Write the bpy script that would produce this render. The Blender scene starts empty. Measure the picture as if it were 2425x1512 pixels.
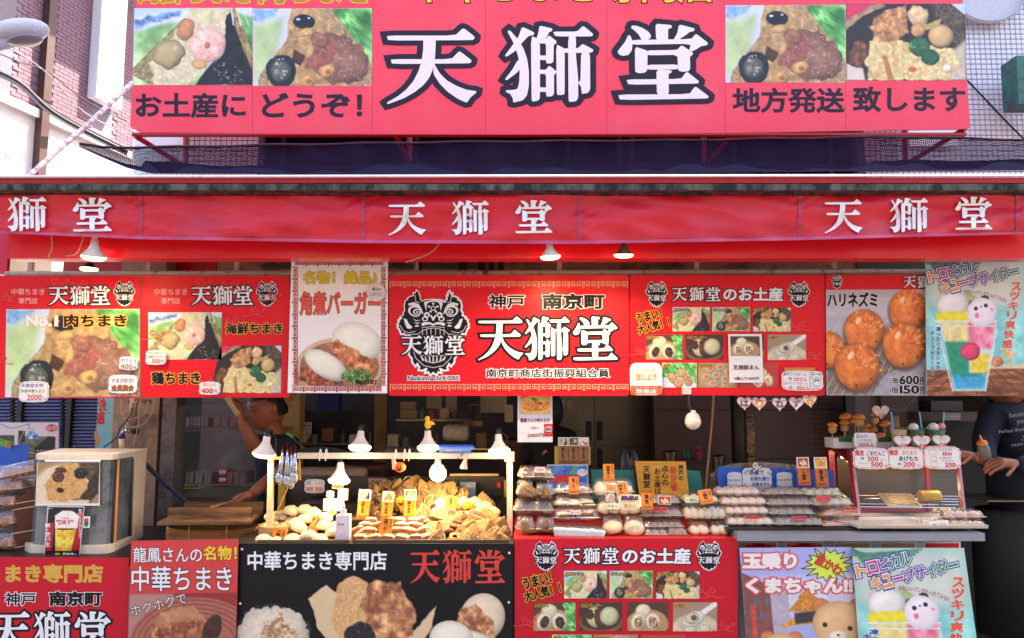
import bpy, math, random
import numpy as np
from mathutils import Vector, Matrix
R = math.radians
sc = bpy.context.scene
COL = sc.collection
# ---------------------------------------------------------------- camera
F = 1750.0; CX = 1212.5; CY = 756.0; TH = R(6.13); EYE = 1.6
cd = bpy.data.cameras.new('camera'); cam = bpy.data.objects.new('camera', cd); COL.objects.link(cam)
cd.sensor_width = 36.0; cd.lens = 36.0 * F / 2425.0; cd.clip_start = 0.05; cd.clip_end = 400
cam.location = (0, 0, EYE); cam.rotation_euler = (R(90) + TH, 0, 0); sc.camera = cam
# ---------------------------------------------------------------- world, sun, exposure
SUN_ELEV = 58.0; SUN_AZ = 55.0            # azimuth measured from +Y (behind the shop) towards +X (right)
w_ = bpy.data.worlds.new('World'); sc.world = w_; w_.use_nodes = True
nt = w_.node_tree; nt.nodes.clear()
sky = nt.nodes.new('ShaderNodeTexSky'); sky.sky_type = 'NISHITA'; sky.sun_disc = False
sky.sun_elevation = R(SUN_ELEV); sky.sun_rotation = R(SUN_AZ); sky.air_density = 1.0; sky.dust_density = 2.5; sky.ozone_density = 0.6
bg = nt.nodes.new('ShaderNodeBackground'); bg.inputs['Strength'].default_value = 0.15
ow = nt.nodes.new('ShaderNodeOutputWorld')
nt.links.new(sky.outputs[0], bg.inputs[0]); nt.links.new(bg.outputs[0], ow.inputs[0])
sl = bpy.data.lights.new('sun', 'SUN'); sl.energy = 5.0; sl.angle = R(0.5); sl.color = (1.0, 0.95, 0.88)
so = bpy.data.objects.new('sun', sl); COL.objects.link(so)
_d = Vector((math.sin(R(SUN_AZ)) * math.cos(R(SUN_ELEV)), math.cos(R(SUN_AZ)) * math.cos(R(SUN_ELEV)), math.sin(R(SUN_ELEV))))
so.rotation_euler = _d.to_track_quat('Z', 'Y').to_euler(); so.location = (6, 8, 14)
sc.view_settings.view_transform = 'Standard'; sc.view_settings.look = 'None'
sc.view_settings.exposure = 2.3; sc.view_settings.gamma = 1.0
sc.view_settings.use_white_balance = True; sc.view_settings.white_balance_temperature = 7200; sc.view_settings.white_balance_tint = 12
sc.cycles.max_bounces = 7; sc.cycles.transparent_max_bounces = 16
sc.cycles.sample_clamp_indirect = 6.0; sc.cycles.caustics_reflective = False; sc.cycles.caustics_refractive = False
# ---------------------------------------------------------------- geometry helpers
CT, ST = math.cos(TH), math.sin(TH)
def PV(px, py, Y):
 px = np.asarray(px, float); py = np.asarray(py, float); Y = np.asarray(Y, float)
 x = (px - CX) / F; v = (CY - py) / F
 dy = CT - v * ST; dz = ST + v * CT
 t = Y / dy
 return np.stack(np.broadcast_arrays(x * t, Y, EYE + dz * t), -1)
def P(px, py, Y): return Vector(PV(px, py, Y).tolist())
def s2l(c):
 c = np.asarray(c, float); return np.where(c <= 0.04045, c / 12.92, ((c + 0.055) / 1.055) ** 2.4)
def wloc(o):
 v = Vector((0, 0, 0))
 while o is not None: v = v + o.location; o = o.parent
 return v
def props(o, label=None, cat=None, group=None, kind=None):
 if label: o['label'] = label
 if cat: o['category'] = cat
 if group: o['group'] = group
 if kind: o['kind'] = kind
 return o
def mk(name, V, Fc, mat, parent=None, label=None, cat=None, group=None, kind=None, smooth=False, col=None, origin=None):
 V = np.asarray(V, float).reshape(-1, 3)
 if parent is None:
  if origin is None:
   lo = V.min(0); hi = V.max(0); origin = Vector(((lo[0] + hi[0]) / 2, (lo[1] + hi[1]) / 2, lo[2]))
  origin = Vector(origin)
 else: origin = wloc(parent)
 V = V - np.array(origin)
 me = bpy.data.meshes.new(name)
 me.from_pydata(V.tolist(), [], Fc.tolist() if isinstance(Fc, np.ndarray) else Fc)
 if mat is not None: me.materials.append(mat)
 if smooth: me.polygons.foreach_set('use_smooth', np.ones(len(me.polygons), bool))
 if col is not None:
  a = me.color_attributes.new('Col', 'FLOAT_COLOR', 'POINT')
  c4 = np.ones((len(V), 4), np.float32); c4[:, :3] = col
  a.data.foreach_set('color', c4.ravel())
 o = bpy.data.objects.new(name, me); COL.objects.link(o)
 if parent is None: o.location = origin
 else: o.parent = parent
 return props(o, label, cat, group, kind)
def empty(name, loc, label=None, cat=None, group=None):
 o = bpy.data.objects.new(name, None); COL.objects.link(o); o.location = loc; o.empty_display_size = 0.05
 return props(o, label, cat, group)
def link_part(name, me, parent, rel=None):
 o = bpy.data.objects.new(name, me); COL.objects.link(o); o.parent = parent
 if rel is not None: o.location = rel
 return o
def copy_tree(o, parent=None):
 c = o.copy(); COL.objects.link(c); c.parent = parent
 for ch in o.children: copy_tree(ch, c)
 return c
class MB:
 def __init__(s): s.V = []; s.F = []; s.n = 0
 def add(s, V, Fc):
  V = np.asarray(V, float).reshape(-1, 3); s.V.append(V)
  s.F += [tuple(int(i) + s.n for i in f) for f in Fc]; s.n += len(V); return s
 def build(s, name, mat, parent=None, **k): return mk(name, np.concatenate(s.V), s.F, mat, parent, **k)
BF = [(0, 1, 3, 2), (4, 6, 7, 5), (0, 4, 5, 1), (2, 3, 7, 6), (0, 2, 6, 4), (1, 5, 7, 3)]
def box(x0, x1, y0, y1, z0, z1):
 return [(x, y, z) for x in (x0, x1) for y in (y0, y1) for z in (z0, z1)], BF
def hexa(q0, q1):      # two quads (front, back), corners in same order
 V = list(q0) + list(q1)
 return V, [(0, 1, 2, 3), (7, 6, 5, 4), (0, 4, 5, 1), (1, 5, 6, 2), (2, 6, 7, 3), (3, 7, 4, 0)]
def bevbox(sx, sy, sz, b, seg=2):   # centred rounded box
 import bmesh
 bm = bmesh.new(); bmesh.ops.create_cube(bm, size=1)
 for v in bm.verts: v.co = (v.co.x * sx, v.co.y * sy, v.co.z * sz)
 bmesh.ops.bevel(bm, geom=bm.edges[:], offset=b, segments=seg, affect='EDGES', profile=0.5)
 V = [tuple(v.co) for v in bm.verts]; Fc = [tuple(v.index for v in f.verts) for f in bm.faces]; bm.free()
 return np.array(V), Fc
def tube(pts, r, n=8, cap=True):
 pts = [Vector(p) for p in pts]; rr = r if hasattr(r, '__len__') else [r] * len(pts)
 V = []; Fc = []; up = None
 for i, p in enumerate(pts):
  a = pts[max(i - 1, 0)]; b = pts[min(i + 1, len(pts) - 1)]; t = (b - a).normalized()
  if up is None: up = Vector((0, 0, 1)) if abs(t.z) < 0.9 else Vector((1, 0, 0))
  x = t.cross(up).normalized(); y = x.cross(t).normalized(); up = y
  for k in range(n):
   an = 2 * math.pi * k / n; V.append(p + (x * math.cos(an) + y * math.sin(an)) * rr[i])
 for i in range(len(pts) - 1):
  for k in range(n):
   k2 = (k + 1) % n; Fc.append((i * n + k, i * n + k2, (i + 1) * n + k2, (i + 1) * n + k))
 if cap: Fc.append(tuple(range(n))[::-1]); Fc.append(tuple((len(pts) - 1) * n + k for k in range(n)))
 return [tuple(v) for v in V], Fc
def curve_pts(ctrl, n=6):   # catmull-rom
 c = [Vector(p) for p in ctrl]; c = [c[0]] + c + [c[-1]]; out = []
 for i in range(1, len(c) - 2):
  for k in range(n):
   t = k / n; a, b, d, e = c[i - 1], c[i], c[i + 1], c[i + 2]
   out.append(0.5 * ((2 * b) + (d - a) * t + (2 * a - 5 * b + 4 * d - e) * t * t + (3 * b - a - 3 * d + e) * t ** 3))
 out.append(c[-2]); return out
def lathe(prof, n=20, cap0=False, cap1=False):   # prof: (r, z)
 V = []; Fc = []
 for r, z in prof:
  for k in range(n):
   a = 2 * math.pi * k / n; V.append((r * math.cos(a), r * math.sin(a), z))
 for i in range(len(prof) - 1):
  for k in range(n):
   k2 = (k + 1) % n; Fc.append((i * n + k, i * n + k2, (i + 1) * n + k2, (i + 1) * n + k))
 if cap0: Fc.append(tuple(range(n))[::-1])
 if cap1: Fc.append(tuple((len(prof) - 1) * n + k for k in range(n)))
 return np.array(V), Fc
def sphere(n=16, m=10):
 V = [(0, 0, -1)]; Fc = []
 for j in range(1, m):
  a = -math.pi / 2 + math.pi * j / m
  for i in range(n): t = 2 * math.pi * i / n; V.append((math.cos(a) * math.cos(t), math.cos(a) * math.sin(t), math.sin(a)))
 V.append((0, 0, 1)); L = len(V) - 1
 for i in range(n): Fc.append((0, 1 + (i + 1) % n, 1 + i))
 for j in range(m - 2):
  for i in range(n):
   a = 1 + j * n + i; b = 1 + j * n + (i + 1) % n; Fc.append((a, b, b + n, a + n))
 for i in range(n): Fc.append((L, 1 + (m - 2) * n + i, 1 + (m - 2) * n + (i + 1) % n))
 return np.array(V), Fc
def xf(V, loc=(0, 0, 0), rot=(0, 0, 0), s=1.0):
 from mathutils import Euler
 M = np.array(Euler(rot).to_matrix()); V = np.asarray(V, float) * np.asarray(s, float)
 return V @ M.T + np.array(loc)
# ---------------------------------------------------------------- procedural materials
MC = {}
def pm(name, c, rough=0.6, metal=0.0, var=0.08, scale=40.0, bump=0.0, bscale=None, trans=0.0, spec=0.5, c2=None, mixs=6.0, mixlo=0.45, mixhi=0.6, coat=0.0, stretch=None, sss=0.0, alpha=1.0):
 if name in MC: return MC[name]
 m = bpy.data.materials.new(name); m.use_nodes = True; t = m.node_tree; N = t.nodes; L = t.links
 b = N['Principled BSDF']; tc = N.new('ShaderNodeTexCoord'); src = tc.outputs['Object']
 if stretch:
  mp = N.new('ShaderNodeMapping'); mp.inputs['Scale'].default_value = stretch; L.new(src, mp.inputs[0]); src = mp.outputs[0]
 no = N.new('ShaderNodeTexNoise'); no.inputs['Scale'].default_value = scale; no.inputs['Detail'].default_value = 5; L.new(src, no.inputs['Vector'])
 lc = s2l(c)
 rp = N.new('ShaderNodeValToRGB'); e = rp.color_ramp.elements
 e[0].position = 0.25; e[1].position = 0.75
 e[0].color = (*np.clip(lc * (1 - var * 1.6), 0, 1), 1); e[1].color = (*np.clip(lc * (1 + var * 1.2), 0, 1), 1)
 L.new(no.outputs[0], rp.inputs[0]); outc = rp.outputs[0]
 if c2 is not None:
  n2 = N.new('ShaderNodeTexNoise'); n2.inputs['Scale'].default_value = mixs; n2.inputs['Detail'].default_value = 7; n2.inputs['Roughness'].default_value = 0.7; L.new(src, n2.inputs['Vector'])
  mr = N.new('ShaderNodeMapRange'); mr.inputs[1].default_value = mixlo; mr.inputs[2].default_value = mixhi; L.new(n2.outputs[0], mr.inputs[0])
  mx = N.new('ShaderNodeMix'); mx.data_type = 'RGBA'; L.new(mr.outputs[0], mx.inputs[0]); L.new(outc, mx.inputs[6]); mx.inputs[7].default_value = (*s2l(c2), 1); outc = mx.outputs[2]
 L.new(outc, b.inputs['Base Color'])
 b.inputs['Roughness'].default_value = rough; b.inputs['Metallic'].default_value = metal
 b.inputs['Specular IOR Level'].default_value = spec * (.5 if 'print' in name or 'poster' in name or 'sign' in name else 1); b.inputs['Coat Weight'].default_value = coat
 if trans: b.inputs['Transmission Weight'].default_value = trans
 if sss: b.inputs['Subsurface Weight'].default_value = sss; b.inputs['Subsurface Scale'].default_value = 0.01
 if alpha < 1: b.inputs['Alpha'].default_value = alpha
 if bump:
  nb = N.new('ShaderNodeTexNoise'); nb.inputs['Scale'].default_value = bscale or scale; nb.inputs['Detail'].default_value = 4; L.new(src, nb.inputs['Vector'])
  bp = N.new('ShaderNodeBump'); bp.inputs['Strength'].default_value = bump; bp.inputs['Distance'].default_value = 0.01; L.new(nb.outputs[0], bp.inputs['Height']); L.new(bp.outputs[0], b.inputs['Normal'])
 MC[name] = m; return m
def vcol(name='printed_photo', rough=0.35, fine=0.05, scale=500.0, coat=0.0, bump=0.0, bscale=80.0):
 if name in MC: return MC[name]
 m = bpy.data.materials.new(name); m.use_nodes = True; t = m.node_tree; N = t.nodes; L = t.links; b = N['Principled BSDF']
 a = N.new('ShaderNodeAttribute'); a.attribute_name = 'Col'; a.attribute_type = 'GEOMETRY'
 tc = N.new('ShaderNodeTexCoord'); no = N.new('ShaderNodeTexNoise'); no.inputs['Scale'].default_value = scale; L.new(tc.outputs['Object'], no.inputs['Vector'])
 mr = N.new('ShaderNodeMapRange'); mr.inputs[3].default_value = 1 - fine * 2; mr.inputs[4].default_value = 1 + fine * 2; L.new(no.outputs[0], mr.inputs[0])
 mx = N.new('ShaderNodeVectorMath'); mx.operation = 'SCALE'; L.new(a.outputs['Color'], mx.inputs[0]); L.new(mr.outputs[0], mx.inputs['Scale'])
 L.new(mx.outputs[0], b.inputs['Base Color']); b.inputs['Roughness'].default_value = rough; b.inputs['Coat Weight'].default_value = coat
 if bump:
  nb = N.new('ShaderNodeTexNoise'); nb.inputs['Scale'].default_value = bscale; L.new(tc.outputs['Object'], nb.inputs['Vector'])
  bp = N.new('ShaderNodeBump'); bp.inputs['Strength'].default_value = bump; bp.inputs['Distance'].default_value = 0.01; L.new(nb.outputs[0], bp.inputs['Height']); L.new(bp.outputs[0], b.inputs['Normal'])
 MC[name] = m; return m
def emis(name, c, strength, base=(0.9, 0.88, 0.8)):
 if name in MC: return MC[name]
 m = pm(name, base, 0.4); b = m.node_tree.nodes['Principled BSDF']
 b.inputs['Emission Color'].default_value = (*s2l(c), 1); b.inputs['Emission Strength'].default_value = strength
 return m
def clear(name='clear_plastic', tint=(1, 1, 1), gloss=0.16, rough=0.06, haze=0.07, top=.6):
 if name in MC: return MC[name]
 m = bpy.data.materials.new(name); m.use_nodes = True; t = m.node_tree; N = t.nodes; L = t.links; N.clear()
 o = N.new('ShaderNodeOutputMaterial'); tr = N.new('ShaderNodeBsdfTransparent'); tr.inputs[0].default_value = (*tint, 1)
 gl = N.new('ShaderNodeBsdfGlossy'); gl.inputs['Roughness'].default_value = rough
 df = N.new('ShaderNodeBsdfDiffuse'); df.inputs[0].default_value = (0.85, 0.85, 0.85, 1)
 tc = N.new('ShaderNodeTexCoord'); nb = N.new('ShaderNodeTexNoise'); nb.inputs['Scale'].default_value = 70; nb.inputs['Detail'].default_value = 3; L.new(tc.outputs['Object'], nb.inputs['Vector'])
 bp = N.new('ShaderNodeBump'); bp.inputs['Strength'].default_value = 0.5; bp.inputs['Distance'].default_value = 0.01; L.new(nb.outputs[0], bp.inputs['Height']); L.new(bp.outputs[0], gl.inputs['Normal'])
 lw = N.new('ShaderNodeLayerWeight'); lw.inputs[0].default_value = 0.35
 mr = N.new('ShaderNodeMapRange'); mr.inputs[3].default_value = gloss; mr.inputs[4].default_value = top; mr.inputs[1].default_value = .35; L.new(lw.outputs['Facing'], mr.inputs[0])
 m0 = N.new('ShaderNodeMixShader'); m0.inputs[0].default_value = haze; L.new(tr.outputs[0], m0.inputs[1]); L.new(df.outputs[0], m0.inputs[2])
 m1 = N.new('ShaderNodeMixShader'); L.new(mr.outputs[0], m1.inputs[0]); L.new(m0.outputs[0], m1.inputs[1]); L.new(gl.outputs[0], m1.inputs[2])
 L.new(m1.outputs[0], o.inputs[0]); MC[name] = m; return m
RED = (0.90, 0.11, 0.16); WHITE = (0.93, 0.93, 0.94); INK = (0.07, 0.06, 0.09)
m_white = pm('white_print', WHITE, 0.4, var=0.02); m_ink = pm('black_print', INK, 0.4, var=0.05)
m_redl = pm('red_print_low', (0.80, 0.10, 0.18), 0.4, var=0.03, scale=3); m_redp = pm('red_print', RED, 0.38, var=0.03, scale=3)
m_yel = pm('yellow_print', (0.97, 0.80, 0.25), 0.4, var=0.03); m_gold = pm('gold_print', (0.85, 0.66, 0.30), 0.4, var=0.03)
m_cream = pm('cream_print', (0.98, 0.78, 0.55), 0.4, var=0.03); m_redtxt = pm('red_lettering', (0.85, 0.22, 0.2), 0.4, var=0.03)
m_blue = pm('blue_ink', (0.13, 0.2, 0.62), 0.5, var=0.05); m_green = pm('green_ink', (0.1, 0.45, 0.25), 0.5, var=0.05); m_brown = pm('brown_ink', (0.35, 0.1, 0.1), 0.5, var=0.05)
m_pink = pm('pink_print', (0.96, 0.6, 0.6), 0.5, var=0.03); m_card = pm('white_card', (0.93, 0.9, 0.88), 0.45, var=0.03)
m_teal = pm('teal_print', (0.35, 0.66, 0.62), 0.5, var=0.03)
# ---------------------------------------------------------------- glyphs
GC = {}
MIN = {}   # traced serif strokes for the shop name: keys '①②③'
MIN['①'] = (323, 203, 638, 545, [
 [(323,254),(808,254),(862,203),(880,208),(948,262),(946,278),(930,287),(332,290)],
 [(350,423),(782,423),(835,368),(850,372),(925,430),(922,446),(908,453),(360,458)],
 [(583,280),(672,280),(668,380),(662,440),(650,500),(622,562),(580,612),(520,660),(440,705),(330,746),(322,734),(400,690),(462,640),(512,580),(548,510),(572,430),(582,350)],
 [(655,440),(668,470),(700,525),(750,575),(820,615),(890,642),(960,652),(958,664),(920,695),(893,736),(830,708),(760,660),(700,600),(655,530)]])
MIN['②'] = (1160, 190, 632, 542, [
 [(1180,232),(1195,220),(1245,275),(1290,340),(1320,420),(1333,510),(1333,610),(1320,680),(1290,716),(1222,732),(1218,700),(1200,672),(1168,655),(1170,645),(1225,642),(1252,635),(1264,590),(1268,500),(1260,420),(1236,340),(1210,285)],
 [(1285,197),(1372,238),(1368,256),(1330,263),(1285,310),(1235,370),(1172,410),(1162,400),(1215,330),(1260,265)],
 [(1255,430),(1292,470),(1250,520),(1175,575),(1162,567),(1215,500)],
 [(1410,190),(1500,210),(1498,228),(1478,235),(1450,290),(1385,290),(1400,240)],
 [(1348,262),(1412,287),(1412,700),(1398,718),(1362,724),(1352,716)],
 [(1405,283),(1455,283),(1478,258),(1530,300),(1528,316),(1510,325),(1508,440),(1496,455),(1455,457),(1455,316),(1405,316)],
 [(1405,400),(1460,400),(1460,432),(1405,432)],
 [(1405,500),(1455,500),(1478,470),(1530,512),(1528,526),(1512,532),(1512,670),(1498,687),(1455,690),(1455,530),(1405,530)],
 [(1405,625),(1460,625),(1460,656),(1405,656)],
 [(1505,232),(1675,232),(1720,190),(1790,248),(1786,262),(1770,266),(1520,266)],
 [(1612,262),(1668,262),(1668,400),(1684,560),(1684,700),(1668,722),(1625,727),(1615,715)],
 [(1527,320),(1588,352),(1588,668),(1575,678),(1537,678),(1532,665)],
 [(1580,350),(1680,350),(1715,318),(1792,358),(1788,374),(1768,382),(1580,382)],
 [(1705,378),(1768,378),(1770,640),(1752,664),(1710,671),(1704,620),(1682,588),(1700,580)]])
MIN['③'] = (170, 135, 1422, 1196, [
 [(395,165),(470,172),(560,205),(650,262),(692,320),(680,365),(635,392),(545,390),(500,310),(440,250),(378,205)],
 [(760,138),(1005,158),(1020,180),(1005,208),(958,222),(960,395),(772,395)],
 [(1132,148),(1365,210),(1375,235),(1355,255),(1300,265),(1230,320),(1120,390),(1040,395),(1100,290)],
 [(335,318),(368,320),(392,385),(400,470),(390,560),(340,625),(250,642),(185,615),(170,570),(215,510),(280,430)],
 [(370,392),(1320,378),(1385,305),(1410,303),(1580,435),(1575,465),(1540,480),(1480,487),(1380,550),(1283,585),(1312,452),(370,467)],
 [(440,495),(640,560),(632,870),(590,905),(510,912),(450,895),(443,860)],
 [(630,555),(1100,548),(1160,482),(1190,485),(1345,590),(1350,615),(1300,655),(1305,840),(1280,880),(1180,890),(1115,870),(1105,625),(630,632)],
 [(630,780),(1110,775),(1110,852),(630,856)],
 [(775,850),(1000,864),(1020,885),(1005,908),(965,920),(972,1250),(784,1250)],
 [(305,1008),(1160,1000),(1235,900),(1270,898),(1440,1035),(1436,1060),(1410,1073),(338,1092)],
 [(178,1244),(1290,1238),(1370,1128),(1400,1124),(1592,1270),(1590,1295),(1550,1308),(206,1330)]])
def _chaikin(p, q=0.12):
 out = []
 for i in range(len(p)):
  a = np.array(p[i], float); b = np.array(p[(i + 1) % len(p)], float); d = np.linalg.norm(b - a)
  qq = min(q, 0)if d < 1e-6 else q
  out += [a + (b - a) * qq, b - (b - a) * qq]
 return out
def _min_polys(ch):
 x0, y0, w, h, pl = MIN[ch]
 s = 0.92 / w;
 return [[((x - x0) * s + 0.04, 0.84 - (y - y0) * 0.92 / h * 1.0) for x, y in _chaikin(p)] for p in pl]
def prepare_glyphs(wanted):
 """wanted: set of (char, bevel) -> meshes in GC"""
 todo = []
 for ch, bev in wanted:
  if (ch, bev) in GC or ch in ' \u3000': continue
  if ch in MIN:
   polys = _min_polys(ch)
   if bev == 0:
    V = []; Fc = []
    for i, p in enumerate(polys):
     Fc.append(tuple(range(len(V), len(V) + len(p)))); V += [(x, y, i * 0.0004) for x, y in p]
    GC[(ch, bev)] = (np.array(V), Fc, 1.0); continue
   obs = []
   for p in polys:
    c = bpy.data.curves.new('g', 'CURVE'); c.dimensions = '2D'; c.fill_mode = 'BOTH'; c.bevel_depth = bev; c.bevel_resolution = 1
    sp = c.splines.new('POLY'); sp.points.add(len(p) - 1); sp.use_cyclic_u = True
    # orientation must be consistent for an outward bevel
    ar = sum(p[i][0] * p[(i + 1) % len(p)][1] - p[(i + 1) % len(p)][0] * p[i][1] for i in range(len(p)))
    q = p if ar < 0 else p[::-1]
    for k, (x, y) in enumerate(q): sp.points[k].co = (x, y, 0, 1)
    o = bpy.data.objects.new('g', c); COL.objects.link(o); obs.append(o)
   todo.append((ch, bev, obs))
  else:
   c = bpy.data.curves.new('g', 'FONT'); c.body = ch; c.resolution_u = 3; c.fill_mode = 'BOTH'; c.bevel_depth = bev; c.bevel_resolution = 1 if bev > 0.05 else 0
   o = bpy.data.objects.new('g', c); COL.objects.link(o); todo.append((ch, bev, [o]))
 if not todo: return
 dg = bpy.context.evaluated_depsgraph_get(); dg.update()
 for ch, bev, obs in todo:
  V = []; Fc = []; n = 0
  for i, o in enumerate(obs):
   me = bpy.data.meshes.new_from_object(o.evaluated_get(dg))
   a = np.empty(len(me.vertices) * 3); me.vertices.foreach_get('co', a); a = a.reshape(-1, 3)
   a[:, 2] *= 0.03; a[:, 2] += i * 0.00025
   Fc += [tuple(v + n for v in p.vertices) for p in me.polygons]; n += len(a); V.append(a); bpy.data.meshes.remove(me)
   cu = o.data; bpy.data.objects.remove(o); bpy.data.curves.remove(cu)
  A = np.concatenate(V) if V else np.zeros((0, 3))
  wide = ord(ch) > 0x2E00
  adv = 1.0 if wide else (A[:, 0].max() + 0.06 if len(A) else 0.3)
  GC[(ch, bev)] = (A, Fc, adv)
ALLT = []
def layout(text, bev, vertical=False, half=False):
 """verts in em units (x right, y down, z), faces"""
 V = []; Fc = []; n = 0; x = 0.0; y = 0.0; ink = []
 for ch in text:
  if ch == '\n': continue
  if ch in ' \u3000':
   if vertical: y += 0.5
   else: x += 0.35 if ch == ' ' else 0.8
   continue
  A0, _, _ = GC[(ch, 0)]; A, Fk, _ = GC[(ch, bev)]; adv = GC[(ch, 0)][2]
  if len(A) == 0: continue
  vx, vy = A[:, 0].copy(), -A[:, 1].copy(); ax, ay = A0[:, 0], -A0[:, 1]
  if vertical and ch in 'ー―～': vx, vy = 0.5 - (vy + 0.36), (vx - 0.5) - 0.36; ax, ay = 0.5 - (ay + 0.36), (ax - 0.5) - 0.36
  if vertical: ox = -adv / 2; oy = y; y += 1.0
  else: ox = x; oy = 0; x += adv
  B = np.stack([vx + ox, vy + oy, A[:, 2]], -1); V.append(B); ink.append(np.stack([ax + ox, ay + oy], -1))
  Fc += [tuple(i + n for i in f) for f in Fk]; n += len(B)
 if not V: return None
 return np.concatenate(V), Fc, np.concatenate(ink)
# frames: map (u right, v down in photo-scale units, w metres towards the viewer)
class FY:
 def __init__(s, Y): s.Y = Y
 def __call__(s, u, v, w=0.0): return PV(u, v, s.Y - np.asarray(w, float))
class FL:      # local frame: centre point, scale, in-plane roll, backward tilt, yaw
 def __init__(s, c, sc_, roll=0, tilt=0, yaw=0):
  s.c = np.array(c, float); s.s = sc_
  M = Matrix.Rotation(R(yaw), 3, 'Z') @ Matrix.Rotation(-R(tilt), 3, 'X') @ Matrix.Rotation(R(roll), 3, 'Y')
  s.U = np.array(M @ Vector((1, 0, 0))); s.V = np.array(M @ Vector((0, 0, -1))); s.N = np.array(M @ Vector((0, -1, 0)))
 def __call__(s, u, v, w=0.0):
  u, v, w = np.broadcast_arrays(np.asarray(u, float), np.asarray(v, float), np.asarray(w, float))
  return s.c + s.s * (u[..., None] * s.U + v[..., None] * s.V) + w[..., None] * s.N
def frame_at(px, py, Y, roll=0, tilt=0, yaw=0): return FL(PV(px, py, Y), Y / F, roll, tilt, yaw)
W0 = 0.0012
def lettering(fr, parent, text, x0, y0, x1, y1, mat, outline=None, omat=None, bold=0.0, w=W0, vertical=False, rot=0, name='lettering', outline2=None, omat2=None, skew=0.0, arch=0.0):
 """fit the ink of text into the box; outline in em units"""
 wanted = set()
 for ch in text:
  if ch in '\n': continue
  for b in {0, bold, outline or 0, outline2 or 0}: wanted.add((ch, b))
 prepare_glyphs(wanted)
 lay = layout(text, bold, vertical)
 if lay is None: return
 ink = lay[2]; lo = ink.min(0); hi = ink.max(0)
 sx = (x1 - x0) / max(hi[0] - lo[0], 1e-6); sy = (y1 - y0) / max(hi[1] - lo[1], 1e-6)
 cx, cy = (x0 + x1) / 2, (y0 + y1) / 2; ca, sa = math.cos(R(rot)), math.sin(R(rot))
 em = math.sqrt(abs(sx * sy)) * getattr(fr, 's', getattr(fr, 'Y', 3) / F)
 def place(L, wz):
  V, Fc, _ = L
  u = (V[:, 0] - lo[0]) * sx + x0 - cx; v = (V[:, 1] - lo[1]) * sy + y0 - cy
  u = u - v * skew
  if arch: v = v + arch * (u / ((x1 - x0) / 2)) ** 2
  U = cx + u * ca - v * sa; Vv = cy + u * sa + v * ca
  return fr(U, Vv, wz + V[:, 2] * em), Fc
 if outline2:
  V, Fc = place(layout(text, outline2, vertical), w); mk(name + '_outline', V, Fc, omat2 or m_white, parent); w += 0.0009
 if outline:
  V, Fc = place(layout(text, outline, vertical), w); mk(name + '_outline', V, Fc, omat or m_ink, parent); w += 0.0006 + outline * em * 0.035
 V, Fc = place(lay, w)
 return mk(name, V, Fc, mat, parent)
def fpoly(fr, parent, name, polys, mat, w=W0):
 V = []; Fc = []; n = 0
 for i, p in enumerate(polys):
  p = np.array(p, float); V.append(fr(p[:, 0], p[:, 1], w + i * 2e-5)); Fc.append(tuple(range(n, n + len(p)))[::-1]); n += len(p)
 return mk(name, np.concatenate(V), Fc, mat, parent, kind='stuff' if len(polys) > 3 else None)
def rect(x0, y0, x1, y1): return [(x0, y0), (x1, y0), (x1, y1), (x0, y1)]
def ellp(cx, cy, rx, ry, n=28, rot=0, a0=0, a1=360):
 out = []
 for k in range(n):
  a = R(a0 + (a1 - a0) * k / (n if a1 - a0 >= 360 else n - 1)); x = rx * math.cos(a); y = ry * math.sin(a)
  out.append((cx + x * math.cos(R(rot)) - y * math.sin(R(rot)), cy + x * math.sin(R(rot)) + y * math.cos(R(rot))))
 return out
def strokes(lines, t):     # polylines -> quads
 out = []
 for ln in lines:
  for (ax, ay), (bx, by) in zip(ln[:-1], ln[1:]):
   dx, dy = bx - ax, by - ay; L = math.hypot(dx, dy) or 1; ex, ey = dx / L * t / 2, dy / L * t / 2; nx, ny = -dy / L * t / 2, dx / L * t / 2
   out.append([(ax - ex + nx, ay - ey + ny), (bx + ex + nx, by + ey + ny), (bx + ex - nx, by + ey - ny), (ax - ex - nx, ay - ey - ny)])
 return out
def board(fr, name, outline, mat, thick=0.006, parent=None, w=0.0, **k):
 """slab with the given outline (list of uv), front at w"""
 p = np.array(outline, float); n = len(p)
 V = np.concatenate([fr(p[:, 0], p[:, 1], w), fr(p[:, 0], p[:, 1], w - thick)])
 Fc = [tuple(range(n))[::-1], tuple(range(n, 2 * n))] + [(i, (i + 1) % n, n + (i + 1) % n, n + i) for i in range(n)]
 return mk(name, V, Fc, mat, parent, **k)
def rrect(x0, y0, x1, y1, r, n=4):
 out = []
 for cx, cy, a in ((x1 - r, y0 + r, -90), (x1 - r, y1 - r, 0), (x0 + r, y1 - r, 90), (x0 + r, y0 + r, 180)):
  for k in range(n + 1): t = R(a + 90 * k / n); out.append((cx + r * math.cos(t), cy + r * math.sin(t)))
 return out
def wavy(x0, y0, x1, y1, n=22, amp=1.6, lob=None):
 cx, cy = (x0 + x1) / 2, (y0 + y1) / 2; rx, ry = (x1 - x0) / 2, (y1 - y0) / 2; out = []
 m = lob or 14
 for k in range(m * 6):
  a = 2 * math.pi * k / (m * 6); c, s = math.cos(a), math.sin(a)
  e = 0.22; px = rx * math.copysign(abs(c) ** (e * 2), c); py = ry * math.copysign(abs(s) ** (e * 2), s)
  f = 1 - amp / max(rx, ry) * (0.5 + 0.5 * math.cos(m * a))
  out.append((cx + px * f, cy + py * f))
 return out
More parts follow.
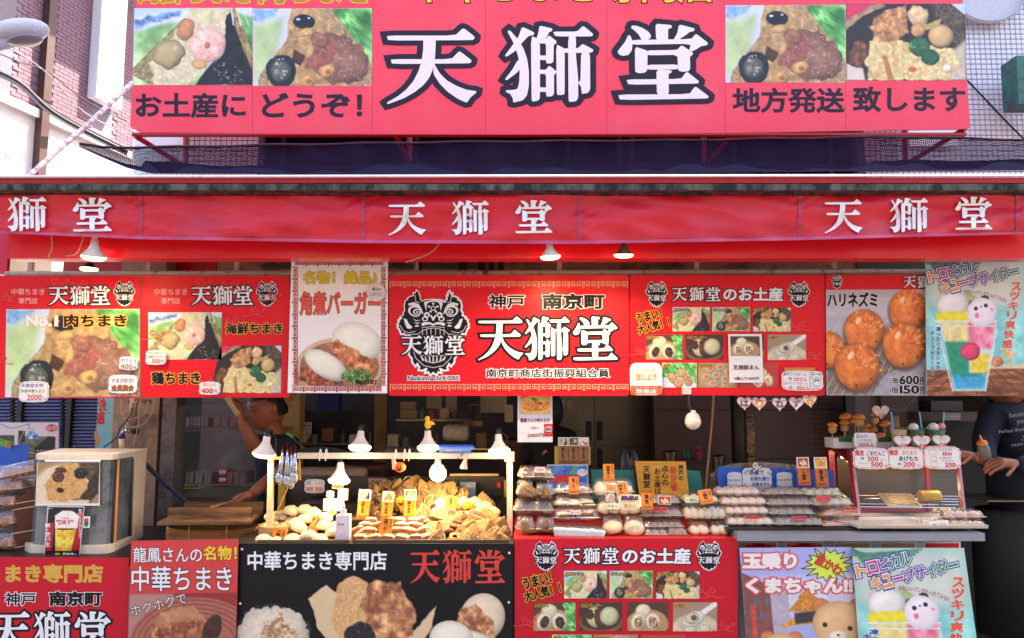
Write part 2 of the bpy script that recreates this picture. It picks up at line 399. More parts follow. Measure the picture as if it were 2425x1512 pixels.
def heart(cx, cy, w, h, n=40):
 out = []
 for k in range(n):
  t = 2 * math.pi * k / n
  x = 16 * math.sin(t) ** 3 / 16; y = -(13 * math.cos(t) - 5 * math.cos(2 * t) - 2 * math.cos(3 * t) - math.cos(4 * t)) / 16
  out.append((cx + x * w / 2, cy + (y - 0.12) * h / 2 * 1.05))
 return out
def photo(fr, parent, quad, img, w=W0, name='photo', mat=None, mask=None):
 """img: (H,W,3) srgb; quad: four uv corners (tl,tr,br,bl)"""
 H, Wd, _ = img.shape; a, b, c, d = [np.array(q, float) for q in quad]
 tu = np.linspace(0, 1, Wd)[None, :, None]; tv = np.linspace(0, 1, H)[:, None, None]
 uv = (a * (1 - tu) + b * tu) * (1 - tv) + (d * (1 - tu) + c * tu) * tv
 V = fr(uv[..., 0].ravel(), uv[..., 1].ravel(), w)
 i = np.arange((H - 1) * (Wd - 1)); r = i // (Wd - 1); q = i % (Wd - 1); k = r * Wd + q
 Fc = np.stack([k, k + Wd, k + Wd + 1, k + 1], -1)
 if mask is not None:
  m = mask.ravel() > 0.5; keep = m[Fc].any(1); Fc = Fc[keep]
  used = np.unique(Fc); remap = -np.ones(H * Wd, int); remap[used] = np.arange(len(used)); Fc = remap[Fc]; V = V[used]; colr = s2l(np.clip(img.reshape(-1, 3)[used], 0, 1))
 else: colr = s2l(np.clip(img.reshape(-1, 3), 0, 1))
 return mk(name, V, Fc, mat or vcol(), parent, col=colr)
def pq(x0, y0, x1, y1): return ((x0, y0), (x1, y0), (x1, y1), (x0, y1))
# ---------------------------------------------------------------- printed food pictures, painted by rule
def _vn(x, y, seed):
 rs = np.random.RandomState(seed); n = 64; g = rs.rand(n, n)
 xi = np.floor(x).astype(int); yi = np.floor(y).astype(int); fx = x - xi; fy = y - yi
 fx = fx * fx * (3 - 2 * fx); fy = fy * fy * (3 - 2 * fy)
 a = g[yi % n, xi % n]; b = g[yi % n, (xi + 1) % n]; c = g[(yi + 1) % n, xi % n]; d = g[(yi + 1) % n, (xi + 1) % n]
 return (a * (1 - fx) + b * fx) * (1 - fy) + (c * (1 - fx) + d * fx) * fy
class Cv:
 def __init__(s, W, H, bgc=(1, 1, 1), seed=0):
  s.W, s.H = int(W), int(H); s.seed = seed; s.ar = H / W
  x = np.linspace(0, 100, s.W); y = np.linspace(0, 100 * s.ar, s.H); s.X, s.Y = np.meshgrid(x, y)
  s.I = np.ones((s.H, s.W, 3)) * np.array(bgc, float); s.k = 0
 def noise(s, sc_=10, oct=3, sx=1, sy=1, ang=0):
  s.k += 1; out = 0; amp = 1; tot = 0; ca, sa = math.cos(R(ang)), math.sin(R(ang))
  X = s.X * ca + s.Y * sa; Y = -s.X * sa + s.Y * ca
  for o in range(oct):
   out = out + amp * _vn(X / sc_ * sx * 2 ** o + 7.3 * o + 20, Y / sc_ * sy * 2 ** o + 3.1 * o + 20, s.seed * 97 + s.k * 13 + o); tot += amp; amp *= 0.55
  return out / tot * 2 - 1
 def put(s, m, c, var=0.1, ns=4, oct=3, c2=None, sx=1, sy=1, ang=0):
  n = s.noise(ns, oct, sx, sy, ang)[..., None]; col = np.array(c, float)
  if c2 is not None: col = col * (0.5 - 0.5 * np.clip(n * 1.6, -1, 1)) + np.array(c2, float) * (0.5 + 0.5 * np.clip(n * 1.6, -1, 1))
  col = col * (1 + var * n * 1.6); m = m[..., None] if m.ndim == 2 else m
  s.I = s.I * (1 - m) + col * m; return s
 def poly(s, pts, soft=1.0, wob=0.0, wsc=6):
  X, Y = s.X, s.Y
  if wob: X = X + wob * s.noise(wsc, 2); Y = Y + wob * s.noise(wsc, 2)
  d = np.full(X.shape, 1e9); ins = np.zeros(X.shape, bool); n = len(pts)
  for i in range(n):
   (ax, ay), (bx, by) = pts[i], pts[(i + 1) % n]; ex, ey = bx - ax, by - ay
   t = np.clip(((X - ax) * ex + (Y - ay) * ey) / (ex * ex + ey * ey + 1e-9), 0, 1)
   d = np.minimum(d, np.hypot(X - ax - t * ex, Y - ay - t * ey))
   c = ((ay > Y) != (by > Y)) & (X < (bx - ax) * (Y - ay) / (by - ay + 1e-12) + ax); ins ^= c
  s.sd = np.where(ins, d, -d); return np.clip(s.sd / soft + 0.5, 0, 1)
 def ell(s, cx, cy, rx, ry, ang=0, soft=1.0, wob=0.0, wsc=6):
  X, Y = s.X, s.Y
  if wob: X = X + wob * s.noise(wsc, 2); Y = Y + wob * s.noise(wsc, 2)
  ca, sa = math.cos(R(ang)), math.sin(R(ang)); u = ((X - cx) * ca + (Y - cy) * sa) / rx; v = (-(X - cx) * sa + (Y - cy) * ca) / ry
  q = np.hypot(u, v); s.q = q; s.u = (X - cx) / rx; s.v = (Y - cy) / ry; return np.clip((1 - q) * min(rx, ry) / soft + 0.5, 0, 1)
 def ball(s, cx, cy, rx, ry, c, ang=0, var=0.06, wob=0.0, hi=0.25, lo=0.4, ns=3, soft=1.0, c2=None, edge=None, lx=-0.5, ly=-0.6):
  m = s.ell(cx, cy, rx, ry, ang, soft, wob); q = np.clip(s.q, 0, 1); l = -(s.u * -lx + s.v * -ly)
  s.put(m, c, var, ns, 3, c2); f = 1 + hi * np.clip(l, 0, 1) * (1 - q ** 2) - lo * np.clip(-l * 0.9, 0, 1) * q ** 2 - lo * 0.5 * q ** 6
  s.I = s.I * (1 - m[..., None]) + s.I * f[..., None] * m[..., None]
  if edge is not None:
   e = m * np.clip((q - 0.82) * 8, 0, 1); s.put(e, edge, 0.1, 2)
  return m
 def gloss(s, m, amt=0.5, ns=2.5, th=0.35):
  n = s.noise(ns, 3); g = np.clip((n - th) * 6, 0, 1) * m * amt; s.I = s.I * (1 - g[..., None]) + g[..., None]; return s
 def grains(s, m, c, size=2.0, dens=260, seed=1, dark=0.75):
  rs = np.random.RandomState(seed); ys, xs = np.where(m > 0.6)
  if len(ys) == 0: return s
  for i in range(dens):
   k = rs.randint(len(ys)); x = s.X[ys[k], xs[k]]; y = s.Y[ys[k], xs[k]]; a = rs.rand() * 180; f = 0.92 + 0.14 * rs.rand()
   s._dab(x, y + size * 0.25, size * 1.1, size * 0.6, a, np.array(c) * (.5 + dark / 2), m); s._dab(x, y, size, size * 0.5, a, np.clip(np.array(c) * f, 0, 1), m)
  return s
 def _dab(s, cx, cy, rx, ry, ang, c, mm=None):
  px = s.W / 100.0; r = max(rx, ry) + 1; x0 = max(int((cx - r) * px), 0); x1 = min(int((cx + r) * px) + 2, s.W); y0 = max(int((cy - r) * px), 0); y1 = min(int((cy + r) * px) + 2, s.H)
  if x1 <= x0 or y1 <= y0: return
  X = s.X[y0:y1, x0:x1]; Y = s.Y[y0:y1, x0:x1]; ca, sa = math.cos(R(ang)), math.sin(R(ang))
  q = np.hypot(((X - cx) * ca + (Y - cy) * sa) / rx, (-(X - cx) * sa + (Y - cy) * ca) / ry); m = np.clip((1 - q) * min(rx, ry) * px + 0.5, 0, 1)
  if mm is not None: m = m * mm[y0:y1, x0:x1]
  s.I[y0:y1, x0:x1] = s.I[y0:y1, x0:x1] * (1 - m[..., None]) + np.array(c) * m[..., None]
 def line(s, pts, w, c, var=0.1, soft=0.7):
  d = np.full(s.X.shape, 1e9)
  for (ax, ay), (bx, by) in zip(pts[:-1], pts[1:]):
   ex, ey = bx - ax, by - ay; t = np.clip(((s.X - ax) * ex + (s.Y - ay) * ey) / (ex * ex + ey * ey + 1e-9), 0, 1); d = np.minimum(d, np.hypot(s.X - ax - t * ex, s.Y - ay - t * ey))
  return s.put(np.clip((w / 2 - d) / soft + 0.5, 0, 1), c, var)
 def lettuce(s, m):
  s.put(m, (0.25, 0.62, 0.28), 0.25, 14, 3, (0.55, 0.85, 0.5), ang=35, sy=2.2)
  n = s.noise(9, 3, 1, 3, 50); s.put(m * np.clip((n - 0.2) * 4, 0, 1) * 0.5, (0.12, 0.42, 0.18)); return s
def pic_seafood(W, H):
 c = Cv(W, H, (0.75, 0.85, 0.92), 11); h = 100 * c.ar
 c.put(c.poly([(0, 8), (25, 3), (60, 0), (100, 0), (100, 14), (50, 12), (20, 14), (0, 20)], 3), (0.86, 0.91, 0.96), 0.03); c.put(c.poly([(0, 10), (20, 5), (40, 3), (38, 7), (15, 12), (0, 18)], 2, 2), (0.45, 0.6, 0.8), 0.3)
 c.put(c.poly([(0, 20), (30, 12), (60, 12), (60, 70), (0, 70)], 4), (0.55, 0.8, 0.45), 0.18, 16, 3, (0.8, 0.92, 0.72)); c.lettuce(c.poly([(74, 0), (100, 8), (100, 70), (85, 60)], 3))
 c.put(c.poly([(50, 10), (42, 8), (0, 50), (0, 57), (20, 66), (24, 60)], 1, 1), (0.56, 0.50, 0.34), 0.16, 3, 3, (0.68, 0.62, 0.44), ang=-40, sy=3)
 rice = c.poly([(48, 0), (80, 0), (82, 12), (76, 34), (60, 52), (46, h), (18, h), (15, 46), (24, 34), (36, 20)], 1.5, 2); c.put(rice, (0.86, 0.83, 0.66), 0.1, 5); c.grains(rice, (0.90, 0.88, 0.72), 1.8, 160, 3, 0.88)
 n = c.poly([(78, 6), (84, 2), (100, 40), (100, h), (52, h), (64, 48), (76, 34)], 1, 1); c.put(n, (0.12, 0.10, 0.13), 0.4, 6); c.gloss(n * c.ell(80, 54, 14, 8, 30, 6), 0.6, 2, 0.3)
 c.put(c.poly([(80, 0), (86, 0), (100, 36), (100, 52), (92, 34)], 1, 1), (0.60, 0.54, 0.34), 0.3, 3)
 for a in (0, 4, 8): c.line([(82 + a, 0), (84 + a * 1.6, 14)], 1.4, (0.85, 0.85, 0.82))
 c.ball(44, 18, 7, 9, (0.85, 0.66, 0.46), 20, 0.15, 1.5, c2=(0.8, 0.5, 0.32)); c.ball(30, 38, 13, 12, (0.84, 0.79, 0.58), -15, 0.12, 2, c2=(0.65, 0.58, 0.38), lo=0.5); c.gloss(c.ell(28, 33, 9, 6), 0.35)
 m = c.ball(62, 31, 15.5, 14.5, (0.96, 0.74, 0.66), 0, 0.05, 1, c2=(0.98, 0.86, 0.80), lo=0.25); c.ball(62, 31, 2.2, 2.8, (0.80, 0.48, 0.33));
 for k in range(5): c.line([(62 + 5 * math.cos(k * 1.25), 31 + 5 * math.sin(k * 1.25)), (62 + 13 * math.cos(k * 1.25), 31 + 13 * math.sin(k * 1.25))], 0.8, (0.93, 0.66, 0.58))
 c.gloss(m, 0.35, 3, 0.4); c.ball(55, 47, 6, 4, (0.88, 0.72, 0.45), wob=1); return c.I
def pic_meat(W, H, crop=1):
 c = Cv(W, H, (0.82, 0.88, 0.93), 5); h = 100 * c.ar
 c.put(c.poly([(0, 0), (22, 0), (12, 10), (0, 12)], 3, 3), (0.5, 0.68, 0.85), 0.2); c.put(c.poly([(0, 14), (26, 8), (20, 40), (0, 60)], 8), (0.74, 0.86, 0.62), 0.1, 12)
 c.lettuce(c.poly([(60, 0), (100, 0), (100, h), (96, 60)], 2))
 c.put(c.poly([(58, 0), (66, 0), (100, 46), (100, h), (4, h), (6, 55), (28, 26), (32, 0)], 1.2, 1), (0.62, 0.54, 0.38), 0.13, 3, 3, (0.72, 0.64, 0.46), ang=50, sy=3)
 rice = c.poly([(33, 0), (57, 0), (70, 20), (98, 52), (90, h), (14, h), (12, 58), (28, 32)], 1.5, 2); c.put(rice, (0.68, 0.55, 0.36), 0.14, 4, 3, (0.78, 0.66, 0.45)); c.grains(rice, (0.74, 0.62, 0.42), 1.7, 110, 2, 0.9)
 m = c.ball(72, 42, 26, 20, (0.54, 0.38, 0.30), 25, 0.08, 3, 0.25, 0.3, 7, c2=(0.62, 0.47, 0.38)); c.put(c.poly([(46, 40), (62, 26), (72, 34), (60, 52), (44, 50)], 2, 2), (0.60, 0.36, 0.30), 0.15); c.gloss(m, 0.3, 1.8, 0.3)
 c.ball(56, 26, 8, 6, (0.62, 0.42, 0.34), 30, 0.15, 1); m = c.ball(43, 11, 9, 6, (0.07, 0.09, 0.13), 5, 0.2, 0.5, 0.8); c._dab(38, 9, 1.8, 0.9, 0, (0.85, 0.9, 1)); c._dab(47, 8, 1.2, 0.8, 0, (0.8, 0.85, 0.95))
 c.ball(44, 20, 8, 4, (0.85, 0.70, 0.45), -10, 0.1, 1.5); c.ball(48, 36, 3, 6, (0.80, 0.66, 0.42), 30, 0.1, 0.6); c.put(c.poly([(34, 34), (44, 40), (40, 48), (33, 44)], 1, 1), (0.3, 0.17, 0.1), 0.3)
 m = c.ball(24, 52, 12.5, 13.5, (0.13, 0.17, 0.19), 10, 0.3, 1.2); c.ball(23, 52, 8.5, 9, (0.42, 0.44, 0.38), 0, 0.2, 1, c2=(0.30, 0.33, 0.30)); c.gloss(c.ell(24, 50, 8, 9), 0.6, 2, 0.3); c.ball(20, 53, 2.6, 3, (0.55, 0.56, 0.52))
 for x, y in ((62, 52), (46, 60)): c.ball(x, y, 6.5, 5.5, (0.84, 0.68, 0.42), 0, 0.1, 1.2); c.ball(x + 1, y + 0.5, 2.2, 1.8, (0.66, 0.47, 0.28))
 return c.I
def pic_chicken(W, H):
 c = Cv(W, H, (0.16, 0.13, 0.12), 8); h = 100 * c.ar
 c.put(c.poly([(0, 0), (26, 0), (0, 16)], 1.5), (0.85, 0.2, 0.35), 0.05); c.put(c.poly([(0, 14), (20, 2), (30, 0), (34, 2), (14, 10), (0, 22)], 1, 1), (0.64, 0.56, 0.42), 0.2)
 c.put(c.poly([(70, 0), (100, 0), (100, 50), (80, 20)], 3, 3), (0.34, 0.28, 0.22), 0.4, 2); c.put(c.poly([(88, 0), (100, 0), (100, 10)], 1), (0.75, 0.85, 0.9), 0.03); c.put(c.poly([(88, 40), (100, 30), (100, h), (78, h)], 3), (0.78, 0.74, 0.64), 0.1); c.put(c.poly([(0, 50), (14, 54), (16, h), (0, h)], 2), (0.88, 0.84, 0.78), 0.05)
 rice = c.poly([(20, 32), (40, 30), (58, 34), (90, 38), (94, 50), (84, h), (18, h), (16, 48)], 1.5, 2); c.put(rice, (0.84, 0.74, 0.48), 0.1); c.grains(rice, (0.93, 0.86, 0.62), 2.4, 170, 6, 0.82)
 m = c.poly([(30, 8), (50, 0), (52, 24), (40, 32), (22, 30), (20, 18)], 1.5, 2.5); c.put(m, (0.68, 0.46, 0.26), 0.22, 5, 3, (0.84, 0.63, 0.42)); c.gloss(m, 0.3, 2.2, 0.3)
 c.ball(60, 10, 9, 8, (0.92, 0.78, 0.58), 20, 0.1, 2); c.ball(60, 22, 6, 6, (0.84, 0.64, 0.42), 0, 0.1, 1); c.put(c.poly([(64, 18), (80, 12), (78, 18), (66, 23)], 1, 1), (0.72, 0.66, 0.38), 0.1)
 c.ball(79, 27, 10.5, 9.5, (0.84, 0.70, 0.48), 10, 0.03, 0, 0.3, 0.4); m = c.ball(61, 36, 8.5, 8, (0.16, 0.42, 0.26), 0, 0.15, 0.6); c.gloss(m, 0.4, 3, 0.35); m = c.ball(70, 45, 7.5, 6.5, (0.13, 0.36, 0.22), 0, 0.15, 0.6); c.gloss(m, 0.3, 3, 0.35)
 c.ball(10, 42, 7, 12, (0.40, 0.24, 0.17), 20, 0.2, 2, c2=(0.58, 0.38, 0.24)); c.put(c.poly([(30, 44), (34, 44), (40, h), (35, h)], 1), (0.72, 0.50, 0.30), 0.1); c.ball(55, 55, 3, 2, (0.9, 0.35, 0.2)); c.ball(84, 54, 4, 3.5, (0.95, 0.9, 0.82)); return c.I
def pic_cut_buns(W, H, fill=(0.13, 0.09, 0.08), leaf=True, back=(0.35, 0.22, 0.16)):
 c = Cv(W, H, back, 21); c.put(c.ell(48, 50, 52, 34, 0, 2), (0.72, 0.56, 0.36), 0.08)
 if leaf: c.lettuce(c.poly([(68, 2), (100, 0), (100, 70), (70, 66), (80, 30)], 2, 4))
 c.ball(38, 20, 19, 16, (0.90, 0.85, 0.70));
 for x, a in ((26, 25), (62, -20)):
  c.ball(x, 44, 18, 21, (0.91, 0.87, 0.74), a, 0.04, 0.8); m = c.ball(x + 1, 46, 11, 14, fill, a, 0.4, 2, 0.1, 0.1, 2, c2=tuple(np.array(fill) * 2.6)); c.gloss(m, 0.2, 1.5, 0.4)
 return c.I
def pic_clam_bun(W, H, back=(0.26, 0.17, 0.16)):
 c = Cv(W, H, back, 23); c.put(c.ell(50, 46, 50, 26, 0, 2), (0.5, 0.36, 0.22), 0.1); c.put(c.ell(50, 42, 46, 22, 0, 2), (0.26, 0.17, 0.12), 0.2)
 c.ball(36, 34, 19, 24, (0.78, 0.76, 0.58), -14); m = c.ball(46, 36, 11, 22, (0.24, 0.12, 0.09), -12, 0.3, 1.5, c2=(0.4, 0.22, 0.14)); c.gloss(m, 0.25, 2, 0.3); c.ball(70, 32, 22, 22, (0.80, 0.79, 0.62), 10, 0.03, 0, 0.3, 0.5); c.ball(24, 28, 10, 12, (0.3, 0.17, 0.12), 0, 0.3, 2); return c.I
def pic_pork_bun(W, H):
 return pic_cut_buns(W, H, (0.36, 0.28, 0.22), False, (0.30, 0.20, 0.17))
def pic_soup(W, H):
 c = Cv(W, H, (0.64, 0.54, 0.44), 31); c.put(c.ell(50, 60, 54, 34, 0, 3), (0.82, 0.74, 0.62), 0.1, 8); c.ball(40, 62, 14, 9, (0.85, 0.8, 0.7)); c.ball(72, 60, 14, 9, (0.86, 0.8, 0.7))
 c.put(c.poly([(100, 0), (92, 0), (56, 24), (60, 36), (100, 8)], 1), (0.93, 0.91, 0.87), 0.03); c.ball(46, 38, 26, 16, (0.93, 0.91, 0.86), -25, 0.03); m = c.ball(44, 36, 18, 13, (0.83, 0.78, 0.66), -20, 0.1, 1.5); c.ball(47, 35, 7, 6, (0.42, 0.33, 0.25), 0, 0.3, 1.5); c.gloss(m, 0.4); return c.I
def pic_shumai(W, H, top=(0.92, 0.45, 0.22), seed=3):
 c = Cv(W, H, (0.62, 0.55, 0.40), seed); c.put(c.ell(50, 34, 50, 38, 0, 2), (0.72, 0.6, 0.42), 0.1, 5)
 for x, y in ((30, 16), (56, 12), (78, 24), (20, 38), (46, 34), (70, 44), (38, 56), (88, 50)):
  c.ball(x, y, 14, 12, (0.83, 0.78, 0.68), 0, 0.12, 2.5, c2=(0.66, 0.58, 0.46)); c.ball(x, y - 2, 5.5, 4.5, top, 0, 0.15, 1)
 return c.I
def pic_lumps(W, H, bgc=(0.8, 0.85, 0.9), body=(0.62, 0.5, 0.36), leaf=True, seed=4):
 c = Cv(W, H, bgc, seed)
 if leaf: c.lettuce(c.poly([(0, 0), (100, 0), (100, 60), (70, 20), (0, 40)], 3, 5))
 for x, y in ((30, 40), (58, 28), (74, 46), (46, 52)):
  c.ball(x, y, 17, 13, body, x, 0.2, 3, c2=tuple(np.array(body) * 1.35), ns=3)
 return c.I
def pic_dumplings(W, H): return pic_lumps(W, H, (0.75, 0.25, 0.2), (0.85, 0.7, 0.55), False, 9)
def pic_fried(W, H):
 c = Cv(W, H, (0.92, 0.66, 0.25), 41); c.put(c.poly([(0, 0), (50, 0), (0, 22)], 2, 1), (0.85, 0.42, 0.2), 0.1); c.put(c.ell(50, 40, 60, 30, 0, 3), (0.93, 0.75, 0.4), 0.06)
 m = c.poly([(8, 52), (16, 22), (24, 34), (52, 20), (78, 36), (98, 16), (94, 52), (60, 60), (26, 62)], 1.5, 1.5); c.put(m, (0.85, 0.48, 0.18), 0.14, 5, 3, (0.93, 0.62, 0.3)); c.gloss(m, 0.2); c.ball(46, 20, 10, 5, (0.4, 0.5, 0.3), 10, 0.2, 1); c.put(c.ell(66, 34, 6, 3, 20), (0.25, 0.16, 0.1), 0.2); return c.I
def pic_burger(W, H):
 c = Cv(W, H, (0.97, 0.93, 0.90), 15); h = 100 * c.ar
 c.put(c.poly([(0, 92), (20, 104), (60, 112), (100, 100), (100, h), (0, h)], 3), (0.90, 0.82, 0.76), 0.05, 10)
 c.ball(52, 70, 52, 42, (0.80, 0.60, 0.44), 0, 0.06, 0, 0.1, 0.25); c.put(c.ell(52, 60, 50, 33, 0, 1), (0.88, 0.74, 0.58), 0.05); c.put(c.ell(52, 62, 46, 30, 0, 1.5), (0.62, 0.42, 0.32), 0.12)
 for k in range(3): c.line([(4, 84 + k * 7), (25, 98 + k * 6), (55, 103 + k * 5), (84, 96 + k * 6), (99, 84 + k * 7)], 1.0, (0.62, 0.44, 0.32))
 m = c.ball(30, 76, 26, 14, (0.50, 0.20, 0.12), 20, 0.25, 3, c2=(0.72, 0.40, 0.28)); c.gloss(m, 0.3)
 c.ball(72, 32, 30, 22, (0.97, 0.94, 0.86), 20, 0.02, 0, 0.1, 0.25); m = c.poly([(38, 36), (50, 30), (94, 56), (96, 66), (84, 70), (44, 54)], 2, 2); c.put(m, (0.66, 0.30, 0.16), 0.2, 6, 3, (0.84, 0.56, 0.38)); c.gloss(m, 0.35)
 c.ball(36, 60, 28, 14, (0.96, 0.92, 0.83), 32, 0.02, 0, 0.1, 0.3); m = c.poly([(60, 66), (80, 62), (92, 70), (80, 82), (64, 80), (54, 74)], 1.5, 4, 3); c.put(m, (0.18, 0.30, 0.12), 0.5, 1.5, 2, (0.45, 0.58, 0.28)); return c.I
def pic_hedgehog(W, H):
 c = Cv(W, H, (0.72, 0.70, 0.72), 17); h = 100 * c.ar
 c.put(c.poly([(0, 60), (100, 20), (100, h), (0, h)], 6), (0.50, 0.42, 0.38), 0.2, 3, 3, ang=55, sy=3)
 for k in range(14): c.line([(20 + k * 8, 20), (-30 + k * 9, h)], 0.7, (0.80, 0.74, 0.66)); c.line([(k * 10 - 20, h * 0.4), (k * 10 + 30, h)], 0.5, (0.3, 0.24, 0.2))
 for k in range(16): c.line([(0, 10 + k), (100, 6 + k * 1.4)], 0.3, (0.85, 0.84, 0.86))
 c.put(c.poly([(45, h), (60, 84), (100, 66), (100, h)], 1.5, 1), (0.62, 0.60, 0.62), 0.08)
 for x, y, r in ((82, 20, 19), (2, 60, 17), (38, 41, 20), (78, 56, 21), (31, 77, 22)):
  c.ball(x, y + 2, r * 1.05, r * 1.12, (0.35, 0.26, 0.22), 0, 0.1, 0, 0, 0, soft=4)
  rs = np.random.RandomState(int(x + y))
  c.ball(x, y, r, r * 1.08, (0.88, 0.42, 0.16), -15, 0.06, 0.6, 0.3, 0.4, 6, c2=(0.94, 0.54, 0.26))
  for j in range(34):
   a = -2.6 + 2.9 * rs.rand(); q = r * (0.25 + 0.8 * rs.rand()); px, py = x + q * math.cos(a), y + q * math.sin(a); ca = a + 0.3 * rs.randn(); L = r * 0.22
   tip = (px + L * math.cos(ca), py + L * math.sin(ca)); nx, ny = -math.sin(ca) * r * 0.06, math.cos(ca) * r * 0.06
   c.put(c.poly([(px + nx, py + ny), tip, (px - nx, py - ny)], 0.6), (0.80, 0.36, 0.12) if j % 2 else (0.97, 0.66, 0.38), 0.03)
  c._dab(x - 1, y + r * 0.85, 1, 1, 0, (0.15, 0.06, 0.05)); c._dab(x + r * 0.62, y + r * 0.55, 1, 1, 0, (0.15, 0.06, 0.05)); c._dab(x - r * 0.3, y - r * 0.5, r * 0.12, r * 0.2, 30, (1, 0.82, 0.62))
 return c.I
def pic_tropical(W, H, k=1.0):
 c = Cv(W, H, (0.45, 0.78, 0.74), 19); h = 100 * c.ar; yb = h * 0.78
 c.put(c.poly([(0, 0), (100, 0), (100, h * 0.35), (0, h * 0.5)], 20), (0.80, 0.83, 0.78), 0.05, 20, 2); c.put(c.poly([(0, h * 0.35), (100, h * 0.4), (100, yb), (0, yb)], 14), (0.42, 0.78, 0.76), 0.07, 12, 3, (0.62, 0.87, 0.84))
 for j in range(14): c.line([(-4, -6 + j), (20 + j * 3.2, 30 - j * 2.2)], 1.6, (0.30, 0.52, 0.44), 0.2, 1.6)
 for j in range(9): c.line([(40, 34 + j), (58 - j * 1.5, 46 + j)], 1.2, (0.62, 0.72, 0.42), 0.2, 1.6)
 c.put(c.poly([(0, yb + 3), (30, yb + 6), (60, yb), (100, yb - 2), (100, yb + 6), (0, yb + 8)], 2), (0.86, 0.78, 0.64), 0.05)
 m = c.poly([(0, yb + 5), (100, yb + 3), (100, h + 3), (0, h + 3)], 1.5); c.put(m, (0.47, 0.25, 0.16), 0.25, 6, 4, (0.66, 0.40, 0.26), sx=0.5, sy=3)
 for j in range(-5, 6): c.line([(50 + j * 9, yb + 5), (50 + j * 26, h + 5)], 0.8, (0.3, 0.15, 0.1))
 for j in range(5): a = j * 1.257 - 1.2; c.line([(82, h * 0.70), (82 + 8 * math.cos(a), h * 0.70 + 8 * math.sin(a))], 3, (0.92, 0.72, 0.46))
 c.ball(71, h * 0.755, 6, 5, (0.88, 0.55, 0.38), 0, 0.2, 0.6)
 t, b_ = h * 0.47, h * 0.965; L = lambda y: (y - t) / (b_ - t)
 def cup(y0, y1, f0=0.0, f1=1.0):
  xl = lambda y: 13 + 14 * L(y); xr = lambda y: 71 - 12 * L(y); return [(xl(y0) + (xr(y0) - xl(y0)) * f0, y0), (xl(y0) + (xr(y0) - xl(y0)) * f1, y0), (xl(y1) + (xr(y1) - xl(y1)) * f1, y1), (xl(y1) + (xr(y1) - xl(y1)) * f0, y1)]
 c.ball(27, h * 0.345, 17, 14, (0.93, 0.91, 0.88), 0, 0.02); c.put(c.poly([(10, h * 0.40), (44, h * 0.385), (44, t), (10, t)], 2, 1), (0.93, 0.87, 0.22), 0.05)
 c.put(c.poly(cup(t, b_), 1.2), (0.82, 0.88, 0.86), 0.06); c.put(c.poly(cup(t, h * 0.62, 0.05, 0.5), 4), (0.92, 0.85, 0.55), 0.08); c.put(c.poly(cup(t, h * 0.66, 0.5, 0.97), 4), (0.96, 0.45, 0.58), 0.12, 9, 2, (0.97, 0.62, 0.68))
 c.put(c.poly(cup(h * 0.61, h * 0.86, 0.03, 0.5), 3), (0.05, 0.56, 0.42), 0.1); c.put(c.poly(cup(h * 0.70, h * 0.86, 0.55, 0.97), 4), (0.93, 0.80, 0.25), 0.08); c.put(c.poly(cup(h * 0.84, b_ - 2, 0.05, 0.95), 4), (0.18, 0.62, 0.78), 0.1); c.ball(44, h * 0.68, 10, 9, (0.90, 0.24, 0.40), 0, 0.05, 0.6)
 c.line([(8, t - 1), (71, t - 1)], 1.4, (0.92, 0.95, 0.93)); c.line([(10, t + 4), (70, t + 4)], 0.9, (0.95, 0.96, 0.95)); c.line([(12, t + 8), (26, b_)], 0.9, (0.93, 0.96, 0.96)); c.line([(71, t + 6), (59, b_)], 0.9, (0.93, 0.96, 0.96)); c.gloss(c.poly(cup(t, b_), 1.2), 0.3, 2, 0.4)
 x, y = 56, h * 0.40; c.ball(x - 9, y - 8, 4, 4.2, (0.10, 0.08, 0.12)); c.ball(x + 3, y - 14, 4.2, 3.2, (0.10, 0.08, 0.12)); c.ball(x, y, 15, 15, (0.95, 0.91, 0.93), 0, 0.02, 0, 0.1, 0.15)
 for dx, dy in ((-6, -4), (4, -7)): c._dab(x + dx, y + dy, 2, 2, 0, (0.1, 0.07, 0.1))
 c._dab(x - 1, y - 6, 0.9, 0.8, 0, (0.1, 0.07, 0.1)); c._dab(x - 5, y + 3, 2.2, 2.6, 0, (0.98, 0.45, 0.62)); c._dab(x + 10, y - 3, 1.8, 1.4, 30, (0.98, 0.55, 0.68)); return c.I
def pic_riceball(W, H):
 c = Cv(W, H, (0.62, 0.52, 0.40), 27); c.ball(42, 45, 52, 46, (0.82, 0.68, 0.48), 0, 0.05); c.put(c.ell(42, 46, 48, 42, 0, 1), (0.88, 0.80, 0.68), 0.04); c.put(c.poly([(60, 0), (100, 0), (100, 30), (88, 40)], 2, 2), (0.33, 0.28, 0.22), 0.3); c.put(c.poly([(100, 8), (70, 50), (56, 62), (90, 62), (100, 50)], 2, 2), (0.22, 0.17, 0.14), 0.4)
 m = c.poly([(38, 1), (64, 2), (78, 18), (82, 42), (70, 58), (46, 66), (20, 62), (12, 38), (26, 16)], 1.5, 2.5); c.put(m, (0.78, 0.58, 0.36), 0.15); c.grains(m, (0.88, 0.68, 0.42), 2, 230, 4, 0.78)
 for a in ((38, 12, 10, 4, 10), (34, 24, 10, 9, 60)): k = c.ball(*a[:4], (0.38, 0.20, 0.16), a[4], 0.25, 1.5); c.gloss(k, 0.3)
 k = c.ball(70, 18, 11, 9, (0.08, 0.08, 0.11), 20, 0.4, 1.5); c.gloss(k, 0.4, 2, 0.35); c.ball(38, 46, 6, 4, (0.08, 0.1, 0.14), 15, 0.2); return c.I
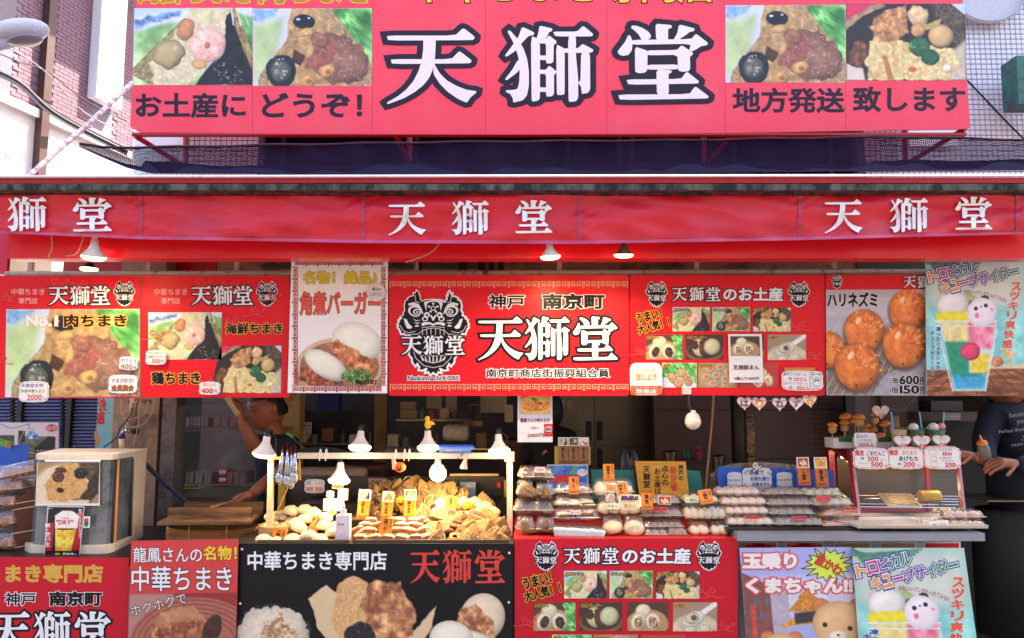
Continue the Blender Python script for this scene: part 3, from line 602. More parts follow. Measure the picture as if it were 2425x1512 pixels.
def pic_beer(W, H):
 c = Cv(W, H, (0.07, 0.06, 0.09), 29); h = 100 * c.ar; c.put(c.poly([(0, 45), (20, 45), (20, h), (0, h)], 1), (0.75, 0.08, 0.15), 0.04); c.put(c.poly([(84, 12), (100, 12), (100, h * 0.88), (70, h * 0.88)], 3), (0.72, 0.08, 0.15), 0.04)
 g = [(22, 30), (88, 30), (76, h * 0.88), (30, h * 0.88)]; c.put(c.poly(g, 1), (0.93, 0.72, 0.18), 0.12, 9, 3, (0.98, 0.88, 0.4)); c.put(c.poly([(20, 24), (40, 10), (70, 10), (90, 24), (88, h * 0.42), (23, h * 0.42)], 3, 1), (0.94, 0.92, 0.90), 0.04); c.put(c.poly([(30, h * 0.43), (80, h * 0.43), (79, h * 0.46), (31, h * 0.46)], 1), (0.1, 0.1, 0.12), 0.1); c.put(c.poly([(0, h * 0.88), (100, h * 0.88), (100, h), (0, h)], 0.6), (0.06, 0.05, 0.08), 0.05); return c.I
def pic_board(W, H):
 c = Cv(W, H, (0.88, 0.83, 0.84), 33); c.line([(0, 2), (20, 10), (40, 6), (52, 2), (50, 10), (58, 12)], 2, (0.62, 0.65, 0.67)); c.put(c.poly([(0, 22), (26, 22), (26, 55), (0, 55)], 0.5), (0.25, 0.30, 0.25), 0.2); c.put(c.poly([(0, 26), (26, 34), (26, 55), (0, 55)], 1), (0.35, 0.60, 0.25), 0.2); c.put(c.poly([(32, 24), (96, 24), (96, 62), (32, 62)], 0.5), (0.42, 0.43, 0.38), 0.2, 5)
 m = c.poly([(60, 44), (84, 24), (96, 26), (94, 44), (62, 62)], 1, 1); c.put(m, (0.10, 0.11, 0.14), 0.4, 1); c.put(c.poly([(33, 14), (44, 14), (44, 34), (33, 34)], 0.5), (0.15, 0.15, 0.17), 0.1); c.line([(34, 33), (42, 15)], 1.2, (0.8, 0.75, 0.65)); c.put(c.poly([(47, 15), (67, 15), (67, 28), (47, 28)], 0.5), (0.25, 0.48, 0.75), 0.2, 6, 3, (0.8, 0.88, 0.95)); c.ball(56, 57, 9, 7, (0.8, 0.66, 0.55), 20, 0.1, 1); return c.I
def pic_bear(W, H):
 c = Cv(W, H, (0.66, 0.68, 0.88), 35); h = 100 * c.ar; c.put(c.poly([(0, 30), (100, 24), (100, 60), (0, 60)], 10), (0.84, 0.85, 0.93), 0.05); c.put(c.poly([(0, 22), (26, 34), (30, h), (0, h)], 1), (0.52, 0.30, 0.28), 0.1, 3)
 for j in range(4): c.put(c.poly([(9 + j * 5, 44 + (j % 2) * 12), (12 + j * 5, 44 + (j % 2) * 12), (12 + j * 5, 52 + (j % 2) * 12), (9 + j * 5, 52 + (j % 2) * 12)], 0.8), (0.35, 0.38, 0.5), 0.1)
 c.put(c.poly([(24, 36), (40, 34), (40, h), (25, h)], 1), (0.72, 0.68, 0.74), 0.06); c.put(c.poly([(74, 38), (100, 36), (100, h), (74, h)], 2), (0.80, 0.78, 0.84), 0.04); c.put(c.poly([(38, 56), (44, 50), (56, 36), (70, 50), (74, 54), (56, 58)], 1.5, 1.5), (0.80, 0.52, 0.20), 0.2, 2); c.put(c.poly([(30, 70), (46, 60), (70, 62), (60, 68)], 1.5, 1.5), (0.86, 0.60, 0.22), 0.2, 2); c.put(c.poly([(44, 58), (66, 56), (60, 66), (44, 68)], 2), (0.2, 0.18, 0.22), 0.2); c.put(c.poly([(6, 50), (10, 50), (10, h), (6, h)], 1), (0.82, 0.3, 0.25), 0.1)
 def bear(x, y, r):
  c.ball(x - r * .62, y - r * .72, r * .34, r * .28, (0.80, 0.50, 0.30), 0, 0.06); c.ball(x + r * .72, y - r * .62, r * .38, r * .36, (0.82, 0.50, 0.30), 0, 0.06); c.ball(x, y, r, r * 0.9, (0.90, 0.72, 0.52), 0, 0.03, 0, 0.2, 0.3, 8); c.ball(x - r * .1, y + r * .42, r * .38, r * .24, (0.95, 0.87, 0.78), 0, 0.02)
  for dx, dy in ((-.55, -.02), (.35, .12)): c._dab(x + r * dx, y + r * dy, r * .09, r * .09, 0, (0.12, 0.07, 0.06))
  c._dab(x - r * .1, y + r * .36, r * .05, r * .04, 0, (0.2, 0.1, 0.08))
 bear(83, 69, 24); bear(30, 92, 18); return c.I
def pic_pork(W, H):
 c = Cv(W, H, (0.60, 0.16, 0.18), 37); h = 100 * c.ar; c.put(c.poly([(0, 0), (40, 0), (60, 20), (0, 60)], 3), (0.76, 0.56, 0.52), 0.08, 8, 3, (0.66, 0.46, 0.44)); c.put(c.ell(62, 46, 60, 42, 0, 1), (0.70, 0.40, 0.34), 0.05)
 for k in range(5): q = c.ell(62, 46, 58 - k * 5, 40 - k * 4, 0, 1) - c.ell(62, 46.6, 57 - k * 5, 39.4 - k * 4, 0, 1); c.put(np.clip(q, 0, 1), (0.52, 0.26, 0.22), 0.05)
 m = c.poly([(20, 28), (40, 14), (60, 14), (74, 26), (70, 40), (44, 46), (22, 44)], 2, 2); c.put(m, (0.55, 0.24, 0.14), 0.2, 6, 3, (0.76, 0.50, 0.34)); c.gloss(m, 0.3, 3, 0.3); c.put(c.poly([(30, 18), (60, 12), (72, 24), (50, 26), (24, 30)], 2, 1), (0.76, 0.52, 0.38), 0.1); m = c.ball(78, 34, 8, 14, (0.25, 0.12, 0.10), 20, 0.3, 1); m = c.poly([(10, 60), (24, 42), (60, 46), (90, 44), (96, 70), (10, 74)], 2, 3); c.put(m, (0.62, 0.34, 0.22), 0.2, 4, 3, (0.8, 0.55, 0.38)); c.gloss(m, 0.25); return c.I
def pic_black(W, H, part):
 c = Cv(W, H, (0.07, 0.07, 0.10), 39); h = 100 * c.ar
 if part == 0:
  m = c.ball(44, 40, 46, 38, (0.90, 0.84, 0.76), 0, 0.06, 4, 0.1, 0.3); m2 = c.poly([(20, 60), (34, 24), (46, 20), (54, 10), (62, 24), (76, 40), (70, 62)], 3, 4); c.put(m2, (0.68, 0.50, 0.36), 0.2, 4, 3, (0.88, 0.74, 0.60)); c.gloss(m2, 0.2)
  msk = c.ell(44, 40, 47, 39, 0, 1, 4)
 elif part == 1:
  lf = c.poly([(0, 20), (14, 10), (30, 22), (34, 44), (60, 60), (84, 44), (100, 26), (96, 44), (84, 62), (60, 72), (28, 68), (8, 44)], 1, 1); c.put(lf, (0.92, 0.82, 0.66), 0.08, 5, 3, (0.84, 0.70, 0.52), ang=30, sy=3)
  r = c.poly([(24, 8), (34, 2), (46, 8), (56, 30), (48, 58), (30, 62), (18, 40)], 1.5, 2); c.put(r, (0.86, 0.64, 0.42), 0.08); c.grains(r, (0.92, 0.74, 0.52), 1.3, 220, 7, 0.8)
  g = c.poly([(48, 6), (70, 8), (84, 30), (80, 50), (64, 58), (46, 50), (40, 26)], 1.5, 3); c.put(g, (0.62, 0.34, 0.20), 0.2, 6, 3, (0.88, 0.66, 0.46)); c.gloss(g, 0.3, 2, 0.3)
  k = c.ball(40, 50, 12, 11, (0.05, 0.07, 0.12), 0, 0.4, 1.5); c.gloss(k, 0.3, 2, 0.4)
  msk = np.clip(lf + r + g + k, 0, 1)
 else:
  a = c.ell(64, 28, 26, 28, 20, 1); c.ball(64, 28, 26, 28, (0.92, 0.84, 0.72), 20, 0.02, 0, 0.15, 0.3); f = c.poly([(36, 18), (56, 14), (76, 32), (80, 54), (50, 50), (34, 32)], 2, 2.5); c.put(f, (0.66, 0.40, 0.26), 0.2, 5, 3, (0.82, 0.60, 0.44)); c.ball(54, 56, 30, 12, (0.93, 0.86, 0.74), 15, 0.02)
  b = c.ell(28, 54, 26, 22, 15, 1); c.ball(28, 54, 26, 22, (0.96, 0.93, 0.84), 15, 0.02, 0, 0.1, 0.3); d = c.poly([(0, 66), (20, 60), (40, 72), (30, 80), (0, 80)], 2, 2); c.put(d, (0.66, 0.40, 0.26), 0.2, 5); msk = np.clip(a + b + f + d, 0, 1)
 return c.I, msk
_PC = {}
def img(fn, W, H, *a):
 k = (fn.__name__, int(W), int(H), a)
 if k not in _PC: _PC[k] = fn(int(W), int(H), *a)
 return _PC[k]
# ---------------------------------------------------------------- slabs traced at their own distance
def slab(name, x0, y0, x1, y1, Y, depth, mat, parent=None, skewx=0, **k):
 f = PV([x0, x1, x1 + skewx, x0 + skewx], [y0, y0, y1, y1], Y); xl = (f[0][0] + f[3][0]) / 2; xr = (f[1][0] + f[2][0]) / 2
 if not skewx: f[0][0] = f[3][0] = xl; f[1][0] = f[2][0] = xr
 b = f + np.array([0, depth, 0]); V, Fc = hexa(f, b); return mk(name, V, Fc, mat, parent, **k)
def pole(name, a, b, r, mat, parent=None, n=10, **k):
 V, Fc = tube([P(*a), P(*b)], r, n); return mk(name, V, Fc, mat, parent, smooth=False, **k)
def wire(name, pts, r, mat, parent=None, n=5, sub=5, **k):
 V, Fc = tube(curve_pts([P(*p) for p in pts], sub), r, n); return mk(name, V, Fc, mat, parent, smooth=True, **k)
m_ground = pm('paving', (0.34, 0.33, 0.33), 0.85, var=0.15, scale=6, bump=0.2)
mk('ground', [(-60, -40, 0), (60, -40, 0), (60, 90, 0), (-60, 90, 0)], [(0, 1, 2, 3)], m_ground, kind='structure', origin=(0, 0, 0))
# ---- unseen houses across the street behind the viewer, added to block low sky light
ob = MB(); ob.add(*box(-30, 30, -16, -9, 0, 7.5)); mk('unseen_street_row', ob.V[0], ob.F, pm('row_render', (0.55, 0.52, 0.50), 0.8, var=.1, scale=1), kind='structure')
for i in range(14):
 for z in (1.0, 4.4): mk('unseen_row_window', *box(-27 + i * 4, -25 + i * 4, -8.98, -8.9, z, z + 1.6), pm('row_window', (.12, .14, .18), .2), kind='structure')
# ---- tiled shop building
m_tile = pm('white_tile', (0.88, 0.88, 0.92), 0.22, var=0.05, scale=9, spec=0.5); m_grout = pm('grout', (0.40, 0.36, 0.44), 0.9, var=0.1)
m_render = pm('building_render', (0.72, 0.70, 0.72), 0.8, var=0.05, scale=3)
YW = 6.30
bld = empty('tiled_building', (0.6, 12, 0), 'white mosaic tiled building with a rounded corner behind the big red sign', 'building')
mb = MB(); mb.add(*box(-3.45, 7.5, YW + 0.6, 18, 0, 10.5)); mb.add(*box(-3.02, 7.5, YW + 0.02, YW + 0.6, 5.9, 10.5))
V, Fc = lathe([(0.5, 0), (0.5, 10.5)], 40, True, True); mb.add(xf(V, (-3.03, YW + 0.52, 0)), Fc); mb.build('wall', m_render, bld)
WX0, WX1, WZ0, WZ1 = (P(617, 380, YW).x, P(2032, 380, YW).x, 3.0, P(1200, 262, YW).z)
mb = MB()
for a, b, c, d in ((-3.02, WX0, 0, 5.9), (WX1, 7.5, 0, 5.9), (WX0, WX1, WZ1, 5.9)): mb.add(*box(a, b, YW + 0.01, YW + 0.6, c, d))
mb.build('backing', m_grout, bld)
TP = 0.0468; mb = MB(); g = 0.0045
nx0 = -3.03; rows = int((5.9 - 3.25) / TP)
arc = 0.5 * math.pi * 0.62; ncol_arc = int(arc / TP) + 8
for j in range(rows):
 z0 = 3.25 + j * TP + g / 2; z1 = z0 + TP - g
 for i in range(int((5.3 - nx0) / TP)):
  x0 = nx0 + i * TP + g / 2; x1 = x0 + TP - g
  if x0 > WX0 - 0.02 - TP and x1 < WX1 + 0.02 + TP and z0 < WZ1: continue
  if x0 > -2.2 and x1 < 3.4 and z0 > P(0, 150, YW).z: continue        # wholly behind the big sign
  mb.add([(x0, YW + 0.012, z0), (x1, YW + 0.012, z0), (x1, YW + 0.012, z1), (x0, YW + 0.012, z1), (x0 + .003, YW, z0 + .003), (x1 - .003, YW, z0 + .003), (x1 - .003, YW, z1 - .003), (x0 + .003, YW, z1 - .003)],
               [(4, 5, 6, 7), (0, 1, 5, 4), (1, 2, 6, 5), (2, 3, 7, 6), (3, 0, 4, 7)])
 for i in range(ncol_arc + 12):
  a0 = (i * TP + g / 2) / 0.51; a1 = a0 + (TP - g) / 0.51
  if a0 > math.pi * 0.75: break
  q = [(-3.03 - 0.512 * math.sin(a), YW + 0.52 - 0.512 * math.cos(a)) for a in (a0, a1)]; q2 = [(-3.03 - 0.5 * math.sin(a), YW + 0.52 - 0.5 * math.cos(a)) for a in (a0, a1)]
  mb.add([(*q[0], z0), (*q[1], z0), (*q[1], z1), (*q[0], z1), (*q2[0], z0), (*q2[1], z0), (*q2[1], z1), (*q2[0], z1)], [(0, 1, 2, 3), (4, 5, 1, 0), (5, 6, 2, 1), (6, 7, 3, 2), (7, 4, 0, 3)])
mb.build('tiles', m_tile, bld, kind='stuff')
m_glassd = pm('dark_glass', (0.04, 0.045, 0.08), 0.3, var=0.1, spec=0.12); m_frame = pm('navy_frame', (0.12, 0.13, 0.20), 0.5)
win = mk('window', *hexa([(WX0, YW + 0.10, WZ0), (WX1, YW + 0.10, WZ0), (WX1, YW + 0.10, WZ1), (WX0, YW + 0.10, WZ1)], [(WX0, YW + 0.14, WZ0), (WX1, YW + 0.14, WZ0), (WX1, YW + 0.14, WZ1), (WX0, YW + 0.14, WZ1)]), m_frame, bld)
xs = [617, 665, 985, 1345, 1470, 1500, 1745, 1975, 2032]
for a, b in zip(xs[:-1], xs[1:]):
 xa, xb = P(a, 380, YW).x + 0.025, P(b, 380, YW).x - 0.025
 mk('pane', *box(xa, xb, YW + 0.085, YW + 0.098, WZ0 + 0.03, WZ1 - 0.03), m_glassd, win)
for a in xs[1:-1]:
 xa = P(a, 380, YW).x; mk('window_frame', *box(xa - 0.018, xa + 0.018, YW + 0.05, YW + 0.099, WZ0, WZ1), m_frame, win)
# grey round plate and green box on the wall at the right
m_gplate = pm('plate_grey', (0.76, 0.76, 0.80), 0.5); m_gbox = pm('green_box', (0.13, 0.42, 0.36), 0.45, c2=(0.2, 0.25, 0.3), mixs=12)
V, Fc = lathe([(0.0, -.02), (0.36, -.02), (0.37, 0), (0.36, 0.03)], 36); c = P(2335, -38, YW - 0.1); mk('round_plate', xf(V, c, (R(90), 0, 0)), Fc, m_gplate, label='round pale grey plate on the tiled wall above the sign corner', cat='plate')
slab('green_sign_box', 2407, 132, 2520, 246, 5.9, 0.2, m_gbox, label='green box sign on the tiled wall at the right edge', cat='sign box', skewx=6)
m_cable = pm('dark_cable', (0.14, 0.12, 0.14), 0.7)
wire('wall_cable', [(2285, 185, YW - 0.03), (2330, 232, YW - 0.03), (2380, 285, YW - 0.03), (2440, 345, YW - 0.03)], 0.008, m_cable, label='dark cable running diagonally down the white tiled wall', cat='cable')
# ---- brick building across the side street (upper left)
m_mort = pm('mortar', (0.52, 0.46, 0.50), 0.9); m_brick = pm('brick', (0.52, 0.38, 0.43), 0.8, var=0.18, scale=2.5); m_stucco = pm('white_stucco', (0.94, 0.90, 0.89), 0.85, var=0.04, scale=2, c2=(0.80, 0.60, 0.52), mixs=0.6, mixlo=0.55, mixhi=0.7)
BL = math.tan(R(12)); A0 = -12.54
def BW(px, py=None, Y=None, out=0.0):     # point of the receding wall seen at column px
 k = (px - CX) / F; Yy = A0 / (k - BL) if Y is None else Y
 return Yy
def bpt(Y, z, out=0.0):  # on wall plane: direction u=(BL,1)
 n = np.array([1, -BL]) / math.hypot(1, BL); return (A0 + BL * Y + n[0] * out, Y + n[1] * out, z)
bb = empty('brick_building', bpt(16, 0), 'tall building with mauve brickwork above sunlit white plaster across the side street', 'building')
def bwslab(name, Y0, Y1, z0, z1, o0, o1, mat, parent=bb, **k):
 f = [bpt(Y0, z0, o1), bpt(Y1, z0, o1), bpt(Y1, z1, o1), bpt(Y0, z1, o1)]; b = [bpt(Y0, z0, o0), bpt(Y1, z0, o0), bpt(Y1, z1, o0), bpt(Y0, z1, o0)]
 return mk(name, *hexa(f, b), mat, parent, **k)
bwslab('plaster', 11, 26, 0, 7.15, -6, 0.02, m_stucco); bwslab('wall', 11, 26, 7.15, 13, -6, 0.0, m_mort)
bwslab('shade_overhang', 11, 26, 12.0, 12.3, 0, 1.5, m_stucco); bwslab('ledge', 11, 26, 7.15, 7.32, 0.0, 0.12, m_stucco)  # overhang out of view, added to keep the bricks below in shade
bl, bh, off = 0.235, 0.085, 0.0; bm_ = None; cnt = 0; rs = random.Random(4); stuffb = MB()
for j in range(56):
 z = 7.33 + j * bh; off = (j % 2) * bl / 2
 for i in range(60):
  Y0 = 12.6 + i * bl + off
  px = CX + F * (A0 + BL * Y0) / Y0; yv = (z - EYE) / Y0;
  py = CY - F * (yv * CT - ST) / (CT + yv * ST)
  if not (-30 < px < 330 and -40 < py): continue
  if 163 < px < 230: continue
  d = (14.1 < Y0 < 14.4)
  if d: continue
  o1 = 0.012 + rs.random() * 0.006
  f = [bpt(Y0, z, o1), bpt(Y0 + bl - 0.012, z, o1), bpt(Y0 + bl - 0.012, z + bh - 0.012, o1), bpt(Y0, z + bh - 0.012, o1)]
  if cnt < 300 and 60 < px < 300:
   if bm_ is None: ob = mk('brick', *hexa([bpt(Y0, z, 0.015), bpt(Y0 + bl - .012, z, 0.015), bpt(Y0 + bl - .012, z + bh - .012, 0.015), bpt(Y0, z + bh - .012, 0.015)], [bpt(Y0, z, 0), bpt(Y0 + bl - .012, z, 0), bpt(Y0 + bl - .012, z + bh - .012, 0), bpt(Y0, z + bh - .012, 0)]), m_brick, bb); bm_ = (ob, Y0, z)
   else:
    c = bm_[0].copy(); COL.objects.link(c); c.location = Vector(bpt(Y0, z)) - Vector(bpt(bm_[1], bm_[2])) + Vector((rs.random() * .004, 0, 0))
   cnt += 1
  else: stuffb.add(*hexa(f, [bpt(Y0, z, 0), bpt(Y0 + bl - .012, z, 0), bpt(Y0 + bl - .012, z + bh - .012, 0), bpt(Y0, z + bh - .012, 0)]))
if stuffb.n: stuffb.build('bricks', m_brick, bb, kind='stuff')
m_wpan = pm('white_panel', (0.95, 0.94, 0.97), 0.5, var=0.04, scale=1.0); m_pil = pm('brown_pillar', (0.30, 0.18, 0.16), 0.6)
Ya, Yb = A0 / ((165 - CX) / F - BL), A0 / ((230 - CX) / F - BL)
bwslab('panel', Ya, Yb, 8.1, 13, 0.02, 0.25, m_wpan); bwslab('pillar', 14.22, 14.4, 4.8, 12, 0.02, 0.18, m_pil)
for Yc, zc, rr in ((14.05, 4.75, 0.95), (17.0, 5.2, 0.62)):       # arched openings
 n = 22; V = []; pr = [(rr * math.cos(R(180 * k / n)), rr * math.sin(R(180 * k / n))) for k in range(n + 1)]
 ring = [bpt(Yc + a, zc + b, 0.16) for a, b in pr] + [bpt(Yc + a * 0.8, zc + b * 0.8, 0.16) for a, b in pr] + [bpt(Yc + a, zc + b, 0.0) for a, b in pr] + [bpt(Yc + a * 0.8, zc + b * 0.8, 0.0) for a, b in pr]
 m = n + 1; Fc = []
 for k in range(n): Fc += [(k, k + 1, m + k + 1, m + k), (k, k + 1, 2 * m + k + 1, 2 * m + k), (m + k, m + k + 1, 3 * m + k + 1, 3 * m + k)]
 wi = mk('arched_window', ring, Fc, m_pil, bb)
 mk('pane', [bpt(Yc + a * 0.8, zc + b * 0.8, 0.05) for a, b in pr] + [bpt(Yc - rr * .8, zc - 1.5, .05), bpt(Yc + rr * .8, zc - 1.5, .05)], [tuple(range(m)) + (m, m + 1)], pm('warm_dark_glass', (0.42, 0.36, 0.30), 0.2), wi)
# cables of the side street
cb = empty('street_cables', P(60, 220, 13), 'bundle of grey cables strung across the side street in front of brickwork', 'cables')
m_gc = pm('grey_cable', (0.55, 0.53, 0.58), 0.6)
for i, (y0, y1, r) in enumerate(((168, 298, .05), (172, 300, .03), (166, 290, .02), (176, 305, .025), (120, 225, .012), (100, 255, .012))):
 wire('cable', [(-60, y0 - 18, 13.0), (40, y0 + 25, 13.4), (115, y1 - 38 if i < 4 else (y0 + y1) / 2, 14), (200, y1 + 12, 15), (300, y1 + 62, 16)], r, m_gc if i % 2 else m_cable, cb)
# street lamp head
m_lampb = pm('lamp_grey', (0.78, 0.78, 0.83), 0.4); sl_ = empty('street_lamp', P(-60, 110, 6.5), 'pale grey street lamp head reaching in from the left edge', 'street lamp')
V, Fc = sphere(24, 12); V = V * np.array([0.26, 0.16, 0.10]); hd = mk('lamp_head', xf(V, P(45, 76, 6.5), (0, R(-14), R(8))), Fc, m_lampb, sl_, smooth=True)
V, Fc = sphere(20, 8); V = V * np.array([0.15, 0.11, 0.03]); mk('lens', xf(V, P(60, 88, 6.43) + Vector((0, 0, -0.035)), (0, R(-14), R(8))), Fc, pm('lamp_lens', (0.55, 0.48, 0.52), 0.3), hd, smooth=True)
V, Fc = tube([P(30, 88, 6.5), P(-20, 110, 6.5), P(-120, 140, 6.5)], [0.09, 0.06, 0.05], 12); mk('arm', V, Fc, m_lampb, sl_, smooth=True)
# long white pole leaning from the awning to the sign
V, Fc = tube([P(60, 424, 3.9), P(214, 290, 4.5), P(312, 198, 5.3)], [0.014, 0.016, 0.019], 10); mk('stay_pole', V, Fc, pm('white_pipe', (0.88, 0.86, 0.92), 0.4, c2=(0.55, 0.45, 0.5), mixs=20), label='long white stay pole slanting from the awning up to the big sign', cat='pole')
# ---- awning
m_aw = pm('awning_red', (0.86, 0.08, 0.16), 0.42, var=0.10, scale=3, bump=0.55, bscale=5, spec=0.5, c2=(0.78, 0.12, 0.22), mixs=3, stretch=(.7, 1, 2.2)); m_awd = pm('awning_red_dark', (0.70, 0.06, 0.12), 0.5, var=0.06)
m_hem = pm('awning_hem', (0.76, 0.30, 0.48), 0.45, var=0.05); m_seam = pm('awning_seam', (0.72, 0.18, 0.30), 0.5)
YA = 2.95
aw = empty('awning', (0, YA, 2.2), 'long red fabric awning with white shop name on its valance', 'awning')
VB = np.interp
def vbot(x): return VB(x, [-80, 0, 180, 333, 600, 860, 1100, 1373, 1600, 1895, 2100, 2425, 2520], [547, 552, 559, 566, 570, 575, 576, 577, 573, 568, 562, 554, 550])
def vtop(x): return VB(x, [-80, 0, 1200, 2425, 2520], [450, 452, 461, 452, 451])
def cloth(x, t):
 x = np.asarray(x, float); t = np.asarray(t, float)
 return 0.010 * np.sin(x / 47 + 3 * t) * t + 0.007 * np.sin(x / 21 + 1.7 - 4 * t) * t + 0.006 * np.sin(x / 88 + 9 * t) + 0.008 * np.sin(t * 7 + x / 160) + 0.0022 * np.sin(t * 30 + x / 7.) * np.exp(-(((x - 70) % 523 - 263) / 40.) ** 2) + 0.0016 * np.sin(x / 9. + t * 13) * np.exp(-((t - .95) / .3) ** 2) + .002 * np.sin(t * 17 - x / 31.)
def fcloth(u, v, w=0.0):
 u = np.asarray(u, float); v = np.asarray(v, float); t = (v - vtop(u)) / (vbot(u) - vtop(u)); return PV(u, v, YA - cloth(u, t) - w)
fcloth.s = YA / F
def cloth_strip(name, x0, x1, t0, t1, nx, ny, mat, w=0.0, parent=aw):
 xs_ = np.linspace(x0, x1, nx); ts = np.linspace(t0, t1, ny); X, T = np.meshgrid(xs_, ts); Yv = vtop(X) + (vbot(X) - vtop(X)) * T
 V = PV(X.ravel(), Yv.ravel(), YA - cloth(X, T).ravel() - w); i = np.arange((ny - 1) * (nx - 1)); r = i // (nx - 1); k = r * nx + i % (nx - 1)
 return mk(name, V, np.stack([k, k + nx, k + nx + 1, k + 1], -1), mat, parent, smooth=True)
cloth_strip('valance', -80, 2520, 0, 1, 420, 24, m_aw)
cloth_strip('hem', -80, 2520, 0.945, 1.01, 420, 3, m_hem, 0.004)
for x in (333, 860, 1373, 1895, 2410): cloth_strip('seam', x - 5, x + 5, 0, 0.95, 3, 24, m_seam, 0.003)
mk('roof', [P(-80, 434, YA), P(2520, 434, YA), (5.2, 6.2, 3.3), (-3.6, 6.2, 3.3)], [(0, 1, 2, 3)], m_aw, aw)
for (a, b, c, d, e) in ((421, 434, 2.93, 0.06, m_awd), (455, 462, 2.935, 0.03, pm('mildew_red', (0.55, 0.10, 0.14), 0.8, c2=(0.12, 0.09, 0.09), mixs=30, mixlo=0.42, mixhi=0.55))):
 slab('rail', -80, a, 2520, b, c, d, e, aw)
slab('gutter', -80, 436, 2520, 451, 2.90, 0.05, pm('stained_gutter', (0.38, 0.35, 0.32), 0.85, var=0.2, scale=30, c2=(0.10, 0.09, 0.08), mixs=22, mixlo=0.42, mixhi=0.56, bump=0.4, stretch=(.5, 1, 0.2)), aw)
V, Fc = tube([P(-80, 419, 2.92), P(2520, 416, 2.92)], 0.0055, 10); mk('white_pipe', V, Fc, pm('gloss_white', (0.92, 0.92, 0.95), 0.25, c2=(0.6, 0.55, 0.5), mixs=14, mixlo=0.6, mixhi=0.75), aw, smooth=True)
for tx, (a, b, c, d) in (('②', (18, 466, 110, 549)), ('③', (172, 468, 265, 549)), ('①', (920, 478, 1008, 558)), ('②', (1070, 475, 1158, 557)), ('③', (1220, 474, 1308, 553)), ('①', (1953, 472, 2042, 553)), ('②', (2108, 469, 2198, 551)), ('③', (2262, 466, 2350, 545))):
 lettering(fcloth, aw, tx, a, b, c, d, m_white, w=0.011)
V, Fc = hexa([P(-60, 560, 3.7), P(44, 560, 3.7), P(44, 655, 3.7), P(-60, 655, 3.7)], [P(-60, 560, 3.75), P(44, 560, 3.75), P(44, 655, 3.75), P(-60, 655, 3.75)])
beam = slab('awning_beam', 21, 545, 2540, 612, 3.08, 0.09, pm('beam_red', (0.92, 0.09, 0.15), 0.28, var=0.06, scale=2, coat=0.3), label='glossy red steel beam under the awning valance', cat='beam')
slab('red_tarp', -80, 552, 19, 648, 3.5, 0.02, pm('tarp_pink', (0.85, 0.10, 0.28), 0.5), label='pinkish red tarp end hanging left of the beam', cat='tarp')
slab('awning_lining', 150, 596, 512, 652, 4.2, 0.02, m_awd, aw)
hd = slab('header_board', 514, 600, 2420, 646, 3.95, 0.12, pm('old_cream', (0.58, 0.46, 0.40), 0.7, var=0.15, c2=(0.30, 0.20, 0.17), mixs=5, mixlo=0.5, mixhi=0.68), label='old stained cream header board above the hanging menu boards', cat='board')
slab('green_strip', 620, 627, 1150, 636, 3.94, 0.02, pm('old_green', (0.24, 0.30, 0.24), 0.7), hd); slab('green_strip', 2030, 622, 2400, 636, 3.94, 0.02, pm('old_green', (0.24, 0.30, 0.24), 0.7), hd)
m_tape = pm('black_tape', (0.06, 0.06, 0.07), 0.5);
for i, (x0, x1) in enumerate(((992, 998), (1085, 1106), (1133, 1149), (1158, 1170), (1180, 1192))): slab('tape', x0, 618 + i % 2 * 3, x1, 642, 3.93, 0.01, m_tape, hd)
# hanging rail for the menu boards
m_pipe = pm('old_white_pipe', (0.74, 0.66, 0.60), 0.45, var=0.1, c2=(0.40, 0.22, 0.15), mixs=16, mixlo=0.55, mixhi=0.66)
rail = empty('hanging_rail', P(1100, 647, 3.36), 'old white pipe rail from which the menu boards hang', 'rail')
V, Fc = tube([P(15, 649, 3.36), P(1100, 647, 3.36), P(2195, 643, 3.36)], 0.0125, 12); mk('pipe', V, Fc, m_pipe, rail, smooth=True)
for x in (72, 351, 560, 985, 1325, 1650, 1976): slab('hanger', x - 5, 570, x + 5, 646, 3.37, 0.02, m_pipe, rail)
# ---- big sign
YS = 5.4; fs = FY(YS)
m_signred = pm('sign_red', (0.96, 0.31, 0.39), 0.45, var=0.02, scale=2, bump=0.06, bscale=3, c2=(0.94, 0.37, 0.44), mixs=1.5, mixlo=.45, mixhi=.7); m_signdk = pm('sign_ink', (0.16, 0.13, 0.20), 0.45)
sg = board(fs, 'shop_sign', [(326, -130), (2272, -135), (2297, 302), (2290, 306), (1700, 316), (1200, 319), (600, 317), (330, 314), (308, 300)], m_signred, 0.03, label='huge pink-red shop sign with food photos and white shop name', cat='sign')
fs2 = FY(YS)
for x in (598, 882, 1150, 1437, 1718, 2003): fpoly(fs, sg, 'panel_seam', [rect(x - 0.7, -100, x + 0.7, 314)], pm('seam_red', (0.80, 0.20, 0.30), 0.5), 0.0008)
for x0, y0, x1, y1, fn in ((314, 20, 598, 202, pic_seafood), (599, 21, 881, 204, pic_meat), (1718, 13, 2003, 196, pic_meat), (2004, 10, 2289, 191, pic_chicken)):
 photo(fs, sg, ((x0 + (4 if x0 < 400 else 0), y0), (x1 - (3 if x1 > 2200 else 0), y0 - 1), (x1, y1), (x0, y1)), img(fn, 230, 148), 0.0015)
for tx, (a, b, c, d) in (('①', (916, 68, 1128, 247)), ('②', (1196, 62, 1405, 243)), ('③', (1463, 57, 1678, 237))):
 lettering(fs, sg, tx, a, b, c, d, m_white, outline=0.062, omat=m_signdk, w=0.002)
lettering(fs, sg, 'お土産に', 323, 222, 580, 278, m_signdk, bold=0.03); lettering(fs, sg, 'どうぞ！', 622, 222, 856, 277, m_signdk, bold=0.03)
lettering(fs, sg, '地方発送', 1737, 210, 1998, 266, m_signdk, bold=0.03); lettering(fs, sg, '致します', 2022, 207, 2284, 264, m_signdk, bold=0.03)
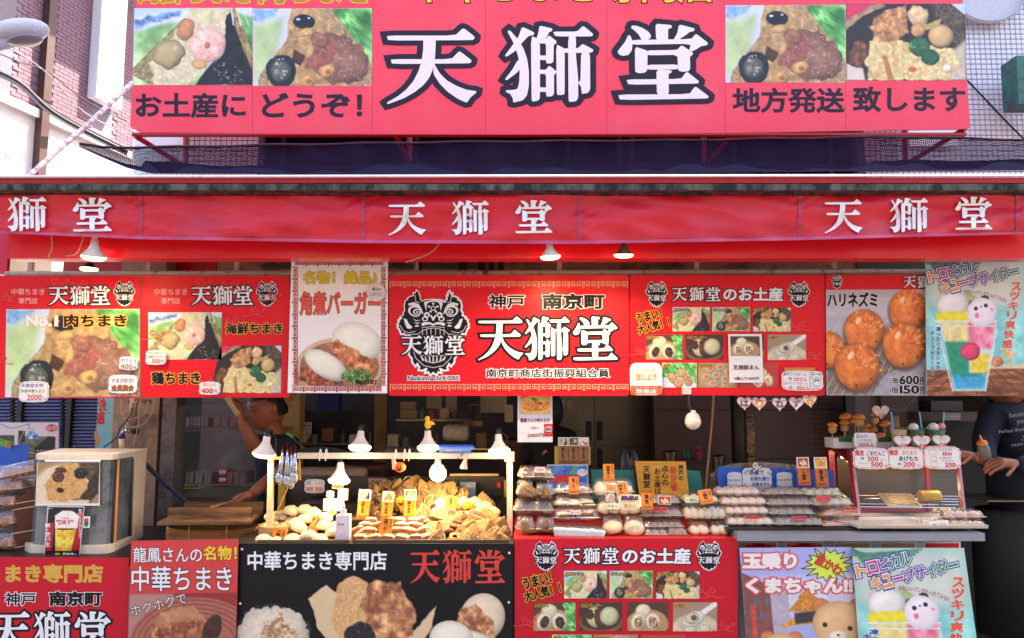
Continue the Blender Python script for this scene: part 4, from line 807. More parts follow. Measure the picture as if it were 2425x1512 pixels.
for tx, a, b in (('海鮮ちまき', 328, 596), ('肉ちまき', 615, 875)):
 lettering(fs, sg, tx, a, -52, b, 7, pm('sign_gold', (0.70, 0.55, 0.2), 0.5), outline=0.07, omat=m_yel, bold=0.03)
lettering(fs, sg, '中華ちまき専門店', 980, -75, 1690, 5, m_yel, outline=0.05, omat=m_ink, bold=0.02); lettering(fs, sg, '鶏ちまき', 1735, -80, 2260, -5, m_yel, outline=0.05, omat=m_ink)
m_brk = pm('bracket_red', (0.62, 0.07, 0.13), 0.4)
def bar(name, a, b, t, mat, parent):
 V, Fc = tube([P(*a), P(*b)], t, 4); return mk(name, V, Fc, mat, parent)
for p in (((320, 322, YS + .02), (440, 396, 6.2)), ((440, 300, 6.2), (440, 400, 6.2)), ((936, 318, YS + .02), (970, 388, 6.2)), ((970, 300, 6.2), (970, 392, 6.2)), ((1736, 316, YS + .02), (1674, 388, 6.2)), ((1667, 300, 6.2), (1667, 388, 6.2)), ((2284, 306, YS + .02), (2140, 392, 6.2)), ((2142, 300, 6.2), (2146, 392, 6.2))):
 bar('bracket', *p, 0.024, m_brk, sg)
mk('side_panel', *hexa([P(335, 316, 5.5), P(440, 316, 6.15), P(440, 60, 6.15), P(335, 60, 5.5)], [P(333, 316, 5.5), P(436, 316, 6.2), P(436, 60, 6.2), P(333, 60, 5.5)]), m_wpan, sg)
mk('side_panel', *hexa([P(2272, 308, 5.5), P(2150, 310, 6.15), P(2150, 60, 6.15), P(2272, 60, 5.5)], [P(2276, 308, 5.5), P(2154, 310, 6.2), P(2154, 60, 6.2), P(2276, 60, 5.5)]), m_wpan, sg)
slab('lower_edge', 312, 314.5, 2290, 320, YS + 0.002, 0.05, m_brk, sg)
for x0, x1 in ((345, 437), (2152, 2268)): slab('white_lining', x0, 300, x1, 346, 6.24, 0.02, m_wpan, sg)
# ---- netting
mnet = bpy.data.materials.new('netting'); mnet.use_nodes = True; t_ = mnet.node_tree; bs = t_.nodes['Principled BSDF']; bs.inputs['Base Color'].default_value = (0.018, 0.011, 0.028, 1); bs.inputs['Roughness'].default_value = 0.9; bs.inputs['Specular IOR Level'].default_value = 0
tc = t_.nodes.new('ShaderNodeTexCoord'); wv = []
for ax in (0, 2):
 sx = t_.nodes.new('ShaderNodeSeparateXYZ'); t_.links.new(tc.outputs['Object'], sx.inputs[0]); mu = t_.nodes.new('ShaderNodeMath'); mu.operation = 'MULTIPLY'; mu.inputs[1].default_value = 95 if ax == 0 else 80; t_.links.new(sx.outputs[ax], mu.inputs[0])
 fr_ = t_.nodes.new('ShaderNodeMath'); fr_.operation = 'FRACT'; t_.links.new(mu.outputs[0], fr_.inputs[0]); wv.append(fr_)
mi = t_.nodes.new('ShaderNodeMath'); mi.operation = 'MINIMUM'; t_.links.new(wv[0].outputs[0], mi.inputs[0]); t_.links.new(wv[1].outputs[0], mi.inputs[1])
lt = t_.nodes.new('ShaderNodeMath'); lt.operation = 'LESS_THAN'; lt.inputs[1].default_value = 0.46; t_.links.new(mi.outputs[0], lt.inputs[0]); t_.links.new(lt.outputs[0], bs.inputs['Alpha'])
nx_, ny_ = 240, 14; X = np.linspace(188, 2520, nx_); top = np.interp(X, [188, 250, 330, 600, 1000, 1200, 1600, 2000, 2150, 2520], [342, 349, 350, 345, 338, 336, 333, 326, 325, 334]); bot = np.interp(X, [188, 240, 300, 360, 1000, 1600, 2000, 2520], [348, 372, 398, 412, 413, 411, 406, 404])
G = []
for j in range(ny_):
 t = j / (ny_ - 1); yy = top + (bot - top) * t + 1.2 * np.sin(X / 37.) * (1 - t); G.append(PV(X, yy, 4.7 - 0.05 * np.sin(X / 60. + 2 * t) * t - 0.25 * t ** 2 + 0.02 * np.sin(X / 17.)))
i = np.arange((ny_ - 1) * (nx_ - 1)); k = i // (nx_ - 1) * nx_ + i % (nx_ - 1)
net = mk('safety_net', np.concatenate(G), np.stack([k, k + nx_, k + nx_ + 1, k + 1], -1), mnet, label='dark navy safety net slung between the big sign and awning', cat='net', smooth=True)
edge = np.where(X < 340, bot, bot - 17) - 9 * np.abs(np.sin(X / 210.0)) - 3 * np.sin(X / 47.); edge = np.minimum(np.maximum(edge, top + 6), bot - 1)
G2 = [PV(X, edge + (bot - edge) * t, 4.66 - .28 * t - .02 * np.sin(X / 23.)) for t in np.linspace(0, 1, 7)]; i = np.arange((len(G2) - 1) * (nx_ - 1)); k = i // (nx_ - 1) * nx_ + i % (nx_ - 1)
mk('net_fold', np.concatenate(G2), np.stack([k, k + nx_, k + nx_ + 1, k + 1], -1), pm('net_fold', (.11, .11, .21), .9, var=.15, scale=60, spec=.05, bump=.3), net, smooth=True)
V, Fc = tube([tuple(p) for p in G[0][::3]], 0.009, 6); mk('rope', V, Fc, pm('rope_dark', (0.22, 0.12, 0.18), 0.8), net, smooth=True)
# ---------------------------------------------------------------- emblem, borders, cards
def emblem(fr, parent, cx, cy, w, detail=True, wz=0.0018, out=True):
 s = w / 1025.0; T = lambda pl: [(cx + (x - 697) * s, cy + (y - 622) * s) for x, y in pl]; Mi = lambda pl: [(1394 - x, y) for x, y in pl][::-1]
 half = [(697,150),(600,155),(562,168),(535,180),(506,140),(504,85),(490,90),(488,50),(463,22),(445,65),(420,58),(424,98),(375,108),(335,130),(345,150),(305,170),(290,240),(300,300),(278,335),(280,370),(228,402),(240,412),(200,440),(210,455),(188,500),(198,515),(190,545),(212,570),(225,600),(238,640),(285,635),(308,660),(345,655),(400,680),(380,800),(360,880),(350,930),(375,965),(392,985),(398,1040),(445,1100),(472,1062),(498,1110),(485,1150),(540,1158),(598,1132),(575,1195),(625,1178),(652,1225),(697,1190)]
 sil = half + Mi(half)[1:-1]
 emb = fpoly(fr, parent, 'emblem', [T(sil)], m_ink, wz + 0.0004)
 if out: fpoly(fr, emb, 'emblem_outline', strokes([T(sil) + T(sil[:1])], 26 * s), m_white, wz)
 W = []; K = []
 both = lambda p: [T(p), T(Mi(p))]
 W += both([(340,205),(420,185),(490,212),(530,275),(560,360),(505,325),(445,262),(385,228),(350,238)])
 W += both(ellp(432, 315, 96, 74, 24, 25))
 W += both([(275,415),(320,430),(350,490),(400,540),(372,565),(322,556),(300,500)])
 W += both([(697,492),(640,466),(560,470),(525,490),(540,525),(600,505),(650,500),(697,520)])
 W += both([(400,410),(450,440),(520,440),(450,455)]) + both([(420,470),(470,478),(515,470),(470,495)]) + both([(430,520),(480,505),(500,525),(450,535)])
 W += both(ellp(580, 422, 44, 36, 18)); W += [T([(650,372),(697,458),(744,372),(722,362),(672,362)])]
 W += [T([(570,180),(697,150),(825,180),(830,215),(800,310),(790,225),(770,190),(697,175),(625,190),(605,225),(600,310),(568,215)])]
 fpoly(fr, emb, 'emblem_detail', W, m_white, wz + 0.0008)
 K += both(ellp(447, 318, 78, 58, 24, 15)); K += both(ellp(580, 424, 24, 20, 14)); K += [T([(668,362),(726,362),(697,402)])]
 fpoly(fr, emb, 'emblem_detail', K, m_ink, wz + 0.0018)
 W = both(ellp(466, 323, 56, 46, 18)) + both(ellp(607, 365, 42, 40, 20)); W += [T(ellp(697, 272, 36, 34, 16))]
 W += [T(ellp(697 + 62 * math.sin(a), 268 - 62 * math.cos(a), 17, 17, 8)) for a in (0, 1.25, -1.25, 2.5, -2.5)]
 fpoly(fr, emb, 'emblem_detail', W, m_white, wz + 0.0026)
 K = both(ellp(468, 324, 36, 30, 16)) + both(ellp(609, 370, 17, 17, 12)) + [T(ellp(697, 272, 24, 22, 12))]
 fpoly(fr, emb, 'emblem_detail', K, m_ink, wz + 0.0034); fpoly(fr, emb, 'emblem_detail', both(ellp(469, 325, 17, 16, 12)), m_white, wz + 0.004)
 if detail:
  L = [[(300,650),(400,640),(480,640),(540,592),(620,562),(697,552),(775,562),(858,592),(915,640),(1000,640),(1095,650)], [(412,870),(450,980),(560,1085),(697,1115),(840,1085),(945,980),(985,870)], [(490,920),(590,1025),(697,1050),(805,1025),(905,920)], [(500,940),(697,950),(895,940)], [(230,520),(270,590),(340,620),(440,600)], [(1164,520),(1124,590),(1054,620),(954,600)], [(540,545),(697,530),(855,545)], [(440,90),(450,180),(500,190)], [(954,90),(944,180),(894,190)]]
  L += [[(x, 566), (x, 650)] for x in (545, 605, 665, 730, 795, 850)] + [[(x, 945), (x + (697 - x) * .18 + d, 1010 + 30 * (1 - abs(x - 697) / 200))] for x in (520, 580, 640, 697, 754, 814, 874) for d in (-9, 9)]
  fpoly(fr, emb, 'emblem_detail', sum([strokes([T(l)], 8 * s) for l in L], []), m_card, wz + 0.0008)
 for tx, a, b in (('①', 245, 540), ('②', 555, 840), ('③', 862, 1150)):
  q = T([(a, 655), (b, 935)]); lettering(fr, emb, tx, q[0][0], q[0][1], q[1][0], q[1][1], m_white, outline=0.055, w=wz + 0.0046, name='emblem_lettering')
 return emb
KEYU = [(0.03, 1), (0.03, 0), (0.86, 0), (0.86, 0.72), (0.34, 0.72), (0.34, 0.34), (0.58, 0.34), (0.58, 0.46)]
def key_border(fr, parent, x0, y0, x1, y1, n, mat, t, vertical=False, w=0.0012):
 S = []
 for i in range(n):
  for m in (0, 1):
   L = []
   for a, b in KEYU:
    a2 = (a * 0.46) if not m else 0.94 - a * 0.46;
    if m: b = b
    if vertical: L.append((x0 + b * (x1 - x0), y0 + (i + a2 + 0.02) * (y1 - y0) / n))
    else: L.append((x0 + (i + a2 + 0.02) * (x1 - x0) / n, y0 + b * (y1 - y0)))
   S += strokes([L], t)
 return props(fpoly(fr, parent, 'key_border', S, mat, w), kind='stuff')
m_cloud = pm('cloud_red', (0.90, 0.27, 0.28), 0.4, var=0.03)
def clouds(fr, parent, spots, t=1.8):
 S = []
 for x, y, r, f in spots:
  for k in range(3):
   cx, cy, rr = x + f * k * r * 0.9, y + (k % 2) * r * 0.5, r * (0.6 - 0.12 * k)
   S += strokes([[(cx + f * rr * (1 - q / 22) * math.cos(q * 0.42), cy - rr * (1 - q / 22) * math.sin(q * 0.42)) for q in range(18)]], t)
  S += strokes([[(x - f * r * 1.8 + f * q * r * 0.45, y + r * 0.9 + math.sin(q * 1.1) * r * 0.16) for q in range(9)]], t)
 props(fpoly(fr, parent, 'cloud_pattern', S, m_cloud, 0.0007), kind='stuff')
def menu_board(name, q, Y, mat, label, cat='menu board', thick=0.008):
 return board(FY(Y), name, q, mat, thick, label=label, cat=cat)
m_scr = pm('tape_clear', (0.85, 0.82, 0.8), 0.2)
def card(px, py, w, h, Y, label, lines=(), shape='wavy', roll=0, tilt=0, base=None, rim=None, yaw=0, cat='price card', name='price_card', group=None, amp=1.6, lob=14, thick=0.002):
 fr = frame_at(px, py, Y, roll, tilt, yaw); x0, y0, x1, y1 = -w / 2, -h / 2, w / 2, h / 2
 mk_ = {'wavy': lambda k: wavy(x0 + k, y0 + k, x1 - k, y1 - k, amp=amp, lob=lob), 'rect': lambda k: rect(x0 + k, y0 + k, x1 - k, y1 - k), 'round': lambda k: rrect(x0 + k, y0 + k, x1 - k, y1 - k, min(w, h) * 0.2), 'heart': lambda k: heart(0, 0, w - 2 * k, h - 2 * k), 'oval': lambda k: ellp(0, 0, w / 2 - k, h / 2 - k)}[shape]
 o = board(fr, name, mk_(0), base or m_card, thick, label=label, cat=cat, group=group)
 if rim:
  fpoly(fr, o, 'rim', [mk_(2.0)], rim, 0.0008); fpoly(fr, o, 'face', [mk_(3.6)], base or m_card, 0.0013)
 for L in lines:
  t, a, b, c, d, m = L[:6]; kw = L[6] if len(L) > 6 else {}
  lettering(fr, o, t, a, b, c, d, m, w=0.002, **kw)
 return o, fr
# ---------------------------------------------------------------- hanging menu boards
YB = 3.30
b1 = menu_board('menu_board', rrect(-60, 654, 331.5, 943, 5), YB, m_redp, 'red menu board with big meat zongzi photo and No.1 lettering, far left'); f1 = FY(YB)
clouds(f1, b1, [(130, 668, 16, 1), (200, 672, 15, -1), (12, 700, 12, 1), (10, 850, 12, -1)])
photo(f1, b1, ((15, 733), (331, 732), (330, 939), (12, 941)), img(pic_meat, 150, 100), 0.0012)
for x in (0, 338):
 pr, bb_ = (b1, f1) if x == 0 else (None, None)
def head(fr, parent, dx):
 lettering(fr, parent, '中華ちまき', 27 + dx, 684, 105 + dx, 699, m_pink, bold=0.03); lettering(fr, parent, '専門店', 44 + dx, 706, 88 + dx, 720, m_pink, bold=0.03)
 for tx, a, b in (('①', 115, 163), ('②', 165, 213), ('③', 214, 262)): lettering(fr, parent, tx, a + dx, 677, b + dx, 723, m_white, outline=0.055)
 emblem(fr, parent, 294.5 + dx, 696, 51, detail=False, out=True)
head(f1, b1, 0)
lettering(f1, b1, 'No.1', 63, 749, 135, 772, m_white, outline=0.08, omat=pm('pale_orange', (0.93, 0.72, 0.5), 0.4), bold=0.04, w=0.002)
lettering(f1, b1, '肉ちまき', 153, 746, 299, 774, m_ink, outline=0.09, omat=pm('orange_glow', (0.93, 0.68, 0.25), 0.4), bold=0.035, w=0.002)
b2 = menu_board('menu_board', rrect(333.5, 654, 686, 942, 5), YB + 0.004, m_redp, 'red menu board with seafood and chicken zongzi photos, second from left'); f2 = FY(YB + 0.004)
clouds(f2, b2, [(470, 668, 15, 1), (560, 672, 16, -1), (600, 735, 14, 1), (560, 760, 12, -1), (360, 790, 14, 1), (500, 905, 13, -1), (640, 700, 13, 1)])
photo(f2, b2, pq(351, 740, 525, 852), img(pic_seafood, 110, 71), 0.0012); photo(f2, b2, ((524, 819), (667, 819), (666, 932), (496, 930)), img(pic_chicken, 110, 73), 0.0012)
head(f2, b2, 338)
for t, a, b, c, d in (('海鮮ちまき', 535, 766, 668, 791), ('鶏ちまき', 360, 882, 473, 910)): lettering(f2, b2, t, a, b, c, d, m_ink, outline=0.09, omat=pm('orange_glow', (1, 1, 1)), bold=0.035, w=0.002)
# white burger poster
fb = FY(YB - 0.02)
b3 = board(fb, 'poster', [(690, 614), (919, 617), (917, 932), (681, 931)], pm('white_poster', (0.97, 0.95, 0.92), 0.35, var=0.02), 0.006, label='white poster of braised pork burgers with red key pattern border', cat='poster')
m_rb = pm('brick_red_print', (0.72, 0.22, 0.24), 0.45, var=0.03)
photo(fb, b3, ((700, 745), (903, 745), (902, 916), (697, 914)), img(pic_burger, 130, 110), 0.0010)
key_border(fb, b3, 700, 619, 908, 630, 8, m_rb, 2.0); key_border(fb, b3, 693, 917, 903, 928, 8, m_rb, 2.0); key_border(fb, b3, 704, 633, 693, 914, 10, m_rb, 2.0, True); key_border(fb, b3, 904, 633, 914, 914, 10, m_rb, 2.0, True)
lettering(fb, b3, '名物！絶品♪', 719, 643, 892, 672, pm('mustard', (0.88, 0.78, 0.18), 0.4), outline=0.06, omat=pm('olive_line', (0.45, 0.33, 0.1), 0.4), bold=0.04)
lettering(fb, b3, '角煮バーガー', 711, 693, 899, 745, pm('vermilion', (0.90, 0.33, 0.22), 0.4), outline=0.055, omat=pm('dark_red_line', (0.45, 0.12, 0.1), 0.4), bold=0.03)
lettering(fb, b3, '南京町', 842, 900, 893, 911, m_ink, bold=0.03)
card(891, 693, 44, 44, YB - 0.03, 'clear round sticker with handwriting on the white burger poster', [('魔法の', -10, -12, 12, -4, m_ink), ('レストラン', -15, 0, 15, 9, m_ink)], 'oval', base=pm('sticker_clear', (0.88, 0.84, 0.80), 0.15), cat='sticker', name='sticker')
# centre board
b4 = menu_board('menu_board', rrect(920.5, 652, 1489, 938, 6), YB - 0.008, m_redp, 'wide red centre board with black lion emblem and large white shop name'); f4 = FY(YB - 0.008)
m_kb = pm('border_peach', (0.95, 0.62, 0.48), 0.4)
key_border(f4, b4, 923, 668, 1488, 681, 16, m_kb, 2.0); key_border(f4, b4, 923, 911, 1489, 925, 16, m_kb, 2.0)
emblem(f4, b4, 1026, 789, 171)
lettering(f4, b4, 'Nankinmachi.KOBE', 966, 891, 1087, 901, m_ink, outline=0.13, omat=m_white, bold=0.02)
lettering(f4, b4, '神戸', 1158, 699, 1241, 730, m_ink, outline=0.07, omat=m_white, bold=0.025); lettering(f4, b4, '南京町', 1286, 697, 1430, 731, m_ink, outline=0.08, omat=m_white, bold=0.045)
for tx, a, b in (('①', 1132, 1239), ('②', 1243, 1349), ('③', 1357, 1463)): lettering(f4, b4, tx, a, 750, b, 854, m_white, outline=0.05)
lettering(f4, b4, '南京町商店街振興組合員', 1152, 874, 1442, 894, m_ink, outline=0.10, omat=m_white, bold=0.02)
# souvenirs board
def omiyage(fr, parent, x, y, s, sy=None):
 T = lambda u, v: (x + (u - 1490) * s, y + (v - 650) * s)
 R4 = lambda a, b, c, d: T(a, b) + T(c, d)
 def L(t, a, b, c, d, m, **k): q = R4(a, b, c, d); lettering(fr, parent, t, *q, m, **k)
 clouds(fr, parent, [(*T(1530, 745), 13 * s, 1), (*T(1900, 770), 13 * s, -1), (*T(1920, 840), 12 * s, 1), (*T(1510, 830), 12 * s, 1)])
 for c in (1555, 1892): q = T(c, 697); emblem(fr, parent, q[0], q[1], 52 * s, detail=False)
 for tx, a, b in (('①', 1592, 1627), ('②', 1632, 1667), ('③', 1671, 1707)): L(tx, a, 680, b, 714, m_white, outline=0.07)
 L('のお土産', 1714, 682, 1853, 713, m_white, outline=0.09, bold=0.035)
 for t, yy, x0, x1 in (('うまい！', 748, 1508, 1566), ('大人気！！', 772, 1510, 1586)): L(t, x0, yy - 11, x1, yy + 11, m_ink, outline=0.10, omat=m_yel, bold=0.05, rot=-15)
 ph = [(1593, 728, 1681, 785, pic_seafood, '海鮮ちまき'), (1687, 728, 1776, 785, pic_meat, '肉ちまき'), (1783, 729, 1873, 786, pic_chicken, '鶏ちまき'), (1529, 793, 1617, 852, pic_cut_buns, '麻蓉まん'), (1624, 793, 1713, 852, pic_clam_bun, '角煮バーガー'), (1724, 793, 1809, 852, pic_pork_bun, ''), (1818, 793, 1909, 853, pic_soup, '小籠包'), (1568, 860, 1650, 918, pic_lumps, '焼売'), (1654, 860, 1745, 918, pic_shumai, '海老焼売'), (1753, 860, 1843, 918, pic_dumplings, '')]
 for a, b, c, d, fn, cap in ph:
  q = R4(a, b, c, d)
  if q[1] > 1540: continue
  photo(fr, parent, pq(*q), img(fn, int(56 * s), int(37 * s)), 0.0012)
  if cap: q = R4(a + 3, b + 3, a + 3 + 7.5 * len(cap), b + 10); lettering(fr, parent, cap, *q, m_yel if fn in (pic_seafood, pic_meat, pic_chicken) else m_ink, outline=0.08, omat=m_ink if fn in (pic_seafood, pic_meat, pic_chicken) else m_gold, w=0.002)
b5 = menu_board('menu_board', rrect(1491, 652, 1954, 937, 6), YB + 0.002, m_redp, 'red souvenir menu board with three rows of dumpling photos under a lion emblem pair'); f5 = FY(YB + 0.002)
omiyage(f5, b5, 1490, 650, 1.0)
slab('tape', 1858, 871, 1930, 882, YB - 0.004, 0.002, pm('orange_tape', (0.88, 0.5, 0.15), 0.4), b5)
# hedgehog board
b6 = menu_board('menu_board', [(1956, 652), (2230, 650), (2230, 938), (1957, 937)], YB - 0.004, pm('board_grey', (0.75, 0.72, 0.74), 0.4), 'menu board with large photo of spiky orange fried balls'); f6 = FY(YB - 0.004)
fpoly(f6, b6, 'red_band', [[(1956, 652), (2230, 650), (2230, 686), (1956, 687)]], m_redp, 0.0006)
photo(f6, b6, ((1956, 687), (2193, 686), (2193, 937), (1957, 937)), img(pic_hedgehog, 140, 148), 0.0010)
emblem(f6, b6, 1982, 668, 27, detail=False); lettering(f6, b6, '①②', 2139, 653, 2203, 683, m_white, outline=0.06)
lettering(f6, b6, 'ハリネズミ', 1960, 694, 2077, 726, m_ink, bold=0.045, outline=0.07, omat=m_card)
lettering(f6, b6, '5個', 2106, 894, 2126, 909, m_ink, outline=0.09, omat=m_card, bold=0.02); lettering(f6, b6, '600', 2131, 891, 2176, 910, m_ink, outline=0.07, omat=m_card, bold=0.04); lettering(f6, b6, '円', 2179, 895, 2188, 910, m_ink, bold=0.02)
lettering(f6, b6, '1個', 2108, 917, 2126, 932, m_ink, outline=0.09, omat=m_card, bold=0.02); lettering(f6, b6, '150', 2132, 914, 2176, 932, m_ink, outline=0.07, omat=m_card, bold=0.04); lettering(f6, b6, '円', 2179, 918, 2188, 932, m_ink, bold=0.02)
# tropical drink poster
GRAD = [pm('ink_orange', (0.92, 0.6, 0.3), 0.4), pm('ink_magenta', (0.80, 0.25, 0.55), 0.4), pm('ink_violet', (0.50, 0.30, 0.65), 0.4), pm('ink_teal', (0.10, 0.55, 0.55), 0.4), pm('ink_seagreen', (0.10, 0.55, 0.40), 0.4)]
def tropical(fr, parent, T, W, H, k):
 def q4(p0, p1): return T(*p0) + T(*p1)
 photo(fr, parent, (T(0, 0), T(100, 0), T(100, 141), T(0, 141)), img(pic_tropical, W, H), 0.0010)
 def word(t, x0, y0, x1, y1, ang, mats, ro=0):
  n = len(t)
  for i, ch in enumerate(t):
   f = (i + 0.5) / n; cx = x0 + (x1 - x0) * f; cy = y0 + (y1 - y0) * f; hw = (x1 - x0) / n * 0.46; hh = hw * (1.15 if ch not in 'ーイ' else 1.1); hw2 = hw * (0.95 if ch not in 'ュ' else .8)
   if ch == 'ー': hh = hw * 0.16
   a, b = T(cx, cy); u = abs(T(cx + 1, cy)[0] - a); mt = mats[min(int(f * len(mats)), len(mats) - 1)]
   lettering(fr, parent, ch, a - hw2 * u, b - hh * u, a + hw2 * u, b + hh * u, mt, outline=0.085, omat=m_white, outline2=0.15, omat2=pm('ink_navy', (0.15, 0.2, 0.55), 0.4), bold=0.03, rot=ang, w=0.0018)
 word('トロピカル', 2, 21, 52, 8, -14, GRAD); word('キューブサイダー', 14, 32, 93, 14, -14, GRAD)
 a = T(38, 36); b = T(82, 46); lettering(fr, parent, 'かわいいパンダも入れてみる!?', a[0], a[1] - 2, b[0], a[1] + (b[0] - a[0]) * 0.085, pm('ink_magenta', 0), rot=13, arch=(b[0] - a[0]) * 0.05, bold=0.01, w=0.002)
 for j, ch in enumerate('スッキリ爽快感'):
  cx = 91 - j * 1.6; a = T(cx - 4.5, 26 + j * 9.7); b = T(cx + 4.5, 34 + j * 9.7); lettering(fr, parent, ch, a[0], a[1], b[0], b[1], pm('vermilion', 0), outline=0.06, omat=m_card, bold=0.035, w=0.002)
 for tx, x, y0, pitch in (('凍ったシャキシャキ', 12, 71, 4.8), ('キューブゼリー入り', 6, 75, 5.0)):
  a = T(x - 2, y0); b = T(x + 2.2, y0 + pitch * len(tx)); lettering(fr, parent, tx, a[0], a[1], b[0], b[1], pm('ink_navy', 0), outline=0.07, omat=m_white, vertical=True, bold=0.03, w=0.002)
 a = T(33, 118); b = T(55, 121.5); lettering(fr, parent, 'TENSHIDO', a[0], a[1], b[0], b[1], pm('ink_seagreen', 0), bold=0.02, w=0.002)
ft = FY(YB - 0.03)
b7 = board(ft, 'poster', [(2191, 609), (2500, 607), (2500, 938), (2194, 938)], pm('white_poster', 0), 0.006, label='hanging poster of a layered tropical drink cup on a beach at right', cat='poster')
tropical(ft, b7, lambda u, v: (2192 + u * 2.36 + v * 0.02, 609 + v * 2.333), 150, 210, 1)
# cards on the hanging boards
card(80, 928, 72, 50, YB - 0.015, 'wavy price card reading 2000 yen hanging off the far left menu board', [('天獅堂名物', -30, -19, 22, -10, m_blue), ('本格中華ちまき', -30, -6, 26, 3, m_green), ('2000', -14, 7, 20, 20, m_redtxt, dict(bold=.02)), ('えん', 22, 12, 32, 19, m_blue)], amp=1.5, rim=pm('pale_blue', (0.75, 0.8, 0.92), 0.5))
card(304, 861, 46, 32, YB - 0.013, 'small wavy 400 yen card on the far left menu board photo', [('肉ちまき', -17, -11, 18, -2, m_blue), ('400', -16, 2, 10, 13, m_redtxt, dict(bold=.02)), ('円', 12, 5, 19, 13, m_blue)], roll=4, rim=pm('pale_blue', 0))
card(291, 910, 70, 44, YB - 0.012, 'wavy card with handwritten greeting at lower right of the far left menu board', [('ちまき好き!!', -26, -14, 26, -3, m_blue), ('全員集合', -26, 2, 26, 16, m_redtxt, dict(outline=.06, omat=m_green))])
card(369, 847, 50, 35, YB - 0.013, 'small wavy 500 yen card below the seafood zongzi photo', [('出汁が旨い!!', -16, -13, 14, -8, m_green), ('海鮮ちまき', -18, -5, 15, 2, m_green), ('500', -9, 4, 12, 13, m_redtxt, dict(bold=.02)), ('円', 14, 6, 20, 13, m_blue)], rim=pm('pale_blue', 0))
card(496, 920, 50, 31, YB - 0.013, 'small wavy 400 yen card beside the chicken zongzi photo', [('鶏ちまき', -16, -13, 16, -4, m_pink), ('400', -18, 0, 8, 12, m_redtxt, dict(bold=.02)), ('円', 12, 3, 18, 11, m_ink)])
o, fr_ = card(1766, 849, 80, 115, YB - 0.012, 'white paper slip for char siu buns taped over the souvenir menu board', [('叉焼豚まん', -31, 16, 31, 27, m_brown, dict(bold=.02)), ('5個入り1500円', -29, 44, 29, 51, m_brown, dict(bold=.02)), ('(チャーシュー)', -28, 2, -8, 5, m_ink)], 'rect', cat='paper slip', name='paper_slip'); photo(fr_, o, pq(-35, -52, 34, -6), img(pic_pork_bun, 40, 27), 0.002)
card(1900, 902, 100, 48, YB - 0.012, 'wavy card with a hand drawn bear and 250 and 350 yen prices', [('森のクマ吉くん', -44, -19, 10, -11, m_green), ('1匹', -32, -8, -24, -1, m_ink), ('250えん', -20, -8, 10, 1, m_redtxt, dict(bold=.02)), ('玉のりクマ吉くん', -44, 3, 12, 10, m_redtxt), ('1匹', -32, 13, -24, 20, m_ink), ('350えん', -14, 12, 16, 21, m_redtxt, dict(bold=.02))], roll=1, rim=m_pink)
o, fr_ = card(1934, 900, 28, 40, YB - 0.019, 'hand drawn bear cut-out stuck to the wavy bear price card', [], 'round', cat='cut-out', name='bear_cutout')
fpoly(fr_, o, 'drawing', strokes([ellp(0, -6, 11, 8) + [(11, -6)], ellp(-9, -15, 3, 3, 10), ellp(9, -15, 3, 3, 10), ellp(0, -3, 4, 3, 12), ellp(0, 9, 10, 7, 16)], 0.9), m_ink, 0.001)
o, fr_ = card(1530, 898, 76, 76, YB - 0.014, 'white and orange travel coupon sign at lower left of the souvenir board', [('ひょうごを', -20, -25, 20, -17, m_gold), ('旅しよう', -24, -13, 24, 3, m_gold, dict(bold=.03)), ('キャンペーン', -18, 8, 18, 12, m_gold), ], 'round', cat='coupon sign', name='coupon_sign')
fpoly(fr_, o, 'orange_band', [rect(-37, 16, 37, 36)], pm('orange_band', (0.88, 0.38, 0.22), 0.4), 0.001); lettering(fr_, o, 'ひょうご旅クーポン', -27, 18, 27, 22, m_white, w=.0016); lettering(fr_, o, '取扱店', -24, 24, 24, 34, m_white, bold=.02, w=.0016)
o, fr_ = card(1267, 990, 82, 113, YB + 0.05, 'white paper sign for zongzi at 2000 yen hanging below the centre board', [('龍鳳さんの肉ちまき', -34, 1, 34, 10, m_brown, dict(bold=.02)), ('5個入', -10, 20, 10, 26, m_brown), ('2000円', -18, 36, 20, 45, m_brown, dict(bold=.01))], 'rect', cat='paper sign', name='paper_sign', base=pm('laminated_paper', (0.88, 0.84, 0.86), 0.15))
photo(fr_, o, pq(-34, -58, 36, -9), img(pic_fried, 60, 41), 0.002); fpoly(fr_, o, 'red_patch', [rect(21, 14, 41, 43)], m_redp, 0.002); emblem(fr_, o, 31, 28, 17, detail=False, wz=0.0026)
# hearts spelling the product name on a string
hs = empty('heart_bunting', P(1840, 945, YB + .02), 'string of five white paper hearts with coloured letters under the souvenir board', 'bunting')
for ch, x, y, m, r in (('は', 1763, 956, m_blue, 0), ('り', 1798, 957, GRAD[0], 0), ('ね', 1846, 958, m_blue, 0), ('ず', 1886, 957, GRAD[2], 4), ('み', 1918, 950, GRAD[0], -6)):
 fr = frame_at(x, y, YB + .02 - (0.004 if ch == 'み' else 0), r); h = board(fr, 'heart', heart(0, 0, 35, 34), m_card, 0.001, hs); fpoly(fr, h, 'heart_rim', strokes([heart(0, 0, 33, 32) + heart(0, 0, 33, 32)[:1]], 1.2), m_pink, 0.001)
 lettering(fr, h, ch, -9, -9, 9, 8, m, bold=0.02, outline=0.06, omat=m_yel, w=.0012)
wire('string', [(1737, 937, YB + .015), (1790, 947, YB + .015), (1846, 950, YB + .015), (1900, 944, YB + .015), (1950, 935, YB + .015)], 0.0012, pm('pink_string', (0.85, 0.3, 0.4), 0.6), hs)
